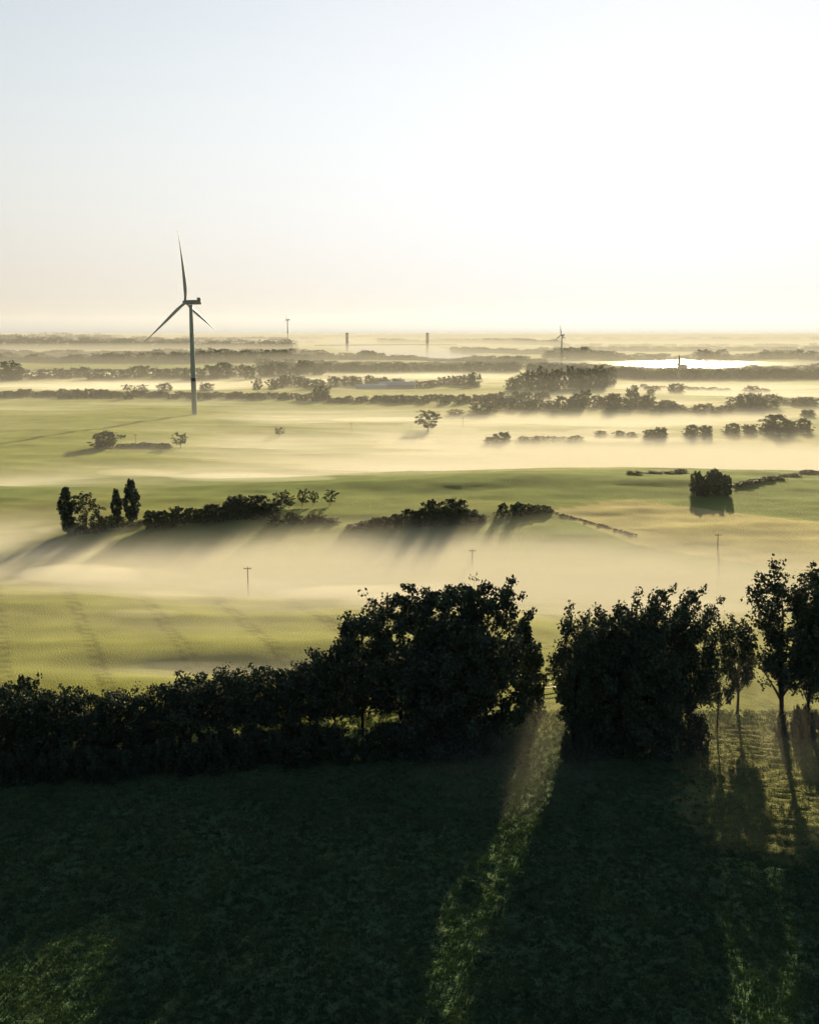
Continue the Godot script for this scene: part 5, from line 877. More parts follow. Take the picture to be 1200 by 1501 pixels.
	["second hazy woodland band on the left plain", [[-1095.4, -2600.8, 21.8, 40.1], [-1074.3, -2591.2, 23.1, 37.2], [-1054.1, -2582.1, 21.3, 38], [-1037.9, -2574.7, 23.5, 22], [-1017.7, -2565.6, 21.6, 24.4], [-1005.9, -2560.2, 15.5, 26.8], [-982.2, -2549.5, 13.8, 38], [-968, -2543.1, 13.1, 33.8], [-944.9, -2532.6, 13.2, 27.4], [-928.7, -2525.3, 13.1, 26.7], [-916.6, -2519.8, 22.1, 32.1], [-901.5, -2512.9, 12.2, 20.8], [-885.2, -2505.6, 14.5, 33], [-863, -2495.5, 14.7, 38.3], [-839, -2484.6, 12.3, 32.6], [-824, -2480.1, 15.7, 24.8], [-811.4, -2477.6, 16.2, 29.2], [-797.1, -2474.7, 21.1, 40.2], [-783.5, -2471.9, 17.4, 27.3], [-767.2, -2468.6, 14.6, 39.2], [-750.3, -2465.2, 13.2, 27.6], [-735.1, -2462.2, 20.5, 39.7], [-724.2, -2459.9, 22.2, 35.6], [-712, -2457.5, 24.5, 27.6], [-697, -2454.4, 20.3, 24.8], [-683.5, -2451.7, 22.8, 23.6], [-668, -2448.6, 24, 23.9], [-647.4, -2444.4, 16, 27.6], [-631.8, -2441.3, 27.1, 20.4], [-616.4, -2438.1, 15.9, 21.6], [-601.7, -2435.2, 18.3, 20.2], [-585.5, -2431.9, 26.4, 35], [-566.5, -2428, 17.8, 35.4], [-556.8, -2427.9, 21.4, 31], [-546.1, -2434.3, 28.4, 29.4], [-534.2, -2441.4, 25.4, 39.1], [-524.1, -2447.3, 18.7, 23], [-509.2, -2456.2, 25.2, 28.1], [-496.4, -2463.7, 30.1, 24.6], [-484.3, -2470.9, 29.4, 37.4], [-469.1, -2479.9, 22.7, 34.5], [-459.4, -2485.7, 32.6, 22], [-442, -2496, 25.3, 40.4], [-430.5, -2502.9, 27.1, 33.8], [-413.2, -2513.1, 26.6, 30.6], [-401.2, -2520.2, 29.8, 39.4], [-383, -2531, 26.8, 23.6], [-365.4, -2543.5, 26.5, 36.4], [-353.6, -2560.3, 32.1, 36.6], [-344.9, -2572.7, 18, 24.7], [-333.6, -2588.8, 32.1, 25.9], [-319, -2609.7, 29.9, 23.8], [-310.4, -2621.9, 30.5, 32.6], [-300, -2636.8, 19.2, 36.3], [-286.4, -2656.2, 16.3, 42.9], [-274.8, -2672.8, 18, 37.1], [-264.4, -2687.6, 17.5, 22.8], [-248.3, -2710.5, 15.3, 36.7], [-1210.8, -2875.9, 15.5, 33.3], [-1196, -2868.7, 19.2, 30.8], [-1169.5, -2855.7, 11.9, 46.1], [-1151.2, -2846.7, 11.5, 44.4], [-1138.3, -2840.4, 15.9, 25.5], [-1124.5, -2833.6, 17.1, 39.6], [-1109, -2826, 18.4, 34.4], [-1087.7, -2815.5, 20.5, 27.1], [-1075.2, -2809.4, 17.8, 45.8], [-1059.9, -2801.9, 12.1, 37.9], [-1033.8, -2789, 11.2, 24.3], [-1016.4, -2780.5, 10.6, 37.5], [-990.8, -2767.9, 19.5, 41.7], [-972.6, -2759, 10.6, 35.8], [-955.2, -2750.5, 13.3, 23.1], [-928.9, -2737.5, 9.1, 37], [-908.2, -2729.6, 10.6, 32.2], [-894.3, -2726.6, 11.9, 44.3], [-871.8, -2721.6, 10.8, 26], [-857.1, -2718.4, 17.2, 34.9], [-834.3, -2713.3, 13.8, 35.2], [-818.1, -2709.7, 19.9, 28.1], [-794.3, -2704.5, 11.2, 36.6], [-774.7, -2700.1, 20.7, 22.6], [-764.1, -2697.8, 23.9, 26.6], [-740.6, -2692.6, 17, 26.9], [-729.2, -2690.1, 25.2, 22.3], [-717.2, -2687.4, 21.1, 25.5], [-704, -2684.5, 17.3, 24.8], [-692, -2681.9, 15.4, 28.2], [-673.5, -2677.8, 23.3, 37.2], [-663.3, -2675.5, 23.9, 40.9], [-649.3, -2672.4, 18.5, 26.5], [-637.8, -2669.9, 22.2, 31.9], [-627.4, -2667.6, 20.9, 31.1], [-612.8, -2665.1, 17.5, 41.3], [-600.1, -2673.5, 25.1, 38.8], [-583.3, -2684.6, 21.9, 35.5], [-571.2, -2692.6, 18.5, 34.8], [-553.1, -2704.5, 25.8, 23.6], [-534.7, -2716.6, 21.2, 40.1], [-517.6, -2727.9, 18.2, 30.4], [-499, -2740.2, 21, 31.6], [-488.3, -2747.3, 30.3, 27.7], [-475.8, -2755.5, 26.3, 36.6], [-455.6, -2768.8, 22.4, 37.8], [-446.6, -2774.8, 20.2, 34.9], [-428.4, -2786.8, 26.6, 37.6], [-413.2, -2796.8, 19, 32.9], [-395.3, -2818.3, 17.1, 35.3], [-381.6, -2840.4, 19.4, 35.4], [-362.3, -2871.3, 14.8, 35.3], [-345.9, -2897.7, 27.8, 45.2], [-330, -2923.3, 28.1, 24.2], [-311.1, -2953.7, 15.3, 39.2], [-297.2, -2976, 22.8, 36.2], [-276.8, -3008.8, 16.1, 25.8], [-264.9, -3028, 23.2, 46.3], [-1353.2, -3215.8, 8, 37.7], [-1332.4, -3204.7, 21.1, 33], [-1311.1, -3193.3, 15.7, 35.1], [-1282.7, -3178, 8.3, 35.9], [-1252.7, -3162, 16.1, 32.8], [-1223.5, -3146.3, 18.5, 27.7], [-1191, -3128.9, 12.6, 36.2], [-1162.8, -3113.8, 6.5, 35], [-1134.3, -3098.5, 16.2, 48], [-1113.1, -3087.2, 12.4, 25.7], [-1098.4, -3079.3, 12.1, 28.1], [-1073.1, -3065.7, 4.1, 32.4], [-1046.4, -3051.4, 8.9, 40.5], [-1019.5, -3037, 9.7, 45.5], [-1005.2, -3033.2, 7.7, 38], [-990.4, -3029.6, 13.7, 48.4], [-968.8, -3024.4, 11, 37.2], [-944, -3018.3, 9.9, 30.2], [-918, -3012, 7.6, 44], [-895.5, -3006.5, 10.6, 32.6], [-869.1, -3000.1, 10.7, 28.6], [-845.3, -2994.3, 15.6, 26], [-820.5, -2988.2, 19.5, 34.8], [-807.7, -2985.1, 15.3, 37.6], [-784, -2979.3, 8.9, 46.1], [-762.6, -2974.1, 18.6, 47.3], [-747.9, -2970.6, 20.5, 38.1], [-731.2, -2966.5, 16.7, 27.2], [-716.4, -2962.9, 26.7, 34.7], [-701.6, -2959.3, 13.1, 30.5], [-687.6, -2955.9, 15.2, 28.9], [-667.1, -2963.6, 18.9, 27.8], [-649.6, -2976.6, 10.5, 31.9], [-633.7, -2988.5, 19, 47.8], [-612.3, -3004.3, 28.4, 34], [-593, -3018.7, 21.9, 37.4], [-576.5, -3031, 29.8, 25.8], [-555.7, -3046.5, 22.7, 36.1], [-539, -3058.9, 16, 47.4], [-528.3, -3066.8, 18.5, 25.2], [-511.5, -3079.3, 15, 37.3], [-496.9, -3090.1, 14.3, 42.9], [-475.1, -3106.4, 20.8, 33.3], [-455.9, -3120.6, 22.1, 25.6], [-445.1, -3136.1, 12.3, 42.3], [-435.8, -3153.1, 16.1, 45.4], [-426.3, -3170.7, 11.1, 30.5], [-411, -3198.8, 15.8, 39], [-397.4, -3223.8, 19.6, 43.1], [-376, -3263.2, 11.2, 53.2], [-355.9, -3300.2, 17.5, 36.7], [-334, -3340.5, 8.9, 35.6], [-313.3, -3378.7, 17.4, 29.2], [-296.4, -3409.7, 7.8, 42.9]]],
	["woodland beside the river in the centre", [[-271.1, -1913, 13.5, 26.7], [-261.6, -1913, 12.6, 16.1], [-250.2, -1913, 20.9, 20.5], [-235.4, -1913, 13.1, 29.6], [-223.5, -1913, 15.8, 17.3], [-212.3, -1913, 11.8, 19.9], [-197.7, -1913, 17.3, 26.8], [-189.1, -1913, 10.9, 16.6], [-181.6, -1913, 14.3, 26.4], [-168.3, -1913, 15.6, 25.5], [-159.7, -1913, 16, 19.1], [-150.8, -1913, 18.3, 18], [-139.1, -1913, 13.3, 19.8], [-126.7, -1913, 15.6, 26.9], [-119.8, -1913, 11.7, 28.2], [-107.7, -1913, 12.8, 29.4], [-99.6, -1913, 17.4, 22.4], [-86.2, -1913, 13.5, 22.1], [-75.5, -1913, 14.1, 27.9], [-68, -1913, 12.4, 16.2], [-53.6, -1913, 15.5, 26.7], [-43.9, -1913, 12.4, 22.4], [-28.4, -1913, 13.6, 22.5], [-17, -1916.2, 15.2, 28.9], [-7.1, -1920, 15.8, 18], [6.3, -1925.1, 9.7, 23.8], [21.9, -1931.2, 14.6, 28.3], [36, -1936.5, 14.3, 16.4], [46.8, -1940.7, 12.6, 22.5], [60.6, -1946, 13.7, 19], [70.5, -1945.8, 14.4, 21.8], [82.9, -1942.7, 14.1, 17.1], [96.3, -1939.4, 16.2, 28], [108.7, -1936.3, 15.7, 15.2], [123.2, -1932.7, 18.1, 26.3], [134.7, -1929.8, 12.8, 18], [148, -1926.4, 17.2, 23.8], [163.4, -1922.6, 14.7, 17.3], [172.3, -1920.4, 16.9, 27.3], [186, -1916.9, 17.6, 23.6], [195.8, -1914.5, 17, 19.6], [-291.6, -2058.3, 16.5, 21.1], [-278.2, -2058.3, 17.9, 17.8], [-266.5, -2058.3, 10.9, 21.9], [-256.4, -2058.3, 16.5, 25.6], [-246.5, -2058.3, 13.7, 24.2], [-238.8, -2058.3, 15.7, 29.1], [-229.4, -2058.3, 11, 17.2], [-217.3, -2058.3, 14.1, 26.4], [-209.9, -2058.3, 17, 22.4], [-193.7, -2058.3, 12.8, 29.8], [-181.1, -2058.3, 7.8, 17.2], [-165.3, -2058.3, 14.4, 19.5], [-152.9, -2058.3, 12.8, 31.9], [-136.4, -2058.3, 9.8, 19.9], [-126.8, -2058.3, 12.4, 21.1], [-117.3, -2058.3, 14.4, 20.2], [-107.1, -2058.3, 15.2, 20.9], [-90.5, -2058.3, 8.5, 25.9], [-73.8, -2058.3, 7.5, 17.5], [-66, -2058.3, 12.8, 24.5], [-49, -2058.3, 15.4, 27.2], [-33.9, -2058.3, 13.2, 28.2], [-18.1, -2062.1, 14.4, 26.6], [-6.2, -2067, 8.4, 18.5], [7.7, -2072.8, 14.4, 16.6], [19.4, -2077.6, 11.4, 23.1], [28.9, -2081.5, 6, 22.9], [41.3, -2086.7, 10.9, 30.5], [50.5, -2090.5, 6.2, 19.3], [66.8, -2097.2, 9.8, 26], [76.6, -2096.2, 7, 19.9], [91.7, -2092.1, 8.8, 30.8], [108.7, -2087.5, 8.2, 19], [123.9, -2083.4, 15, 29.3], [140.2, -2079, 15.4, 16.8], [155.3, -2075, 14.1, 27.1], [170.4, -2070.9, 8.7, 24.4], [185.7, -2066.8, 9.5, 28.4], [196.4, -2063.9, 9.8, 22.8], [212.1, -2059.7, 16.2, 23.8], [-315.4, -2227.4, 17.6, 33.4], [-302.7, -2227.4, 9.7, 25.5], [-287.1, -2227.4, 11.8, 19.8], [-275.8, -2227.4, 10.2, 20], [-258, -2227.4, 16.4, 27.1], [-240.8, -2227.4, 8.4, 19.8], [-231.8, -2227.4, 8.5, 24.4], [-222.8, -2227.4, 14.7, 28.8], [-214.7, -2227.4, 12.7, 33.6], [-204.1, -2227.4, 6.4, 17.7], [-194, -2227.4, 14.6, 29.9], [-180.1, -2227.4, 6.8, 31.4], [-164.6, -2227.4, 13.4, 25.2], [-156.3, -2227.4, 6.3, 23.8], [-143.5, -2227.4, 5.3, 34.4], [-129.2, -2227.4, 10.3, 32.4], [-112.3, -2227.4, 11.8, 25.2], [-94.4, -2227.4, 4.1, 33.1], [-81.3, -2227.4, 12, 32.7], [-71.2, -2227.4, 7.7, 24], [-54.4, -2227.4, 9.8, 23.8], [-37.5, -2227.4, 6.3, 34.6], [-28.3, -2227.9, 11.8, 29], [-15.2, -2233.8, 4.5, 25.4], [-6.7, -2237.5, 8.2, 21.7], [9.7, -2244.9, 4.8, 32.5], [18.9, -2249, 6.9, 20.9], [37.5, -2257.3, 10.1, 28.9], [53.4, -2264.5, 9.3, 27.8], [62.8, -2268.7, 10.3, 22.6], [71.9, -2272.7, 6.9, 29.6], [89.8, -2269.7, 9, 26], [105.1, -2265.3, 9.2, 23], [116.9, -2261.8, 4.9, 23.9], [133, -2257.1, 12.1, 22.9], [143.9, -2253.9, 11.8, 20.3], [155.9, -2250.4, 6.3, 29], [174.1, -2245.1, 12.3, 22.7], [184.4, -2242.1, 10.8, 19.6], [200.5, -2237.4, 12.2, 18.1], [213.5, -2233.6, 12.7, 20.7], [224.3, -2230.5, 10.3, 34.6]]],
	["tree belt on the near river bank", [[-239.6, -2801.9, 20.2, 20], [-226.9, -2801.9, 19.8, 27.5], [-212.8, -2801.9, 18.6, 22.5], [-193, -2801.9, 11.2, 33.4], [-173.2, -2801.9, 14, 33.7], [-159.1, -2801.9, 12.6, 35.7], [-141.9, -2801.9, 12.1, 31.2], [-129, -2801.9, 14.4, 36.7], [-117.4, -2801.9, 24.6, 19.5], [-105.7, -2801.9, 24.4, 23.2], [-94.9, -2801.9, 22.7, 22.6], [-73.7, -2763.8, 19.9, 19.3], [-53.6, -2731.5, 12.8, 33], [-41.3, -2731.5, 15.8, 19.6], [-22.1, -2731.5, 15.9, 27.2], [-10.4, -2731.5, 11.6, 26], [7.5, -2731.5, 15.3, 29], [27.2, -2707.7, 10.6, 36.5], [36, -2684.9, 6.6, 25.8], [55.1, -2654.7, 5.9, 23], [71.7, -2640.1, 8.1, 27.8], [87.8, -2625.9, 8.4, 19.2], [104.8, -2611, 8.6, 31.7], [117.8, -2600.8, 9.1, 33.4], [130, -2600.8, 10.7, 34.1], [149.1, -2600.8, 13.2, 35.5], [158, -2592, 10.6, 28.4], [167.4, -2570.7, 14.4, 23.4], [180.7, -2540.8, 15.1, 25.1], [193.7, -2511.8, 16.7, 18.8], [204.8, -2486.8, 12.4, 21.3], [213.7, -2466.7, 12.4, 19.8], [228.4, -2433.7, 19.7, 20.3], [242.1, -2419.7, 12.8, 24.5], [251.9, -2413.3, 19.6, 16.8], [265.7, -2404.2, 12.5, 21.8], [277.2, -2396.7, 11.5, 28.1], [290.6, -2387.9, 9.3, 20.5], [306.6, -2377.4, 10.2, 21.6], [-249.2, -2914.5, 18.8, 28.4], [-229.9, -2914.5, 12.4, 32.1], [-210.8, -2914.5, 11.1, 28], [-200.7, -2914.5, 10, 21.3], [-186, -2914.5, 17.5, 30.9], [-167.3, -2914.5, 17.1, 30.1], [-153.1, -2914.5, 10.9, 38.2], [-135.7, -2914.5, 21.3, 27.2], [-120.7, -2914.5, 23.9, 37.4], [-107.1, -2914.5, 21.2, 24.4], [-91.3, -2912.5, 15.1, 22.3], [-74.8, -2868.6, 16.1, 21], [-60.3, -2838.4, 9.7, 31.6], [-39.5, -2838.4, 9.5, 37.8], [-21.8, -2838.4, 9.9, 37.2], [-2.5, -2838.4, 9.6, 26], [9.8, -2838.4, 8.9, 20.1], [23.3, -2825.9, 8.3, 25.2], [37.7, -2787.3, 7.8, 31.6], [55.6, -2757, 6.8, 26.8], [73.8, -2740.4, 5.8, 37.4], [85.3, -2730, 5.6, 22.1], [103.2, -2713.6, 6, 34.2], [119, -2699.1, 7.2, 34.5], [128.3, -2697.6, 5.1, 33.2], [139.6, -2697.6, 8.3, 25.1], [153.4, -2697.6, 7.3, 27.1], [167.4, -2679.7, 15.7, 19.6], [179.4, -2651.7, 13.5, 35.4], [192, -2622.2, 10, 28.5], [207.6, -2585.6, 16.5, 18.3], [221.2, -2553.7, 14, 21.1], [229.8, -2533.7, 16.5, 33.2], [242.5, -2508.7, 17.4, 27.2], [253.4, -2501.3, 16.8, 20.4], [267.6, -2491.7, 19, 26.2], [275.8, -2486.1, 16.9, 30.2], [291.4, -2475.5, 12.1, 33.5], [305.5, -2465.9, 10.7, 27.3], [312.7, -2461, 13.1, 29.7]]],
	["hazy woods beyond the river in the centre", [[-191.8, -7307.6, 18.3, 70.5], [-160.1, -7307.6, 30.6, 108.2], [-120.3, -7307.6, 29.5, 59.7], [-79.4, -7307.6, 33.1, 104.4], [-51.5, -7307.6, 21, 104.4], [-19.7, -7307.6, 23.6, 94.6], [17.4, -7307.6, 26.1, 105.6], [48.2, -7307.6, 23.5, 56.5], [88.7, -7307.6, 17.1, 78.2], [134.3, -7307.6, 26.6, 77.2], [169.4, -7307.6, 18.1, 74.3], [193.8, -7307.6, 23, 88.7], [235.4, -7307.6, 23.9, 72.7], [280.4, -7307.6, 26.8, 70.7], [308.8, -7307.6, 29.3, 67.6], [352.6, -7307.6, 24.1, 81.7], [382.7, -7307.6, 25.9, 94.5], [426.9, -7180.2, 29.4, 93.1], [470.1, -7053.5, 24.7, 102.5], [492.9, -6986.3, 21.5, 59.5], [516.2, -6918, 33.9, 53.2], [551.6, -6813.9, 30.9, 71.2], [585.4, -6714.7, 34, 95.7], [606.2, -6653.5, 20.9, 95.5], [633.4, -6573.5, 22.3, 93], [669.5, -6467.6, 36.5, 70.2], [689.7, -6389.9, 33.6, 76.2], [718.5, -6264.2, 35.9, 74.7], [736.2, -6186.6, 33.4, 49.9], [758, -6091.5, 29.8, 74.4], [784.4, -5976.5, 31.7, 58.5], [811, -5860.3, 34.1, 53.7], [830, -5777.1, 27.9, 56.1], [-213.1, -8121.6, 31.7, 97], [-174.7, -8121.6, 18.4, 72.2], [-128.3, -8121.6, 29.8, 74.6], [-98.9, -8121.6, 20.7, 107.9], [-58.5, -8121.6, 17.3, 112.2], [-3.4, -8121.6, 20.2, 90.2], [36.4, -8121.6, 17.4, 80.7], [70.3, -8121.6, 13.7, 120.5], [118.1, -8121.6, 16.4, 65.6], [170.1, -8121.6, 20.1, 80.7], [205.1, -8121.6, 18.5, 119.2], [256.1, -8121.6, 28.7, 98.7], [293.2, -8121.6, 25.4, 65.8], [338.5, -8121.6, 24.4, 83.2], [381.1, -8121.6, 14.1, 79.5], [426.3, -8121.3, 17.8, 109.2], [471.8, -7970, 26.3, 113.9], [494.7, -7894.1, 23.3, 105.1], [539.1, -7746.5, 26.9, 99.7], [576.8, -7621.4, 34.2, 102.3], [616.7, -7488.9, 34.1, 75.8], [645.5, -7393, 18.9, 111], [667.8, -7319.1, 31, 63], [686.6, -7256.7, 35.6, 107.7], [724.3, -7131.4, 37.5, 88.8], [753.4, -7015.8, 32.6, 99.4], [769.4, -6936.1, 36.5, 59.3], [799.8, -6783.7, 24.5, 75.5], [814.6, -6709.2, 23.2, 91.6], [842.4, -6569.9, 21.2, 83.9], [863, -6467, 24.3, 56.4], [888.3, -6339.9, 35.3, 70]]],
	["spit of woodland in the river", [[173.1, -4053.1, 19.5, 34.6], [192.8, -3979.1, 16.7, 48.3], [210.7, -3912.1, 19.1, 37.2], [223.8, -3863.1, 15.2, 42.2], [238.2, -3809, 21.9, 45.2], [248.7, -3771, 16.2, 43.9], [263.4, -3741.8, 22.2, 37], [273.7, -3721.6, 20.6, 28.7], [284.6, -3699.8, 16.1, 41.3], [298.6, -3672.1, 11.9, 25.1], [311.1, -3647.4, 18.1, 35.8], [327.2, -3615.3, 18.1, 32.9], [339.9, -3590.1, 17.2, 24.2], [356.4, -3557.4, 19.7, 32.3], [367, -3536.3, 15.8, 38.4], [385.1, -3517.7, 11.5, 36.4], [397.5, -3508.3, 19.3, 25.7], [416.8, -3493.6, 15.9, 30.7], [429.8, -3483.7, 16.3, 26.5], [441.9, -3474.6, 15, 32.3], [451.3, -3467.4, 18.2, 22.7], [465.4, -3456.7, 13.4, 41.5], [478.6, -3446.6, 13.7, 39.2], [493.4, -3435.4, 14.2, 25.2], [509.6, -3423.1, 12.5, 28.4], [179.7, -4209.5, 16.7, 29.7], [193.9, -4154.1, 14, 36.8], [206.7, -4104, 10.2, 44.5], [219.5, -4053.7, 19.9, 44.3], [239.7, -3974.6, 13.7, 42.7], [260, -3901.3, 14.5, 27.9], [275.3, -3869.7, 17.5, 38.9], [286.5, -3846.6, 14.7, 41.8], [298.9, -3820.8, 14.5, 32.7], [316, -3785.6, 15.8, 47.3], [330.3, -3756, 19.9, 25.6], [347, -3721.5, 18.9, 41.9], [361.2, -3692.2, 16, 33.2], [379.1, -3655.4, 13.7, 33], [393.7, -3638.4, 13.2, 33.8], [411.6, -3624.2, 14.8, 29.7], [422.3, -3615.9, 14.3, 27.2], [433.8, -3606.8, 16.9, 31.2], [453.8, -3591, 13.7, 29.2], [468.5, -3579.5, 14.1, 24], [487, -3564.9, 13.6, 45.3], [503.4, -3552, 16, 44.9], [513.5, -3544.1, 16.7, 25.9], [524, -3535.7, 17, 42.8]]],
	["hazy woods beyond the river at right", [[378.4, -2875.9, 15.4, 22.7], [391.2, -2875.9, 24, 27.2], [403.7, -2875.9, 13.2, 39.5], [415.1, -2875.9, 19.5, 32.1], [436.1, -2875.9, 31, 32.9], [450.1, -2875.9, 22.1, 33.8], [467.6, -2875.9, 27, 36], [483.7, -2875.9, 33.2, 23.7], [495.2, -2875.9, 17.1, 37], [506.2, -2875.9, 24.7, 21.3], [514.8, -2868.9, 21.1, 30.8], [525.6, -2850, 24.3, 28.6], [535.7, -2832.1, 23.5, 37.8], [543.1, -2819.3, 14.6, 22.9], [552.9, -2802, 18.9, 22.1], [570.1, -2807.6, 18.6, 27.4], [587.4, -2813.3, 11.2, 21.4], [602.3, -2818.3, 14.1, 35.1], [623, -2825.2, 10.4, 34.8], [637.9, -2830.1, 5.5, 33.5], [659.1, -2837.2, 15, 33.2], [677.5, -2843.3, 8.6, 37.2], [690.3, -2847.5, 14.9, 30.7], [702.9, -2851.8, 5.2, 37.6], [719.1, -2857.1, 6.9, 31.8], [740.9, -2864.4, 9.4, 23.8], [764, -2872.1, 11.9, 22.1], [779.3, -2860.2, 9.4, 36.8], [784.6, -2837, 7.5, 35.8], [792, -2804.4, 27.7, 34.2], [804.6, -2801.9, 25.7, 25.7], [824.6, -2801.9, 22.1, 28.3], [844.1, -2801.9, 13.9, 26.5], [856.8, -2801.9, 14.9, 29.7], [874.2, -2801.9, 9, 22.9], [893.4, -2801.9, 8.2, 29], [904, -2801.9, 13.9, 36], [916, -2801.9, 17.3, 32.7], [933.6, -2801.9, 10.2, 27], [951.1, -2801.9, 21.5, 20.3], [968.1, -2801.9, 22, 36.3], [980.8, -2801.9, 20.5, 35.7], [989.9, -2801.9, 8.4, 25.7], [999.3, -2801.9, 21.2, 21.7], [1011.1, -2801.9, 18.2, 30.2], [1021.1, -2798.9, 8.1, 22.1], [1029.9, -2795.3, 23.1, 19.3], [1046.5, -2788.5, 25.5, 19.6], [1060.4, -2782.8, 21.8, 21.5], [1072.8, -2777.8, 25.1, 20.7], [1085.4, -2772.6, 24, 25.8], [1097.9, -2767.5, 8.3, 30.7], [1111.1, -2762.1, 22.8, 27.9], [1121.3, -2758, 11.4, 36.7], [1137.1, -2751.5, 20.6, 32.7], [1147.4, -2747.3, 12.6, 37], [1156.5, -2743.6, 27.6, 37.8], [1169.5, -2738.3, 12.8, 34.9], [1184.8, -2732.1, 27.4, 23.6], [410.8, -3123.6, 6, 37.3], [423.5, -3123.6, 21.1, 38.7], [444.9, -3123.6, 26.7, 28.7], [456.2, -3123.6, 18.8, 21.9], [471.2, -3123.6, 27, 22.8], [493.8, -3123.6, 30.5, 41.6], [513.2, -3123.6, 27.3, 29.7], [527.9, -3123.6, 31.3, 33.9], [539.6, -3123.6, 22.3, 32.2], [551.9, -3123.6, 10.6, 27.8], [566, -3101.3, 15.9, 37.2], [578.6, -3076.5, 18.6, 30.3], [592.6, -3049.1, 20.2, 32.9], [611.4, -3040.9, 10.5, 31.1], [631.3, -3048, 5.5, 27.9], [650, -3054.7, 4.8, 34.1], [663.4, -3059.5, 2.2, 28.4], [683, -3066.5, 14.7, 35.6], [701.3, -3073.1, 3.2, 26.1], [712.2, -3077, 10.5, 30.4], [732.5, -3084.3, 10.4, 37.7], [755.3, -3092.4, 13.4, 42.4], [766.9, -3096.6, 10.4, 23.1], [789.1, -3104.6, 2, 27.2], [808.1, -3111.4, 1.7, 38], [822.7, -3116.6, 7.1, 41.2], [843.7, -3115.5, 7.5, 34], [848.1, -3092.2, 11.5, 38.6], [852.3, -3070.2, 17.7, 33.2], [856.3, -3049.1, 21.3, 36.9], [864.7, -3036.5, 16.2, 40.6], [881, -3036.5, 12, 22.3], [897.4, -3036.5, 15.5, 31.1], [913.1, -3036.5, 25.8, 33.9], [927.1, -3036.5, 9.8, 26.3], [948.4, -3036.5, 8, 38.4], [964.6, -3036.5, 12.2, 30.1], [977.8, -3036.5, 10.1, 28.6], [990.8, -3036.5, 3.4, 41.3], [1006.9, -3036.5, 12.3, 38.2], [1024.6, -3036.5, 15.8, 31.5], [1044.4, -3036.5, 23.5, 29.6], [1055, -3036.5, 13.6, 21.5], [1070.2, -3036.5, 23.2, 28.1], [1092.3, -3036.5, 21.8, 28.8], [1110.2, -3031.1, 22.7, 25.7], [1123, -3025.4, 13.7, 25.2], [1134, -3020.5, 26.1, 26.4], [1146.4, -3014.9, 14.3, 27], [1160.2, -3008.7, 10, 26.6], [1176, -3001.7, 10.7, 39.9], [1192, -2994.5, 13.4, 33.9], [1204.1, -2989.1, 7.7, 24.5], [1215.9, -2983.8, 25.2, 31.1], [1233.4, -2975.9, 13.5, 20.9], [1250.6, -2968.2, 27, 24.5], [1263.5, -2962.5, 27.8, 36.7], [1278.6, -2955.7, 6.2, 33.6]]],
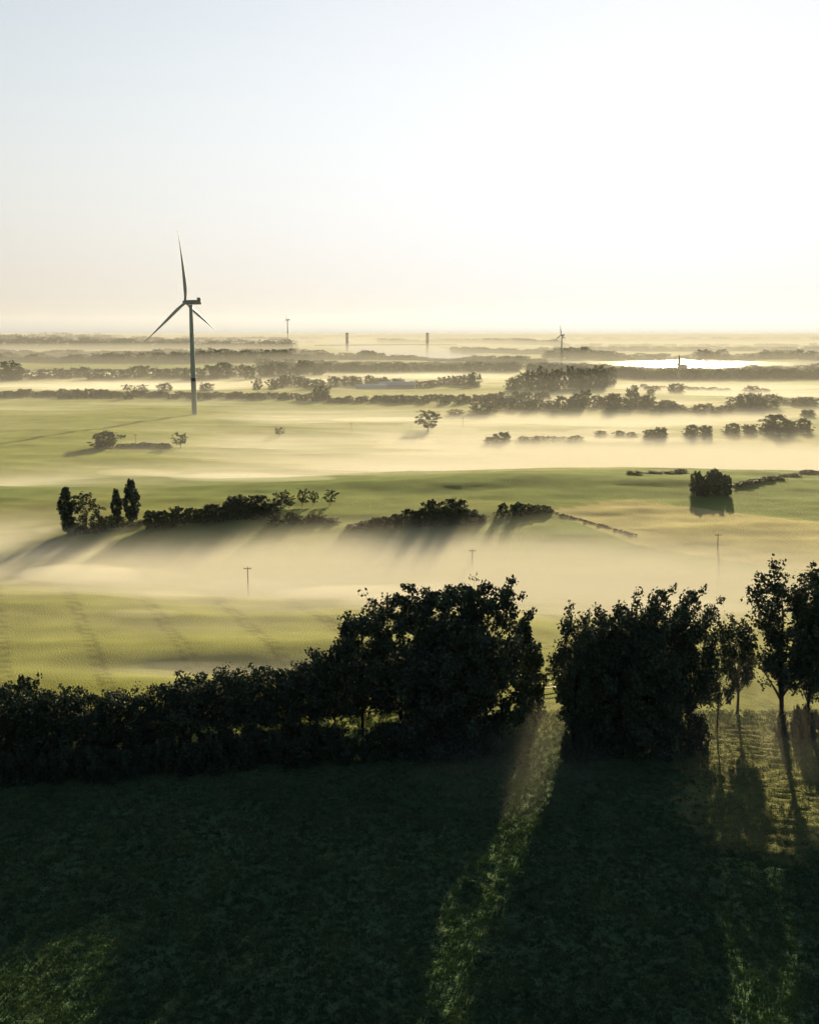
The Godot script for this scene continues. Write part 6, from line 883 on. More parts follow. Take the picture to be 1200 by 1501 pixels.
	["brown woodland before the shining river at right", [[215.6, -1816.7, 18.6, 19.6], [226.5, -1808.1, 14.6, 17.6], [236.4, -1800.2, 15.7, 18.2], [247.6, -1791.3, 18.1, 19.8], [254.9, -1785.5, 13.7, 15.2], [263, -1779.1, 15.8, 22], [270.3, -1773.3, 16.5, 21.4], [280, -1765.5, 16.8, 16.9], [290.6, -1756.2, 17.4, 26], [297.4, -1743, 13.9, 17.8], [306, -1726.2, 13.1, 18.4], [315.4, -1707.9, 15.6, 14.1], [323.4, -1692.4, 16.6, 14.8], [332.4, -1674.8, 14.4, 26.6], [337.4, -1665, 16.4, 21.5], [343.6, -1652.9, 17.7, 18.6], [350.2, -1640.1, 15.4, 19.4], [356.6, -1627.6, 15.3, 22.5], [362, -1617.1, 15.3, 24.4], [370.1, -1601.5, 13.4, 25.3], [379.6, -1601.5, 12.9, 23.5], [388, -1601.5, 13.2, 19.5], [398, -1601.5, 16.5, 22.8], [406.2, -1601.5, 14.8, 20], [417.7, -1601.5, 11.6, 24.5], [428.5, -1601.5, 15.3, 20.3], [439, -1601.5, 15, 25.1], [447, -1601.5, 14, 25.9], [454.4, -1601.5, 14.6, 25.2], [467.2, -1601.5, 14.5, 22.3], [477.2, -1601.5, 16.4, 25.1], [489.6, -1601.5, 11.9, 15.9], [499.5, -1601.5, 12.4, 24.4], [511.7, -1601.5, 16.6, 22.1], [520, -1601.5, 16.1, 19.8], [526.3, -1601.5, 15.2, 18.8], [535.1, -1601.5, 15.2, 19.5], [544.7, -1601.5, 16.3, 16.2], [552.9, -1601.5, 17.1, 20], [565.5, -1601.5, 16, 24.7], [574, -1601.5, 14.9, 23.4], [583.1, -1601.5, 14.7, 25.2], [589.3, -1601.5, 15.1, 17.1], [598.8, -1601.5, 14.6, 22.2], [606.7, -1601.5, 12.5, 25.6], [618.4, -1601.5, 14.5, 23.6], [624.5, -1601.5, 14.4, 19], [632.7, -1601.5, 14.1, 18], [645.2, -1601.5, 17.7, 16.6], [654.5, -1601.5, 17.6, 14.7], [665.4, -1601.5, 17, 14.9], [676.4, -1601.5, 13.5, 21.2], [686.9, -1601.5, 17.1, 25.1], [231.1, -1947.4, 12.7, 24.6], [239.2, -1940.4, 15.1, 22], [250.6, -1930.6, 17.3, 19], [261.3, -1921.4, 17.3, 18.3], [271.8, -1912.4, 15.1, 28.6], [285.8, -1900.5, 14.2, 25.6], [295.1, -1892.4, 13.8, 21.3], [307.9, -1881.5, 14.4, 19.2], [315.9, -1866.9, 12, 15.8], [327.1, -1843, 12.5, 22.7], [333.6, -1829.1, 15.8, 20.2], [342.8, -1809.6, 13.1, 22.2], [349.7, -1795, 14.4, 16.8], [356.4, -1780.6, 12.5, 14.9], [366.3, -1759.4, 16.7, 20.9], [372.4, -1746.6, 13.3, 18.1], [380, -1730.3, 16.3, 26.9], [389.3, -1710.5, 11, 23.8], [394.6, -1702.4, 12.4, 22], [407.1, -1702.4, 13.2, 24.9], [415.7, -1702.4, 15.7, 16.1], [429.8, -1702.4, 13.7, 15.8], [437.2, -1702.4, 9.8, 25.2], [446.8, -1702.4, 15, 25.1], [452.9, -1702.4, 10.8, 19.9], [461.8, -1702.4, 15.1, 23.2], [475, -1702.4, 12.6, 26.2], [482.5, -1702.4, 13.3, 19.9], [490.1, -1702.4, 9.4, 21.1], [496.2, -1702.4, 11.5, 16], [505.1, -1702.4, 10.5, 18.7], [513.3, -1702.4, 10.2, 17.6], [527.1, -1702.4, 15, 14.9], [541.2, -1702.4, 11.6, 21.7], [553.6, -1702.4, 13.5, 26.1], [562, -1702.4, 10.2, 20.9], [575.3, -1702.4, 9.7, 25.1], [582.5, -1702.4, 12.8, 26.7], [592.2, -1702.4, 14.4, 20.5], [599.3, -1702.4, 15.2, 22.2], [605.5, -1702.4, 13.3, 18.4], [618, -1702.4, 13.7, 20.1], [629.2, -1702.4, 15, 20.6], [636.8, -1702.4, 13.7, 25.2], [650.5, -1702.4, 10.4, 25.1], [656.9, -1702.4, 13.7, 19.1], [666, -1702.4, 13.6, 23.4], [672.1, -1702.4, 12.9, 14.7], [684.3, -1702.4, 10.8, 23.3], [696.6, -1702.4, 10.6, 26.7], [705, -1702.4, 13, 20.7], [715.3, -1702.4, 14.4, 14.2], [724, -1702.4, 17, 26.3], [736.4, -1702.4, 17, 22.9], [248.8, -2098.2, 11.7, 28.5], [259.8, -2087.9, 13.5, 22.8], [267.3, -2081, 14.1, 20.6], [277.6, -2071.4, 13.5, 22.2], [292.7, -2057.3, 14.5, 23.4], [306.2, -2044.8, 13.4, 17.6], [317.3, -2034.4, 13.5, 30], [326.4, -2025.9, 13.5, 25.1], [337, -2010.1, 14.9, 17.5], [347.3, -1986, 13.9, 31.5], [357.6, -1961.8, 11.7, 17.4], [364.1, -1946.4, 15.3, 25.3], [372.5, -1926.8, 10.2, 21.5], [382.8, -1902.6, 9, 26.3], [390.4, -1884.7, 8.6, 23.3], [394.9, -1874.1, 8.8, 16.7], [401.5, -1858.6, 12.3, 28.3], [409.4, -1840.1, 11, 30], [418.7, -1818.3, 10.2, 21.3], [426.8, -1816.7, 8.5, 25.4], [441.1, -1816.7, 11.4, 29.1], [448.2, -1816.7, 12.1, 29], [461.3, -1816.7, 12.5, 20.1], [469.7, -1816.7, 9.5, 25.2], [481.4, -1816.7, 10.8, 15.8], [490.7, -1816.7, 7.5, 25.9], [502.3, -1816.7, 9.7, 20.8], [509, -1816.7, 12, 19.5], [515.5, -1816.7, 11.1, 19.6], [525.5, -1816.7, 10.7, 26.5], [536.5, -1816.7, 7.7, 23.3], [545.8, -1816.7, 10.5, 25.1], [553.6, -1816.7, 8.9, 29.3], [566.3, -1816.7, 9, 27.3], [572.9, -1816.7, 9.8, 20.6], [580.9, -1816.7, 10.9, 15.6], [593.4, -1816.7, 12.7, 20.5], [600.7, -1816.7, 7.1, 18.4], [611.8, -1816.7, 13.3, 19.2], [621.9, -1816.7, 13.5, 28], [633.9, -1816.7, 13.5, 21.6], [641.4, -1816.7, 11.1, 26.4], [649.7, -1816.7, 8.6, 22.1], [661.5, -1816.7, 7.7, 17.5], [674.3, -1816.7, 8.2, 22.3], [682.7, -1816.7, 9.2, 21.7], [689.5, -1816.7, 8.4, 17], [702.4, -1816.7, 13.4, 21.7], [713.4, -1816.7, 12.9, 23.4], [728.4, -1816.7, 12.7, 24], [742.9, -1816.7, 14.1, 28], [757.4, -1816.7, 10.9, 15.6], [766.1, -1816.7, 13.8, 22.5], [774.4, -1816.7, 8.9, 29.3], [781.5, -1816.7, 9.8, 21.2]]],
	["thin tree line on the far left plain", [[-3020.6, -7307.6, 17.4, 68.6], [-2989, -7324.7, 15.1, 66.5], [-2964.3, -7338.1, 18.6, 60.1], [-2929.3, -7357.1, 15.5, 88.2], [-2893.9, -7376.3, 14.3, 62.6], [-2864, -7392.5, 22.6, 91.7], [-2821.1, -7415.7, 13.5, 77.1], [-2793.5, -7430.7, 15.4, 90.8], [-2761.1, -7448.2, 14.6, 55.5], [-2735.8, -7461.9, 15.1, 96.6], [-2708.7, -7476.6, 15.8, 68.5], [-2686, -7488.9, 19.1, 87], [-2656.4, -7504.9, 16.5, 79], [-2620.6, -7524.3, 13.8, 87.8], [-2576.9, -7548, 13.3, 81.6], [-2532.5, -7572.1, 16.3, 80.1], [-2510, -7584.2, 13.4, 83], [-2464.5, -7608.9, 21.8, 65.2], [-2423.4, -7631.2, 10.9, 88.1], [-2396.4, -7645.8, 8.8, 82.1], [-2352.5, -7669.6, 10.2, 88.1], [-2317.7, -7688.5, 12.6, 59.6], [-2275.9, -7711.1, 8.5, 85.8], [-2236.9, -7732.3, 11.2, 88.9], [-2211.9, -7745.8, 9.8, 95.8], [-2184, -7760.9, 13.9, 59.2], [-2155.7, -7776.2, 16.5, 80.1], [-2112.1, -7799.9, 8.2, 94.6], [-2081.5, -7816.4, 16.9, 59.1], [-2041.4, -7825.9, 16.1, 84.5], [-1999.1, -7810.4, 12.1, 94.8], [-1956.9, -7795, 14.4, 90.2], [-1922.8, -7782.6, 12.5, 59.5], [-1885, -7768.7, 15.1, 80.2], [-1844.3, -7753.9, 9, 68.1], [-1788.9, -7733.7, 11, 64.5], [-1752.4, -7720.3, 11.2, 83.6], [-1704.6, -7702.8, 9.1, 61.5], [-1671.9, -7690.9, 7.3, 69.5], [-1624.2, -7673.4, 17.1, 59.6], [-1569.7, -7653.5, 10.5, 68.3], [-1540.4, -7642.8, 10.3, 67.3], [-1488.2, -7623.7, 17.5, 104.7], [-1457.6, -7612.6, 16.3, 64.3], [-1410.5, -7595.3, 10.1, 59], [-1366.4, -7579.2, 8, 73], [-1316.3, -7560.9, 11, 67.6], [-1260.9, -7540.7, 9.8, 76.3], [-1228.6, -7528.9, 19.1, 96.7], [-1184.4, -7512.7, 13.6, 73.4], [-1159, -7503.4, 18.2, 55.1], [-1104.3, -7483.4, 7.9, 73.1], [-1058.8, -7466.8, 12.5, 101.7], [-1001.8, -7446, 18.7, 99.5], [-957, -7429.6, 15.6, 91.7], [-931.3, -7420.2, 9.5, 96.1], [-904, -7410.2, 16.8, 101.4], [-849, -7390.1, 12.1, 99.9], [-822.1, -7380.3, 14.8, 94.3], [-796.3, -7370.9, 15.9, 58.3], [-753.2, -7355.1, 7.1, 75.8], [-702.7, -7336.6, 19.3, 72], [-648.1, -7316.7, 7.4, 63]]],
	["faint scattered trees beyond the river at right", [[753.3, -5215.2, 19.8, 79.8], [779.5, -5215.2, 19.7, 54.2], [815.6, -5215.2, 9.8, 62.5], [862.1, -5215.2, 15.1, 75.3], [895.4, -5215.2, 12.6, 56.7], [930.4, -5215.2, 19.8, 76.7], [963.5, -5215.2, 6.5, 68.2], [989.3, -5215.2, 7.2, 76.2], [1029.9, -5215.2, 17.4, 76.3], [1061.1, -5215.2, 6.7, 77.4], [1086, -5215.2, 15.7, 81.8], [1132.7, -5215.2, 17.1, 58.6], [1182.4, -5215.2, 19.9, 47.4], [1226.4, -5215.2, 13.9, 67.9], [1261.5, -5215.2, 12.1, 68.6], [1306.2, -5215.2, 17.2, 65.4], [1358.2, -5215.2, 5.2, 44.8], [1396.6, -5215.2, 15.5, 82.1], [1427.2, -5215.2, 6, 57.9], [1477.6, -5215.2, 17.7, 63], [1518.2, -5215.2, 13.3, 53.3], [1565.6, -5215.2, 18.2, 75.7], [1614.9, -5215.2, 7.6, 67.7], [1649.8, -5215.2, 13.1, 51.4], [1680.4, -5215.2, 12.4, 43.4], [1703, -5215.2, 10.2, 81], [1746.9, -5215.2, 19.6, 45.9], [1771.4, -5215.2, 11.7, 72.2], [1807.8, -5215.2, 20.6, 80.1], [1853.9, -5215.2, 18.9, 76.8], [1904.3, -5215.2, 17.1, 64.3], [1927.1, -5215.2, 16.4, 49.6], [1977.9, -5215.2, 10.1, 51.6], [2022.9, -5215.2, 20.9, 43.9], [2057.9, -5215.2, 8.7, 79.4], [2089.6, -5215.2, 18.5, 59.5], [2124, -5215.2, 11.3, 60.8], [2153.9, -5215.2, 19, 64.2], [2178.8, -5215.2, 21, 49.1], [2207.3, -5215.2, 23.7, 63], [2248.8, -5215.2, 19.2, 80]]],
	["faint tree line before the river bend", [[-249.4, -2227.4, 9.4, 26.9], [-234.5, -2224.7, 6.3, 17.1], [-225.5, -2223.1, 12.2, 18], [-213.5, -2221, 8.9, 28.8], [-196.3, -2217.9, 8.5, 24.9], [-183.5, -2215.6, 10.9, 19.8], [-171.7, -2213.5, 11.5, 26.4], [-161.1, -2211.6, 5.8, 21.6], [-145.1, -2208.7, 10.4, 19.9], [-132.5, -2206.4, 8.6, 31.9], [-122.8, -2204.7, 11.8, 17.5], [-105.8, -2201.6, 11.4, 31.3], [-96, -2199.9, 6, 21.7], [-78.6, -2196.7, 8.8, 22.1], [-70.7, -2195.3, 9.1, 23.4], [-53.1, -2192.1, 8.3, 29.7], [-40.6, -2189.9, 7.6, 25.8], [-31.5, -2188.3, 7.8, 27.5], [-19.3, -2186.1, 10.2, 18.7], [-7.2, -2183.9, 5.5, 23.4], [3, -2182.2, 8.3, 27.9], [19.6, -2179.6, 10.6, 23.4], [27.8, -2178.4, 9.5, 23.3], [37.5, -2176.9, 10.7, 28.7], [47.4, -2175.4, 6.9, 18.2], [56.8, -2173.9, 10.5, 28.9], [65.4, -2172.6, 10.4, 25.7], [77.6, -2170.8, 6.2, 20.6], [85.8, -2169.5, 7.4, 22.4], [98.8, -2167.5, 10.8, 30.8], [114.4, -2165.1, 10.6, 21.6], [123.3, -2163.8, 5.8, 18], [135.1, -2162, 11, 23.5], [148.8, -2159.9, 10.8, 25.1], [163.2, -2157.7, 11.1, 31.3], [174.7, -2155.9, 8.8, 30.9], [185.4, -2154.3, 12.9, 19.7], [193.9, -2153, 12.3, 30.1], [207.9, -2150.9, 11.9, 21.9], [219.2, -2149.1, 12.3, 19.9], [226.9, -2148, 6.6, 22.9], [239.7, -2146, 7.3, 24.6], [251.9, -2144.1, 8.2, 24], [262.7, -2142.5, 7.9, 17.1], [276, -2140.5, 12.5, 23.7]]],
	["scattered trees along the near bank of the shining river", [[339.8, -1983, 8.3, 21.7], [359.3, -1983, 9.1, 17.7], [377.7, -1983, 8.1, 27.8], [396.6, -1983, 9.7, 25.5], [407, -1983, 5, 25.3], [425.1, -1982.8, 7.3, 16.9], [437.5, -1974, 7.7, 18.8], [457.5, -1959.8, 8, 24], [468.8, -1951.7, 5.3, 17.5], [488.4, -1937.8, 8.8, 19.7], [501.8, -1928.3, 8.1, 17], [518.9, -1916.2, 9.6, 20], [528.5, -1914.5, 9.9, 21.3], [547.2, -1919.9, 11, 22.5], [563, -1924.5, 5.6, 30.8], [582.5, -1930.2, 7.7, 16.3], [601.2, -1935.6, 6.8, 29.3], [622.6, -1941.8, 8.3, 30.5], [642.4, -1947.5, 13.7, 26.5], [656.8, -1951.2, 7.7, 19.1], [680.4, -1957.1, 9.7, 26.2], [694.6, -1960.6, 11.3, 24.2], [720.3, -1967, 9.4, 27.8], [746.2, -1973.5, 11.7, 26], [765.7, -1978.4, 11.7, 21.1], [782.3, -1982.6, 14.7, 31.2]]],
	["continuous hazy woodland near the left horizon", [[-4185.3, -9971.9, 18.7, 90.3], [-4145.9, -9971.9, 35.7, 100.1], [-4110.7, -9971.9, 28.7, 118.4], [-4048.9, -9971.9, 35.1, 114.8], [-3988.8, -9971.9, 18.3, 121.5], [-3932.9, -9971.9, 25.7, 70.2], [-3898.1, -9971.9, 19.4, 93.1], [-3853.3, -9971.9, 21.5, 94], [-3816.1, -9971.9, 29.9, 128.7], [-3771.9, -9971.9, 20.3, 112.7], [-3731.8, -9971.9, 27.4, 100.5], [-3685.3, -9971.9, 23.4, 81], [-3641.7, -9971.9, 20.2, 85.4], [-3598.4, -9971.9, 19.6, 110.7], [-3549.7, -9971.9, 33.4, 112.1], [-3494.9, -9971.9, 32.9, 78.9], [-3434.7, -9971.9, 25.8, 120.4], [-3404.8, -9971.9, 16.9, 106.6], [-3369.1, -9971.9, 21, 101.9], [-3333.1, -9971.9, 14.9, 69], [-3293.7, -9971.9, 17.8, 126], [-3259.7, -9971.9, 15.5, 73.4], [-3219.2, -9971.9, 18.7, 76.6], [-3179.1, -9971.9, 26.5, 100.8], [-3137.8, -9971.9, 29.4, 97.5], [-3093.9, -9971.9, 21.5, 74.6], [-3065, -9971.9, 19, 109.1], [-3011.6, -9971.9, 21.5, 70.9], [-2979, -9971.9, 16, 101.6], [-2938.6, -9971.9, 19.3, 81.9], [-2875.7, -9971.9, 20.3, 82.6], [-2820.6, -9971.9, 23.9, 85.5], [-2788.1, -9971.9, 30.6, 101.7], [-2744.9, -9971.9, 15.8, 89.6], [-2696.2, -9971.9, 17, 118.4], [-2644.8, -9971.9, 16.4, 110.5], [-2586.9, -9971.9, 20.4, 80.9], [-2537.2, -9971.9, 19, 113.1], [-2494.1, -9971.9, 32.7, 105.9], [-2436.8, -9971.9, 16.2, 107.2], [-2391.4, -9971.9, 28.8, 79.9], [-2334.1, -9971.9, 32.4, 96.2], [-2296.1, -9971.9, 25.2, 133.5], [-2266.2, -9971.9, 18.9, 115.5], [-2236.7, -9971.9, 29, 85.9], [-2202.9, -9971.9, 25.4, 120.9], [-2139.5, -9971.9, 21.9, 97], [-2090.2, -9971.9, 26.7, 104.1], [-2051.6, -9971.9, 23.1, 96.1], [-2003.8, -9971.9, 21.7, 107.6], [-1961.4, -9971.9, 25.6, 93.3], [-1914.7, -9971.9, 31.2, 109.8], [-1863.4, -9971.9, 28.1, 127.3], [-1811.5, -9971.9, 16.4, 95.6], [-1749.1, -9971.9, 27.2, 102.6], [-1702, -9971.9, 26.2, 98.8], [-1639.8, -9971.9, 31.3, 116.5], [-1606.6, -9971.9, 21.8, 113.8], [-1560.2, -9971.9, 16.4, 120.3], [-1531.8, -9971.9, 27.1, 116], [-1478.5, -9971.9, 22.1, 70.1], [-1444.5, -9971.9, 25.5, 101.5], [-1390.4, -9971.9, 26.7, 110.1], [-1339.3, -9971.9, 24.4, 124.1], [-1303.5, -9971.9, 17.2, 82.7], [-1248.1, -9971.9, 22.9, 88.8], [-1190.1, -9971.9, 24.2, 119.4], [-1144.5, -9971.9, 29.6, 87.2], [-1108.9, -9971.9, 28.3, 68], [-1060.1, -9971.9, 21.8, 113], [-1019.3, -9971.9, 30, 124.4], [-964.5, -9971.9, 15.7, 95.7], [-927.6, -9971.9, 14, 72.3], [-880.1, -9971.9, 28.2, 87.1], [-4846.9, -11550, 13.8, 116.8], [-4811.7, -11550, 22.9, 147.7], [-4743.5, -11550, 33.8, 97.7], [-4691, -11550, 33.9, 106.8], [-4635.2, -11550, 28.7, 136.5], [-4563, -11550, 28.5, 117.4], [-4500.9, -11550, 30.8, 117.9], [-4444.8, -11550, 14.5, 122.6], [-4375.6, -11550, 17.3, 88.1], [-4311.6, -11550, 22.6, 120.7], [-4259.2, -11550, 20.5, 109.7], [-4209.4, -11550, 13.7, 93.3], [-4162.1, -11550, 25.4, 77.8], [-4126.4, -11550, 23, 154.2], [-4070.7, -11550, 28.1, 80.6], [-4026.9, -11550, 11.4, 101], [-3959.3, -11550, 19.5, 84.9], [-3888.9, -11550, 23.1, 80.3], [-3819.4, -11550, 19, 84.6], [-3770.5, -11550, 23.4, 94.4], [-3712.3, -11550, 13.4, 128.7], [-3672.3, -11550, 10.5, 125.4], [-3633.8, -11550, 13.4, 150.3], [-3566.8, -11550, 10.2, 118.8], [-3532.5, -11550, 11.9, 129.9], [-3458.6, -11550, 10, 129.2], [-3422.3, -11550, 12.2, 84.1], [-3373, -11550, 22.8, 90.3], [-3327.5, -11550, 16, 89.2], [-3267, -11550, 27.8, 88.6], [-3195.8, -11550, 26.6, 77.9], [-3137.8, -11550, 20.4, 121.2], [-3065.2, -11550, 25.4, 121], [-2998.9, -11550, 27.1, 125.1], [-2954.1, -11550, 10.5, 80.9], [-2914.1, -11550, 15.2, 84.4], [-2854.4, -11550, 23.9, 127.9], [-2795.4, -11550, 15.8, 149.8], [-2756.4, -11550, 30, 101.4], [-2722.6, -11550, 23, 153.4], [-2681.5, -11550, 22.9, 80.4], [-2619.3, -11550, 21.9, 118.4], [-2547.9, -11550, 24.9, 126.1], [-2505.7, -11550, 10.5, 154.1], [-2458.3, -11550, 10.4, 91], [-2424.8, -11550, 22.1, 101.8], [-2384.5, -11550, 23.8, 94.6], [-2338.2, -11550, 15.2, 95.2], [-2281.9, -11550, 12.2, 116.9], [-2245.9, -11550, 25.1, 87.2], [-2202, -11550, 14.8, 131.4], [-2151, -11550, 29.2, 122], [-2079, -11550, 20.5, 120.1], [-2023.8, -11550, 20.1, 150.9], [-1989, -11550, 20.9, 150.1], [-1953, -11550, 10.2, 120.7], [-1902.2, -11550, 10.3, 152.6], [-1864.3, -11550, 24.8, 82.3], [-1818, -11550, 18.2, 104.5], [-1758.6, -11550, 28.9, 80], [-1708, -11550, 22.9, 109.7], [-1649.1, -11550, 17.4, 81.1], [-1614, -11550, 28.8, 135.8], [-1542.3, -11550, 11.7, 112.4], [-1477.9, -11550, 17, 83.4], [-1442.7, -11550, 13.2, 117.6], [-1383.5, -11550, 20.9, 98.9], [-1342.5, -11550, 18.4, 113.7], [-1287.5, -11550, 18.9, 134.9], [-1252.1, -11550, 10.3, 92.7], [-1202.9, -11550, 23, 78.3], [-1168.3, -11550, 28.4, 116.3], [-1130.8, -11550, 15.3, 121.7], [-1061.7, -11550, 23.4, 99.7], [-1000.1, -11550, 12.2, 142]]],
	["continuous hazy woodland near the right horizon", [[239.8, -9139.1, 15.7, 62], [280.8, -9105.8, 19, 117], [320.3, -9073.7, 25.8, 65.5], [351, -9048.7, 29.3, 88.4], [379.6, -9025.5, 16.2, 69.4], [423.1, -8990.2, 26, 78.1], [452.9, -8965.9, 23.8, 107.4], [493.4, -8933, 22.8, 73.1], [526.8, -8905.9, 16.4, 64.3], [570.2, -8870.5, 17.3, 91.6], [603.8, -8843.3, 27.8, 100.2], [646.7, -8808.4, 29.2, 78.6], [694.2, -8769.8, 31.5, 111.3], [735.3, -8736.4, 28.7, 113.2], [767.9, -8709.9, 20.6, 85.9], [794.3, -8688.4, 26.2, 67], [837.7, -8653.2, 15, 61.5], [865.6, -8630.5, 24.6, 91], [899.8, -8602.7, 20.3, 114.9], [925.2, -8582, 30.1, 85.4], [965.5, -8549.3, 18.8, 86], [1012.3, -8511.3, 14.4, 108.2], [1044.3, -8485.3, 14.5, 89.7], [1087.8, -8449.9, 17.9, 57.8], [1142.7, -8454.3, 18.2, 94], [1191.3, -8480.9, 26.7, 88.5], [1229.1, -8501.5, 28.1, 80.7], [1268.2, -8522.9, 18, 82.2], [1298.7, -8539.5, 19, 97.9], [1355.8, -8570.7, 20.9, 57.6], [1385.9, -8587.1, 15.4, 96], [1426.7, -8609.4, 16.5, 62.6], [1481.7, -8639.3, 29.7, 59.5], [1537.5, -8669.8, 17.2, 58.6], [1588, -8697.4, 15.2, 109.5], [1634.8, -8722.9, 17.4, 105.8], [1680.4, -8747.7, 16.1, 69.2], [1714.5, -8766.4, 26.3, 109.9], [1745.3, -8783.2, 27.8, 88], [1808.1, -8817.4, 23.7, 117.2], [1839, -8834.3, 26.6, 67.3], [1872.8, -8852.8, 16.7, 79.6], [1917.1, -8876.9, 24.3, 61.1], [1981.2, -8911.9, 21.8, 115.7], [2014.2, -8929.9, 21.7, 106.9], [2070, -8960.3, 25.8, 108.9], [2132.6, -8994.5, 20.4, 105.7], [2168.2, -9014, 22.1, 101], [2204.6, -9033.8, 19.9, 67.9], [2262.4, -9065.3, 26.1, 61.7], [2303.7, -9087.9, 18.7, 84.6], [2352.8, -9114.7, 24.8, 65], [2399.9, -9137.9, 25, 106.7], [2428.8, -9121.6, 33.4, 111.6], [2471.5, -9097.7, 33.6, 72.7], [2516.5, -9072.4, 27.8, 79.6], [2555.3, -9050.6, 16.7, 101.3], [2577.6, -9038.1, 26.5, 120.2], [2617.2, -9015.8, 22.7, 101.4], [2659.3, -8992.1, 34.1, 112.2], [2685.8, -8977.3, 25.7, 74.5], [2707.6, -8965, 31.9, 89], [2748.9, -8941.8, 27.2, 85.3], [2793.4, -8916.8, 22.9, 99.6], [2831, -8895.7, 30.1, 116.2], [2860.1, -8879.4, 31.4, 113.6], [2893.1, -8860.8, 20.4, 89.1], [2919.8, -8845.8, 28.1, 80.2], [2952.3, -8827.6, 27.7, 59.8], [2978.1, -8813, 21.7, 88.4], [3005.1, -8797.9, 20.2, 72.8], [3049.4, -8773, 15.7, 91.9], [3081, -8755.3, 17.8, 96.4], [3102.7, -8743, 25.2, 108.4], [3142.9, -8720.5, 20.1, 74.4], [3186.6, -8695.9, 20.9, 79.6], [3227.4, -8673, 28.3, 70.9], [3263.2, -8652.9, 20, 102.6], [3303.7, -8630.1, 16.5, 102.9], [3347.9, -8605.3, 28.5, 75.2], [3376.1, -8589.4, 30.2, 79.5], [3407.7, -8571.7, 36.4, 89.7], [3442.1, -8552.3, 30.7, 72.2], [3486.5, -8527.4, 20.8, 103.3], [3523.5, -8506.6, 37.1, 74], [3560.7, -8485.7, 21.2, 66.7], [3594.6, -8466.6, 22.1, 104.1], [3616.3, -8454.5, 21.6, 89.3], [287.8, -10971.3, 27.1, 127.4], [354, -10906.4, 10.9, 90.5], [399.6, -10861.7, 7.9, 114.7], [445.9, -10816.3, 20.3, 108], [477.5, -10785.4, 20.9, 136.9], [538.4, -10725.7, 25.2, 121], [600.1, -10665.3, 25.1, 95.2], [648.5, -10617.9, 23.5, 119.2], [704.2, -10563.3, 21.4, 131.2], [767.3, -10501.4, 25.5, 118.3], [798.3, -10471.1, 14.5, 73.9], [838.3, -10432, 13.6, 115.8], [879, -10392.1, 26.9, 126.1], [925.3, -10346.7, 25.9, 128.7], [976.7, -10296.3, 15.6, 98.7], [1028, -10246.1, 28.2, 84.4], [1076.5, -10198.6, 21.3, 88.6], [1102.2, -10173.4, 26.8, 120.5], [1129.1, -10147.1, 17.3, 94.8], [1167.5, -10109.4, 23.4, 131.7], [1224.4, -10053.6, 20.7, 122], [1266, -10012.9, 12.9, 131.9], [1301, -9978.6, 18.5, 86.4], [1358.4, -10004, 26.4, 123.8], [1426.5, -10047.4, 28.4, 112.5], [1458.9, -10068, 31.5, 73.4], [1509.3, -10100, 12.4, 73.5], [1577.2, -10143.3, 21.9, 82], [1635.6, -10180.5, 13.4, 100], [1686.1, -10212.7, 12.2, 130.4], [1723.3, -10236.3, 17.6, 134.4], [1792.7, -10280.5, 28.9, 135.6], [1852.9, -10318.8, 10.8, 95.8], [1927.9, -10366.6, 14.3, 85.3], [1983.5, -10402, 31, 120], [2041.6, -10439, 25.3, 109.6], [2114.2, -10485.2, 26.5, 101.7], [2161, -10515, 12.6, 84.1], [2238, -10564, 16.6, 141.6], [2283.6, -10593, 23.5, 88.5], [2351.3, -10636.2, 29.9, 77.9], [2424.1, -10682.5, 13, 134.2], [2487.6, -10722.9, 26, 90.5], [2560, -10769, 27.4, 88], [2633, -10815.5, 11.8, 90.1], [2678.3, -10844.3, 9.1, 89.7], [2745.5, -10887.1, 9.8, 79], [2789.2, -10914.9, 18.8, 88.1], [2872.9, -10968.2, 20.1, 141.7], [2923.5, -10939.4, 25.6, 90.8], [2966.7, -10909.5, 21.4, 141.8], [3000.7, -10885.8, 24.9, 96.9], [3051.1, -10850.8, 15.9, 115.9], [3082.1, -10829.2, 17.7, 113.2], [3133.6, -10793.5, 24.5, 95.1], [3185.7, -10757.3, 33, 138.7], [3235.4, -10722.7, 14.5, 104], [3268.8, -10699.5, 26, 115.1], [3297.9, -10679.3, 10.9, 134.5], [3334, -10654.2, 14, 132.8], [3386.2, -10618, 10.5, 71.5], [3436.6, -10583, 13.4, 137.9], [3482.2, -10551.3, 30, 115.3], [3524.3, -10522, 28.9, 82.6], [3573.1, -10488.1, 18.2, 81.5], [3609.2, -10463, 26.7, 139.7], [3652.7, -10432.8, 28.6, 89.3], [3703.3, -10397.7, 21.2, 109], [3742.6, -10370.3, 30.9, 71.3], [3781.2, -10343.5, 30.4, 131.1], [3818.4, -10317.7, 26.9, 133.2], [3860.7, -10288.3, 15.6, 121.7], [3903.9, -10258.3, 15.7, 93.9], [3942, -10231.8, 29.4, 126.5], [3976.3, -10207.9, 26.7, 114.8], [3999.9, -10191.6, 36.5, 128.4], [4026.8, -10172.9, 21.4, 95.5], [4062.3, -10148.2, 31.1, 111.6], [4085.3, -10132.3, 31.2, 122.9], [4127.8, -10102.7, 22.8, 85.4], [4149.7, -10087.5, 34.4, 131.8], [4199.1, -10053.2, 28.3, 112.6], [4232.9, -10029.7, 15.9, 95.9], [4278.8, -9997.8, 37.6, 119.7], [4310.8, -9975.6, 12.1, 80.9]]],
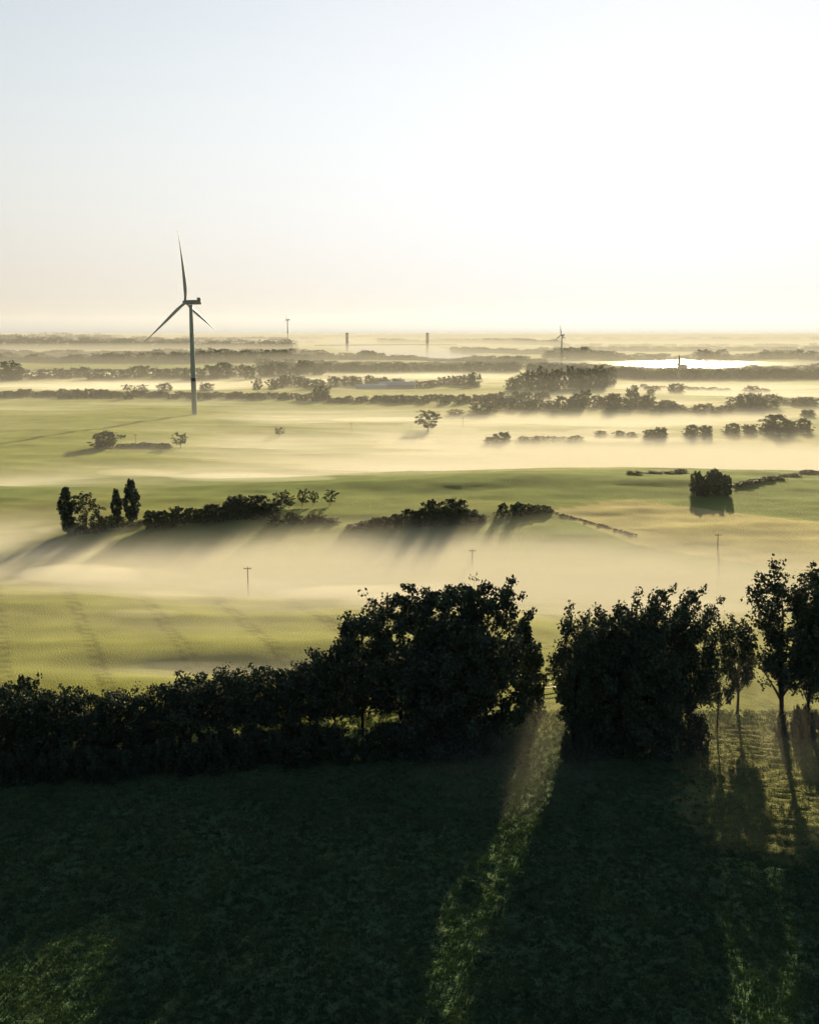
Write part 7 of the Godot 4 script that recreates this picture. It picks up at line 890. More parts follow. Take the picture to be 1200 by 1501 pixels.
	["grey green woodland on the right plain beyond the river", [[487.9, -3907.9, 14.2, 44.3], [504.1, -3915.4, 19.7, 42], [531, -3928, 14.7, 50.6], [547.6, -3935.7, 14.2, 30.6], [560.9, -3942, 21.1, 33.6], [589.9, -3955.5, 10.2, 46.8], [608.9, -3964.4, 17, 53.9], [633.4, -3975.8, 16, 50.2], [656.5, -3986.6, 10.1, 36.1], [683.9, -3999.4, 21.2, 58.8], [712.7, -4012.9, 10.5, 36.2], [739.6, -4025.4, 18.2, 44.8], [766.4, -4037.9, 17.1, 61], [782, -4045.2, 17.5, 35.5], [812, -4053.1, 14.6, 51], [832.8, -4053.1, 18, 31.4], [852.6, -4053.1, 17.3, 44.7], [876.6, -4053.1, 18.8, 37.5], [891.5, -4053.1, 12, 61.9], [907.4, -4053.1, 18.5, 36.7], [926.8, -4053.1, 14.9, 59.3], [942.8, -4053.1, 17.9, 59.1], [957.8, -4053.1, 10.2, 60.8], [984.1, -4053.1, 18.8, 48], [1010.2, -4053.1, 15, 39], [1033.7, -4053.1, 12.1, 51.8], [1049.6, -4053.1, 19.9, 40.7], [1074.5, -4053.1, 14.8, 61.8], [1091.9, -4053.1, 10.9, 32.6], [1108.5, -4053.1, 19.6, 53.1], [1137.5, -4053.1, 16.1, 40], [1152.2, -4053.1, 17.5, 41.8], [1167.3, -4053.1, 13.4, 43.9], [1181.2, -4053.1, 11.9, 44.4], [1200.7, -4053.1, 10.1, 40.6], [1227.1, -4052.4, 18.1, 60.5], [1240.3, -4048.3, 10.1, 61.8], [1257.3, -4043.1, 13.5, 50.9], [1282, -4035.4, 16.9, 52.6], [1300.2, -4029.8, 20.1, 51.9], [1325.7, -4021.9, 15.3, 43.4], [1345.6, -4015.8, 9.3, 50.4], [1369.4, -4008.4, 11.8, 31.3], [1390.7, -4001.8, 9.4, 50.3], [1405.3, -3997.3, 14.4, 60.6], [1422.9, -3991.9, 18.1, 59.8], [1445.2, -3985, 17.3, 43], [1457.4, -3981.2, 20.5, 56], [1480.2, -3974.2, 13.5, 60.4], [1496.6, -3969.1, 10.2, 52.2], [1508, -3965.6, 16.2, 53.4], [1527.1, -3959.7, 18.7, 59.7], [1545, -3954.1, 18.1, 47], [1560.6, -3949.3, 18.3, 50.8], [1572, -3945.8, 21, 35.7], [1587.7, -3940.9, 17, 33.4], [1611.9, -3933.5, 22.1, 32.8], [1633.5, -3926.8, 18.7, 37.7], [1652.8, -3920.8, 23.5, 37.1], [1670.9, -3915.2, 10.6, 42.5], [1692.5, -3908.5, 15.3, 32], [525.4, -4209.5, 9.3, 62], [550.6, -4222.1, 12.9, 52.9], [581.3, -4237.5, 8.9, 61.2], [614.4, -4254.1, 14.8, 62.8], [641.2, -4267.5, 7.6, 55.1], [668.6, -4281.2, 10.2, 48.5], [697.2, -4295.5, 7.6, 38.7], [724, -4309, 12, 54.7], [754.8, -4324.4, 15.3, 35.2], [775.9, -4334.9, 7.8, 58.5], [810.2, -4352.1, 12.5, 64.4], [832.9, -4363.5, 12.8, 58.7], [855.6, -4374.8, 18.3, 38.6], [880.1, -4378.5, 16.5, 46.8], [910.2, -4378.5, 9.5, 35.7], [934.3, -4378.5, 13.3, 41.9], [951.9, -4378.5, 18, 59.5], [982.5, -4378.5, 14.1, 62.5], [1002.3, -4378.5, 18.8, 61.9], [1023.4, -4378.5, 14.9, 47.2], [1055.2, -4378.5, 17.1, 36.8], [1078.9, -4378.5, 9.1, 34.1], [1101.9, -4378.5, 6.8, 49.9], [1119, -4378.5, 14.8, 59.9], [1140.3, -4378.5, 12.2, 42.4], [1170.6, -4378.5, 11.7, 58.4], [1189.5, -4378.5, 11.4, 34.1], [1213.9, -4378.5, 12.3, 42.4], [1230.9, -4378.5, 10.2, 56.6], [1260.7, -4378.5, 9.4, 65.9], [1281.5, -4378.5, 17.8, 51], [1301.5, -4378.5, 10.6, 51.1], [1332.2, -4375.3, 5.8, 58.3], [1350.4, -4369.2, 14, 41.3], [1365.7, -4364.1, 12.1, 56.3], [1385.7, -4357.4, 12.2, 44.8], [1403.9, -4351.2, 7.1, 46], [1416.7, -4346.9, 11, 52.2], [1430.1, -4342.4, 12.2, 59.8], [1446.8, -4336.8, 14.6, 54.9], [1469, -4329.3, 7.6, 42.2], [1488.2, -4322.9, 17, 66.2], [1506.5, -4316.7, 9.1, 51.3], [1520.2, -4312.1, 7.8, 40.7], [1532.7, -4307.9, 7.4, 42.1], [1545.6, -4303.5, 18.1, 55.2], [1569.1, -4295.6, 13.8, 48.3], [1585.6, -4290.1, 8.1, 35.8], [1599.1, -4285.6, 9, 61.5], [1622.8, -4277.6, 7, 62.6], [1640.2, -4271.7, 18.8, 52.4], [1652.9, -4267.4, 14.5, 35.1], [1677.5, -4259.2, 20.6, 59.1], [1703.9, -4250.3, 19.6, 48.3], [1716.9, -4245.9, 18, 35.3], [1735.4, -4239.7, 19.5, 48.6], [1759.5, -4231.6, 13.9, 64.4], [1783.8, -4223.4, 8.9, 42.4], [1806.8, -4215.7, 10, 64.6]]],
	["grey green woodland on the left plain", [[-1394.3, -3313.7, 16.2, 50.1], [-1374.9, -3309.4, 10.7, 26.9], [-1354.4, -3304.9, 12.4, 49.1], [-1332, -3299.9, 16.5, 37], [-1311, -3295.3, 18.9, 33.6], [-1284.5, -3289.4, 17.7, 43.6], [-1272.3, -3286.8, 17.7, 27.4], [-1254.8, -3282.9, 18.3, 25.3], [-1229.3, -3277.2, 16.2, 30.5], [-1216, -3274.3, 18.6, 33.4], [-1197.7, -3270.3, 19.3, 40.6], [-1184.5, -3267.3, 12.3, 30.7], [-1164.5, -3262.9, 12.3, 29.9], [-1140.2, -3257.6, 12.9, 33], [-1123.3, -3253.8, 15.3, 49.7], [-1100.6, -3248.8, 19.7, 45.8], [-1081.6, -3244.6, 10.9, 28.7], [-1065.8, -3241.1, 9.2, 46.4], [-1045.8, -3236.7, 14.4, 31], [-1029.4, -3233.1, 14.4, 35.7], [-1011.3, -3229.1, 12.4, 47.5], [-990.2, -3224.4, 11, 28], [-971.5, -3220.3, 15.9, 27.8], [-956.4, -3216.9, 10.2, 49.3], [-939.9, -3215.8, 19.1, 38.1], [-927.7, -3215.8, 15.4, 27.3], [-909.5, -3215.8, 17.1, 32.1], [-896.4, -3215.8, 17.7, 43.3], [-874.6, -3215.8, 18.3, 27.5], [-856.9, -3215.8, 17.4, 27.8], [-836.6, -3215.8, 13.8, 33.9], [-814.1, -3215.8, 15.2, 39.7], [-796.6, -3215.8, 12, 48.2], [-784.1, -3215.8, 15.2, 41.8], [-762.6, -3215.8, 11.9, 25.9], [-750.5, -3215.8, 12, 32.3], [-728.1, -3215.8, 15.8, 37.7], [-713.2, -3215.8, 22.2, 35.1], [-694.6, -3215.8, 20.5, 30.8], [-676.8, -3215.8, 15.4, 39.9], [-664.8, -3215.8, 12.7, 35.5], [-641.3, -3215.8, 21.4, 25.9], [-620, -3215.8, 11.2, 31], [-604, -3215.8, 15.3, 39.8], [-585, -3215.8, 10.5, 49.1], [-574.7, -3215.8, 22.9, 37.7], [-560.7, -3220, 21.7, 37.8], [-546.6, -3225.6, 10.6, 49.2], [-525.4, -3234.1, 18.5, 45.9], [-509.5, -3240.5, 23.4, 42.6], [-489.7, -3248.4, 21.1, 41.1], [-470, -3256.3, 20.5, 34], [-449.4, -3264.6, 11, 29.6], [-433.1, -3271.1, 19, 46.3], [-412.2, -3279.5, 19.6, 38.4], [-397.2, -3285.5, 18.6, 45], [-385.8, -3290, 20.2, 43.1], [-369.2, -3296.7, 17, 31.2], [-354.6, -3302.5, 16.3, 48], [-332.9, -3311.2, 13.1, 39.2], [-1484.2, -3528.4, 11.7, 52.5], [-1459, -3522.4, 8.7, 47.7], [-1437.5, -3517.4, 13.7, 39.1], [-1410.3, -3511.1, 8.4, 31.5], [-1383.1, -3504.7, 17.5, 37.9], [-1370.2, -3501.7, 18.6, 39], [-1344.8, -3495.7, 16.4, 31], [-1319.9, -3489.9, 9.2, 52.1], [-1294.5, -3484, 15.6, 33.2], [-1277.5, -3480, 9.6, 50.6], [-1259.3, -3475.7, 6.7, 48], [-1242.1, -3471.7, 9.7, 36.5], [-1216.1, -3465.6, 10.8, 44], [-1195.1, -3460.7, 14.1, 43.1], [-1169.2, -3454.7, 16.3, 45.6], [-1146.5, -3449.4, 12.2, 36.4], [-1128.6, -3445.2, 15.1, 50.9], [-1114.8, -3441.9, 16.9, 44.5], [-1090.3, -3436.2, 17.9, 34.5], [-1064.8, -3430.3, 7.2, 44], [-1045.8, -3425.8, 12.9, 48], [-1019.1, -3419.6, 12.1, 44.2], [-996, -3417.7, 8.7, 38], [-984.5, -3417.7, 7.1, 37.5], [-963.9, -3417.7, 11.3, 29], [-952.6, -3417.7, 13.2, 50.5], [-933.6, -3417.7, 9, 34.9], [-914.8, -3417.7, 9.5, 34], [-898.4, -3417.7, 8, 32.3], [-885.4, -3417.7, 14.4, 34.6], [-864.7, -3417.7, 14.9, 43.3], [-851, -3417.7, 10.4, 50.2], [-836.1, -3417.7, 13.8, 51], [-824.5, -3417.7, 18.8, 34], [-807.5, -3417.7, 15.2, 26.5], [-792.5, -3417.7, 20.6, 36.3], [-777.1, -3417.7, 15.5, 41.9], [-766.3, -3417.7, 11.2, 42.1], [-754.5, -3417.7, 14.7, 51.2], [-730.1, -3417.7, 9.1, 31.2], [-707.5, -3417.7, 14.3, 45], [-687.2, -3417.7, 11.1, 38.4], [-673.9, -3417.7, 10.6, 28], [-658.9, -3417.7, 10.4, 34.6], [-641.4, -3417.7, 8.9, 48.1], [-621.7, -3417.7, 12.2, 34.5], [-602.2, -3419.6, 10.5, 30.4], [-587, -3426, 15.3, 31.4], [-564.4, -3435.7, 10.4, 27.5], [-548.2, -3442.7, 15.3, 26.9], [-526.8, -3451.8, 16.6, 32.4], [-512.4, -3458, 20.2, 42.5], [-488.6, -3468.2, 15.7, 28.1], [-466.5, -3477.6, 10.7, 38.5], [-446.6, -3486.1, 19, 48.3], [-422.3, -3496.5, 19.3, 37.6], [-407.2, -3503, 20, 29.6], [-391.7, -3509.6, 21.5, 42.3], [-378.4, -3515.3, 14.4, 52], [-356.5, -3524.6, 18.6, 28.7]]],
	["low scrub between the far left hedgerows", [[-795.8, -1947.4, 6.3, 19.7], [-787.9, -1947.4, 4.2, 19.7], [-776.3, -1947.4, 3.7, 18.2], [-766, -1947.4, 5.1, 14.8], [-757.4, -1947.4, 5.4, 19.1], [-750.2, -1947.4, 3.2, 24.3], [-734.3, -1947.4, 3.2, 13.7], [-720.8, -1947.4, 3.2, 25.5], [-706.7, -1947.4, 3, 21.5], [-696.6, -1947.4, 4.8, 22.3], [-684.1, -1947.4, 3.8, 14.3], [-673.9, -1947.4, 3.5, 22.4], [-663.2, -1947.4, 4.5, 16], [-649.8, -1947.4, 3.5, 16.9], [-640, -1947.4, 4.8, 23.7], [-632.8, -1947.4, 2.9, 26.7], [-618.4, -1947.4, 4, 18.7], [-603.7, -1947.4, 6.2, 14.9], [-590.9, -1947.4, 5.4, 16.6], [-583.2, -1947.4, 3.5, 24.9], [-571.1, -1947.4, 6.1, 23.3], [-557.4, -1947.4, 5, 15.7], [-547.4, -1947.4, 5.3, 15.6], [-531.7, -1947.4, 3.6, 20], [-521.7, -1947.4, 5.9, 21], [-511.6, -1947.6, 3.6, 15.4], [-501, -1949, 4.4, 21.5], [-491.4, -1950.2, 5.2, 24.2], [-478.6, -1951.9, 4.3, 20.7], [-469.6, -1953, 2.8, 14.6], [-458.3, -1954.5, 6.1, 14], [-444.6, -1956.2, 4.3, 18.4], [-430.5, -1958, 6.2, 18.2], [-414.9, -1960, 3.4, 20.4], [-401.3, -1961.8, 3, 18.8], [-393.7, -1962.7, 3.4, 20.7], [-378.9, -1964.6, 4, 17], [-371.9, -1965.5, 4.2, 19.7], [-361.9, -1966.8, 3.8, 18.8], [-347.6, -1968.6, 6.1, 13.9], [-337.4, -1970, 5.7, 25.9], [-324.6, -1971.6, 2.9, 17.6], [-310, -1973.5, 2.8, 25.4], [-296.1, -1975.2, 5.9, 25.9], [-288.3, -1976.2, 5.1, 16.1], [-280.2, -1977.3, 2.9, 22.1], [-265.1, -1979.2, 5, 18.9], [-250.5, -1981.1, 2.9, 24.2], [-235.5, -1983, 3.3, 24.1]]],
]

func make_trees() -> void:
	make_protos()
	var rng := RandomNumberGenerator.new()
	rng.seed = 4711
	for row in TREES:                                        # name, kind of crown, label, category, group, places
		for p in row[5]:
			var y := ground_height(p[0], p[1])
			var pr: Array = protos[row[1]][rng.randi() % protos[row[1]].size()]
			var t := thing(row[0], Vector3(p[0], y - 0.15, p[1]), row[2], row[3], row[4])
			t.rotation.y = rng.randf() * TAU
			var hs: float = maxf(p[2] - y, 0.6) / pr[2]
			var ws: float = p[3] / pr[3]
			t.scale = Vector3(ws, hs, ws)
			part("trunk", pr[0], mats.bark, t)
			part("crown", pr[1], mats.foliage, t)
			part("branches", pr[4], mats.bark, t)

func make_woods() -> void:
	var rng := RandomNumberGenerator.new()
	rng.seed = 99
	for band in WOODS:                                       # label, [x, z, top, width] of each crown: far woods that read as one mass
		for part_no in 2:
			var pr: Array = protos["far"][part_no]
			var mm := MultiMesh.new()
			mm.transform_format = MultiMesh.TRANSFORM_3D
			mm.mesh = pr[1]
			var list := []
			for k in band[1].size():
				if k % 2 == part_no: list.append(band[1][k])
			mm.instance_count = list.size()
			for k in list.size():
				var p: Array = list[k]
				var y := maxf(ground_height(p[0], p[1]), WATER_LEVEL)
				var hs: float = maxf(0.2, (p[2] - y) / pr[2])
				var ws: float = p[3] / pr[3]
				mm.set_instance_transform(k, Transform3D(Basis.from_euler(Vector3(0, rng.randf() * TAU, 0)) * Basis.from_scale(Vector3(ws, hs, ws)), Vector3(p[0], y, p[1])))
			var o := MultiMeshInstance3D.new()
			o.name = numbered("distant_woodland")
			o.multimesh = mm
			o.material_override = mats.foliage
			add_child(o)
			tag(o, band[0], "woodland", "", "stuff")

# ------------------------------------------------------------------ wind turbines
func blade_mesh(length: float, wide := 1.0) -> ArrayMesh:
	var st := SurfaceTool.new()
	st.begin(Mesh.PRIMITIVE_TRIANGLES)
	var rings := []
	var n := 14
	for k in n + 1:
		var t := float(k) / n
		var chord := lerpf(0.040, 0.070, smoothstep(0.03, 0.2, t)) * (1.0 - 0.86 * smoothstep(0.16, 1.02, t)) * length * wide
		var thick := lerpf(0.040, 0.016, smoothstep(0.03, 0.22, t)) * (1.0 - 0.8 * t) * length
		var twist := deg_to_rad(lerpf(22.0, 2.0, pow(t, 0.5)))
		var ring := []
		for q in 12:
			var g := TAU * q / 12.0
			var p := Vector2(cos(g) * 0.5 * chord - (chord * 0.22 if t > 0.05 else 0.0), sin(g) * 0.5 * thick * (1.0 + 0.35 * cos(g)))
			p = p.rotated(twist)
			ring.append(Vector3(p.x, t * length, p.y + 0.045 * length * t * t))
		rings.append(ring)
	for k in n:
		for q in 12:
			var a: Vector3 = rings[k][q]
			var b: Vector3 = rings[k][(q + 1) % 12]
			var c: Vector3 = rings[k + 1][q]
			var d: Vector3 = rings[k + 1][(q + 1) % 12]
			for v in [a, b, c, b, d, c]: st.add_vertex(v)
	for q in range(1, 11):
		for v in [rings[n][0], rings[n][q], rings[n][q + 1]]: st.add_vertex(v)
	st.index()
	st.generate_normals()
	return st.commit()

func lathe(profile: Array, sides: int) -> ArrayMesh:
	var st := SurfaceTool.new()
	st.begin(Mesh.PRIMITIVE_TRIANGLES)
	for k in profile.size() - 1:
		for q in sides:
			var g0 := TAU * q / sides
			var g1 := TAU * (q + 1) / sides
			var a: Vector2 = profile[k]
			var b: Vector2 = profile[k + 1]
			var v := [Vector3(a.x * cos(g0), a.y, a.x * sin(g0)), Vector3(a.x * cos(g1), a.y, a.x * sin(g1)), Vector3(b.x * cos(g0), b.y, b.x * sin(g0)), Vector3(b.x * cos(g1), b.y, b.x * sin(g1))]
			for i in [0, 1, 2, 1, 3, 2]: st.add_vertex(v[i])
	st.index()
	st.generate_normals()
	return st.commit()

func bevel_box(size: Vector3, e: float) -> ArrayMesh:
	# a box with chamfered edges
	var st := SurfaceTool.new()
	st.begin(Mesh.PRIMITIVE_TRIANGLES)
	var h := size * 0.5
	var prof := PackedVector2Array([Vector2(-h.x + e, -h.y), Vector2(h.x - e, -h.y), Vector2(h.x, -h.y + e), Vector2(h.x, h.y - e), Vector2(h.x - e, h.y), Vector2(-h.x + e, h.y), Vector2(-h.x, h.y - e), Vector2(-h.x, -h.y + e)])
	var zs := [-h.z, -h.z + e, h.z - e, h.z]
	var ks := [1.0 - e / maxf(h.x, h.y), 1.0, 1.0, 1.0 - e / maxf(h.x, h.y)]
	for i in 3:
		for q in 8:
			var a := prof[q]
			var b := prof[(q + 1) % 8]
			var v := [Vector3(a.x * ks[i], a.y * ks[i], zs[i]), Vector3(b.x * ks[i], b.y * ks[i], zs[i]), Vector3(a.x * ks[i + 1], a.y * ks[i + 1], zs[i + 1]), Vector3(b.x * ks[i + 1], b.y * ks[i + 1], zs[i + 1])]
			for k in [0, 1, 2, 1, 3, 2]: st.add_vertex(v[k])
	for s in [0, 3]:
		for q in range(1, 7):
			var tri := [prof[0], prof[q + 1], prof[q]] if s == 0 else [prof[0], prof[q], prof[q + 1]]
			for p in tri: st.add_vertex(Vector3(p.x * ks[s], p.y * ks[s], zs[s]))
	st.generate_normals()
	return st.commit()

func wind_turbine(x: float, z: float, hub: float, radius: float, axis_yaw: float, phase: float, label: String, fine := true) -> void:
	var y := ground_height(x, z)
	var t := thing("wind_turbine", Vector3(x, y, z), label, "wind turbine", "")
	var white := paint("turbine_paint", Vector3(0.30, 0.32, 0.32), 0.5)
	var k := hub / 97.0
	part("tower", lathe([Vector2(2.35 * k, -1.0), Vector2(2.25 * k, hub * 0.3), Vector2(1.9 * k, hub * 0.7), Vector2(1.45 * k, hub - 1.9 * k)], 24), white, t)
	if fine:
		part("tower_band", lathe([Vector2(2.27 * k, 29.0), Vector2(2.28 * k, 29.1), Vector2(2.27 * k, 32.0), Vector2(2.2 * k, 32.1)], 24), paint("red_band", Vector3(0.08, 0.03, 0.03), 0.6), t)
	var head := Transform3D(Basis.from_euler(Vector3(0, axis_yaw, 0)), Vector3(0, hub, 0))   # local -z is the rotor axis
	var nac := part("nacelle", bevel_box(Vector3(3.8, 3.9, 13.5) * k, 0.5 * k), paint("nacelle_paint", Vector3(0.28, 0.26, 0.26), 0.5), t)
	nac.transform = head * Transform3D(Basis.IDENTITY, Vector3(0, 0.2, 3.6) * k)
	var cooler := part("cooler", bevel_box(Vector3(3.4, 2.0, 2.6) * k, 0.2 * k), paint("nacelle_paint", Vector3(0.28, 0.26, 0.26)), nac)
	cooler.position = Vector3(0, 2.9, 5.3) * k
	var tilt := Basis.from_euler(Vector3(deg_to_rad(5.0), 0, 0))
	var hub_at := Vector3(0, 0.35, -5.4) * k
	var spin := part("hub", lathe([Vector2(0.01, 3.1 * k), Vector2(0.9 * k, 2.7 * k), Vector2(1.6 * k, 1.6 * k), Vector2(1.95 * k, 0.0), Vector2(1.8 * k, -1.9 * k), Vector2(0.01, -1.95 * k)], 20), white, t)
	spin.transform = head * Transform3D(tilt * Basis.from_euler(Vector3(-PI / 2, 0, 0)), hub_at)
	var bm := blade_mesh(radius - 1.2 * k, 1.0 if fine else 1.8)
	for n in 3:
		var b := part("blade", bm, white, t)
		var roll := Basis(Vector3(0, 0, 1), phase + n * TAU / 3.0)
		var cone := Basis.from_euler(Vector3(deg_to_rad(-3.0), 0, 0))
		b.transform = head * Transform3D(tilt * roll * cone * Basis.from_euler(Vector3(0, PI, 0)), hub_at) * Transform3D(Basis.IDENTITY, Vector3(0, 1.2 * k, 0))

# ------------------------------------------------------------------ small built things
func bar_box(st: SurfaceTool, a: Vector3, b: Vector3, w: float, h: float) -> void:
	var t := (b - a).normalized()
	var u := (Vector3.UP.cross(t) if absf(t.y) < 0.9 else Vector3.RIGHT.cross(t)).normalized() * w * 0.5
	var n := t.cross(u).normalized() * h * 0.5
	var c := [a - u - n, a + u - n, a + u + n, a - u + n, b - u - n, b + u - n, b + u + n, b - u + n]
	for f in [[0, 1, 2, 3], [7, 6, 5, 4], [0, 4, 5, 1], [1, 5, 6, 2], [2, 6, 7, 3], [3, 7, 4, 0]]:
		for i in [0, 2, 1, 0, 3, 2]: st.add_vertex(c[f[i]])

func bars(list: Array, w: float, h: float) -> ArrayMesh:
	var st := SurfaceTool.new()
	st.begin(Mesh.PRIMITIVE_TRIANGLES)
	for l in list: bar_box(st, l[0], l[1], w, h)
	st.generate_normals()
	return st.commit()

func utility_pole(x: float, z: float, top: float, label: String) -> void:
	var y := ground_height(x, z)
	var h := top - y
	var t := thing("utility_pole", Vector3(x, y, z), label, "utility pole", "wooden poles of the field power line")
	var wood := paint("pole_wood", Vector3(0.20, 0.17, 0.12))
	part("post", lathe([Vector2(0.17, -0.5), Vector2(0.14, h * 0.5), Vector2(0.11, h), Vector2(0.01, h + 0.02)], 10), wood, t)
	part("cross_arm", bars([[Vector3(-1.1, h - 0.3, 0.19), Vector3(1.1, h - 0.3, 0.19)]], 0.16, 0.2), wood, t)
	for s in [-0.95, 0.0, 0.95]:
		var ins := part("insulator", lathe([Vector2(0.03, 0.0), Vector2(0.09, 0.06), Vector2(0.07, 0.14), Vector2(0.1, 0.2), Vector2(0.01, 0.3)], 8), paint("insulator_glaze", Vector3(0.12, 0.07, 0.04), 0.3), t)
		ins.position = Vector3(s, h - 0.2 + (0.2 if s == 0.0 else 0.0), 0.19 if s != 0.0 else 0.0)

func gable_house(called: String, at: Vector3, size: Vector3, roof_h: float, turn: float, label: String, wall: Vector3, roof: Vector3) -> Node3D:
	var t := thing(called, at, label, "building", "")
	t.rotation.y = turn
	var w := size.x * 0.5
	var d := size.z * 0.5
	var st := SurfaceTool.new()
	st.begin(Mesh.PRIMITIVE_TRIANGLES)
	var c := [Vector3(-w, -1, -d), Vector3(w, -1, -d), Vector3(w, -1, d), Vector3(-w, -1, d), Vector3(-w, size.y, -d), Vector3(w, size.y, -d), Vector3(w, size.y, d), Vector3(-w, size.y, d), Vector3(-w, size.y + roof_h, 0), Vector3(w, size.y + roof_h, 0)]
	for f in [[0, 4, 5], [0, 5, 1], [2, 6, 7], [2, 7, 3], [1, 5, 6], [1, 6, 2], [3, 7, 4], [3, 4, 0], [4, 7, 8], [5, 9, 6]]:
		for i in f: st.add_vertex(c[i])
	st.generate_normals()
	part("wall", st.commit(), paint(called + "_wall", wall), t)
	for s in [-1.0, 1.0]:
		var len_ := Vector2(d + 0.5, roof_h * (d + 0.5) / d).length()
		var slab := part("roof", bevel_box(Vector3(size.x + 1.0, 0.25, len_), 0.08), paint(called + "_roof", roof, 0.7), t)
		slab.transform = Transform3D(Basis.from_euler(Vector3(s * atan2(roof_h, d), 0, 0)), Vector3(0, size.y + roof_h * 0.5 + 0.15 - roof_h * 0.25 / d, s * (d + 0.5) * 0.5))
	return t

func make_built() -> void:
	wind_turbine(TURBINES[0][0], TURBINES[0][1], 97.0, 60.0, deg_to_rad(66.0), deg_to_rad(6.0), "large dark wind turbine standing in the green field at left")
	wind_turbine(TURBINES[1][0], TURBINES[1][1], TURBINES[1][2], TURBINES[1][3] * 1.35, deg_to_rad(38.0), deg_to_rad(8.0), "small distant wind turbine in front of the shining river", false)
	wind_turbine(TURBINES[2][0], TURBINES[2][1], TURBINES[2][2], TURBINES[2][3], deg_to_rad(60.0), deg_to_rad(10.0), "faintest wind turbine on the hazy horizon", false)
	wind_turbine(TURBINES[3][0], TURBINES[3][1], TURBINES[3][2], TURBINES[3][3], deg_to_rad(40.0), deg_to_rad(-60.0), "wind turbine cut off by the left edge with one blade tip showing", false)
	for p in POLES: utility_pole(p[0], p[1], p[2], p[3])
	# bridge over the far river
	var a := Vector3(BRIDGE[0][0], WATER_LEVEL, BRIDGE[0][1])
	var b := Vector3(BRIDGE[1][0], WATER_LEVEL, BRIDGE[1][1])
	var mid := (a + b) * 0.5
	var br := thing("river_bridge", mid, "hazy far bridge with two tall pylons across the river", "bridge", "")
	var steel := paint("bridge_paint", Vector3(0.30, 0.27, 0.25), 0.6)
	var along := (b - a).normalized()
	var side := along.cross(Vector3.UP)
	var half := (b - a).length() * 0.5
	var ph: float = BRIDGE[2]
	part("deck", bars([[-along * half * 1.75 + Vector3.UP * 22, along * half * 1.75 + Vector3.UP * 22]], 16.0, 3.0), steel, br)
	for s in [-1.0, 1.0]:
		var l := []
		for e in [-7.0, 7.0]: l.append([along * half * s + side * e - Vector3.UP * 3, along * half * s + side * e + Vector3.UP * ph])
		for hh in [0.5, 0.75, 0.97]: l.append([along * half * s - side * 8.0 + Vector3.UP * ph * hh, along * half * s + side * 8.0 + Vector3.UP * ph * hh])
		part("pylon", bars(l, 6.0, 6.0), steel, br)
	# church beside the river
	var cx: float = CHURCH[0]
	var cz: float = CHURCH[1]
	var cy := ground_height(cx, cz)
	var ch := gable_house("church", Vector3(cx, cy, cz), Vector3(15, 5, 8), 4.0, 0.3, "small church with pointed spire before the sun glint", Vector3(0.10, 0.07, 0.05), Vector3(0.05, 0.04, 0.04))
	var tower := part("tower", bars([[Vector3(-9.6, -1, 0), Vector3(-9.6, 15, 0)]], 4.2, 4.2), paint("church_wall", Vector3(0.10, 0.07, 0.05)), ch)
	part("spire", lathe([Vector2(3.2, 14.9), Vector2(2.2, 17.0), Vector2(0.05, CHURCH[2] - cy)], 8), paint("church_roof", Vector3(0.06, 0.05, 0.05)), tower).position = Vector3(-9.6, 0, 0)
	for s in SHEDS:
		gable_house("farm_shed", Vector3(s[0], ground_height(s[0], s[1]), s[1]), Vector3(s[2], s[3], s[4]), s[5], s[6], s[7], Vector3(0.3, 0.3, 0.28), Vector3(0.42, 0.44, 0.46))
	# field gate in the gap of the tree line
	var gx: float = GATE[0]
	var gz: float = GATE[1]
	var g := thing("field_gate", Vector3(gx, ground_height(gx, gz), gz), "pale wooden rail gate in the gap between the dark trees", "gate", "")
	g.rotation.y = 0.35
	var pale := paint("gate_wood", Vector3(0.55, 0.52, 0.45), 0.6)
	for s in [-4.0, 0.0, 4.0]: part("post", bars([[Vector3(s, -0.5, 0), Vector3(s, 1.5, 0)]], 0.2, 0.2), pale, g)
	for hh in [0.55, 1.25]: part("rail", bars([[Vector3(-4.3, hh, 0.16), Vector3(4.3, hh, 0.16)]], 0.08, 0.22), pale, g)

const TURBINES := [[-190, -910, 93.8, 55.8], [376, -2571, 69.4, 19.9], [-752, -6439, 149.8, 33.1], [-778, -1921, 83.4, 24.7]]
const POLES := [[-48.0, -297.2, 3.4, "nearest wooden power pole at left with cross arm"], [20.8, -331.8, 1.4, "middle wooden power pole above the big clump"], [106.6, -348.1, 3.5, "right wooden power pole near the pale crop"], [-43.5, -768.6, 5.6, "tiny pole in the mist left of the lone tree"], [42.3, -814.4, 5.9, "tiny pole right of the lone tree"], [-172.3, -645.0, 8.9, "tiny pole between the round tree and the upright tree"]]
const BRIDGE := [[-265, -4426], [79, -4607], 73]
const CHURCH := [543, -2058, 30.7]
const SHEDS := [[-49, -1334, 40, 4, 14, 3, 0.1, "long pale roofed farm shed left of the other shed"], [-16, -1342, 46, 5, 16, 4, -0.1, "grey farm shed with long roof among the far hedgerows"]]
const GATE := [26.7, -197.0]

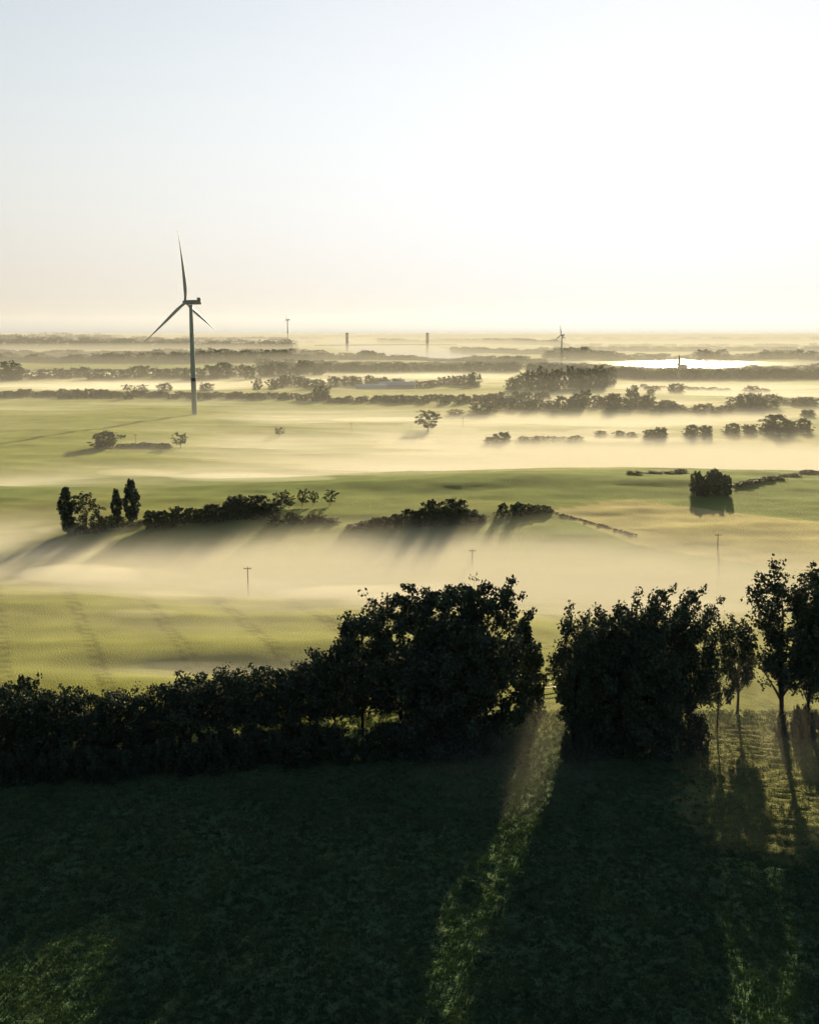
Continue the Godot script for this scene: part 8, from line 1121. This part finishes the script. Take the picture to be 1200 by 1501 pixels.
# ------------------------------------------------------------------ grass of the near field
func tuft_mesh(seed_: int, blades: int, height: float, spread: float) -> ArrayMesh:
	var rng := RandomNumberGenerator.new()
	rng.seed = seed_
	var st := SurfaceTool.new()
	st.begin(Mesh.PRIMITIVE_TRIANGLES)
	for k in blades:
		var g := rng.randf() * TAU
		var c := Vector3(cos(g), 0, sin(g)) * spread * sqrt(rng.randf())
		var lean := Vector3(rng.randfn(), 0, rng.randfn()) * height * 0.45
		var w := Vector3(rng.randfn(), 0, rng.randfn()).normalized() * height * rng.randf_range(0.12, 0.3)
		var tip := c + lean + Vector3.UP * height * rng.randf_range(0.5, 1.2)
		for p in [c - w - Vector3.UP * 0.05, c + w - Vector3.UP * 0.05, tip]: st.add_vertex(p)
	st.generate_normals()
	return st.commit()

func make_grass() -> void:
	var rng := RandomNumberGenerator.new()
	rng.seed = 2024
	var mat := StandardMaterial3D.new()
	mat.resource_name = "grass_blades"
	mat.vertex_color_use_as_albedo = true
	mat.roughness = 0.8
	mat.metallic_specular = 0.2
	mat.backlight_enabled = true
	mat.backlight = Color(0.3, 0.34, 0.1)
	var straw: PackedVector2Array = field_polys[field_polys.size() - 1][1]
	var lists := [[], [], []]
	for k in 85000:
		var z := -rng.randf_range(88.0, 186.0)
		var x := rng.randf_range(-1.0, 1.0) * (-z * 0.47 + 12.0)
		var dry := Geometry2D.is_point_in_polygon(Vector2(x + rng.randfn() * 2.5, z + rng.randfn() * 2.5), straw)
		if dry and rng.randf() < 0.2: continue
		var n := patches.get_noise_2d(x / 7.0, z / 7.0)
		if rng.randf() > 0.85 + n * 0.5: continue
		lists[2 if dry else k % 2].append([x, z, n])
	var names := ["short_grass", "short_grass", "mown_grass"]
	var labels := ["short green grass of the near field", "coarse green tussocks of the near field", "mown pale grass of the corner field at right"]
	for v in 3:
		var mm := MultiMesh.new()
		mm.transform_format = MultiMesh.TRANSFORM_3D
		mm.use_colors = true
		mm.mesh = tuft_mesh(31 + v, [12, 9, 8][v], [0.24, 0.32, 0.2][v], [0.42, 0.34, 0.42][v])
		mm.instance_count = lists[v].size()
		for k in lists[v].size():
			var p: Array = lists[v][k]
			var s := rng.randf_range(0.7, 1.4)
			mm.set_instance_transform(k, Transform3D(Basis.from_euler(Vector3(0, rng.randf() * TAU, 0)) * Basis.from_scale(Vector3.ONE * s), Vector3(p[0], ground_height(p[0], p[1]), p[1])))
			var q: float = rng.randf_range(0.75, 1.3) * (1.0 + 0.4 * p[2])
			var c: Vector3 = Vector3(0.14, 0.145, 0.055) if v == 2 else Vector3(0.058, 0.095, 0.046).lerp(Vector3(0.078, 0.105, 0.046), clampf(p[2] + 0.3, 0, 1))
			mm.set_instance_color(k, Color(c.x * q, c.y * q, c.z * q))
		var o := MultiMeshInstance3D.new()
		o.name = numbered(names[v])
		o.multimesh = mm
		o.material_override = mat
		add_child(o)
		tag(o, labels[v], "grass", "", "stuff")
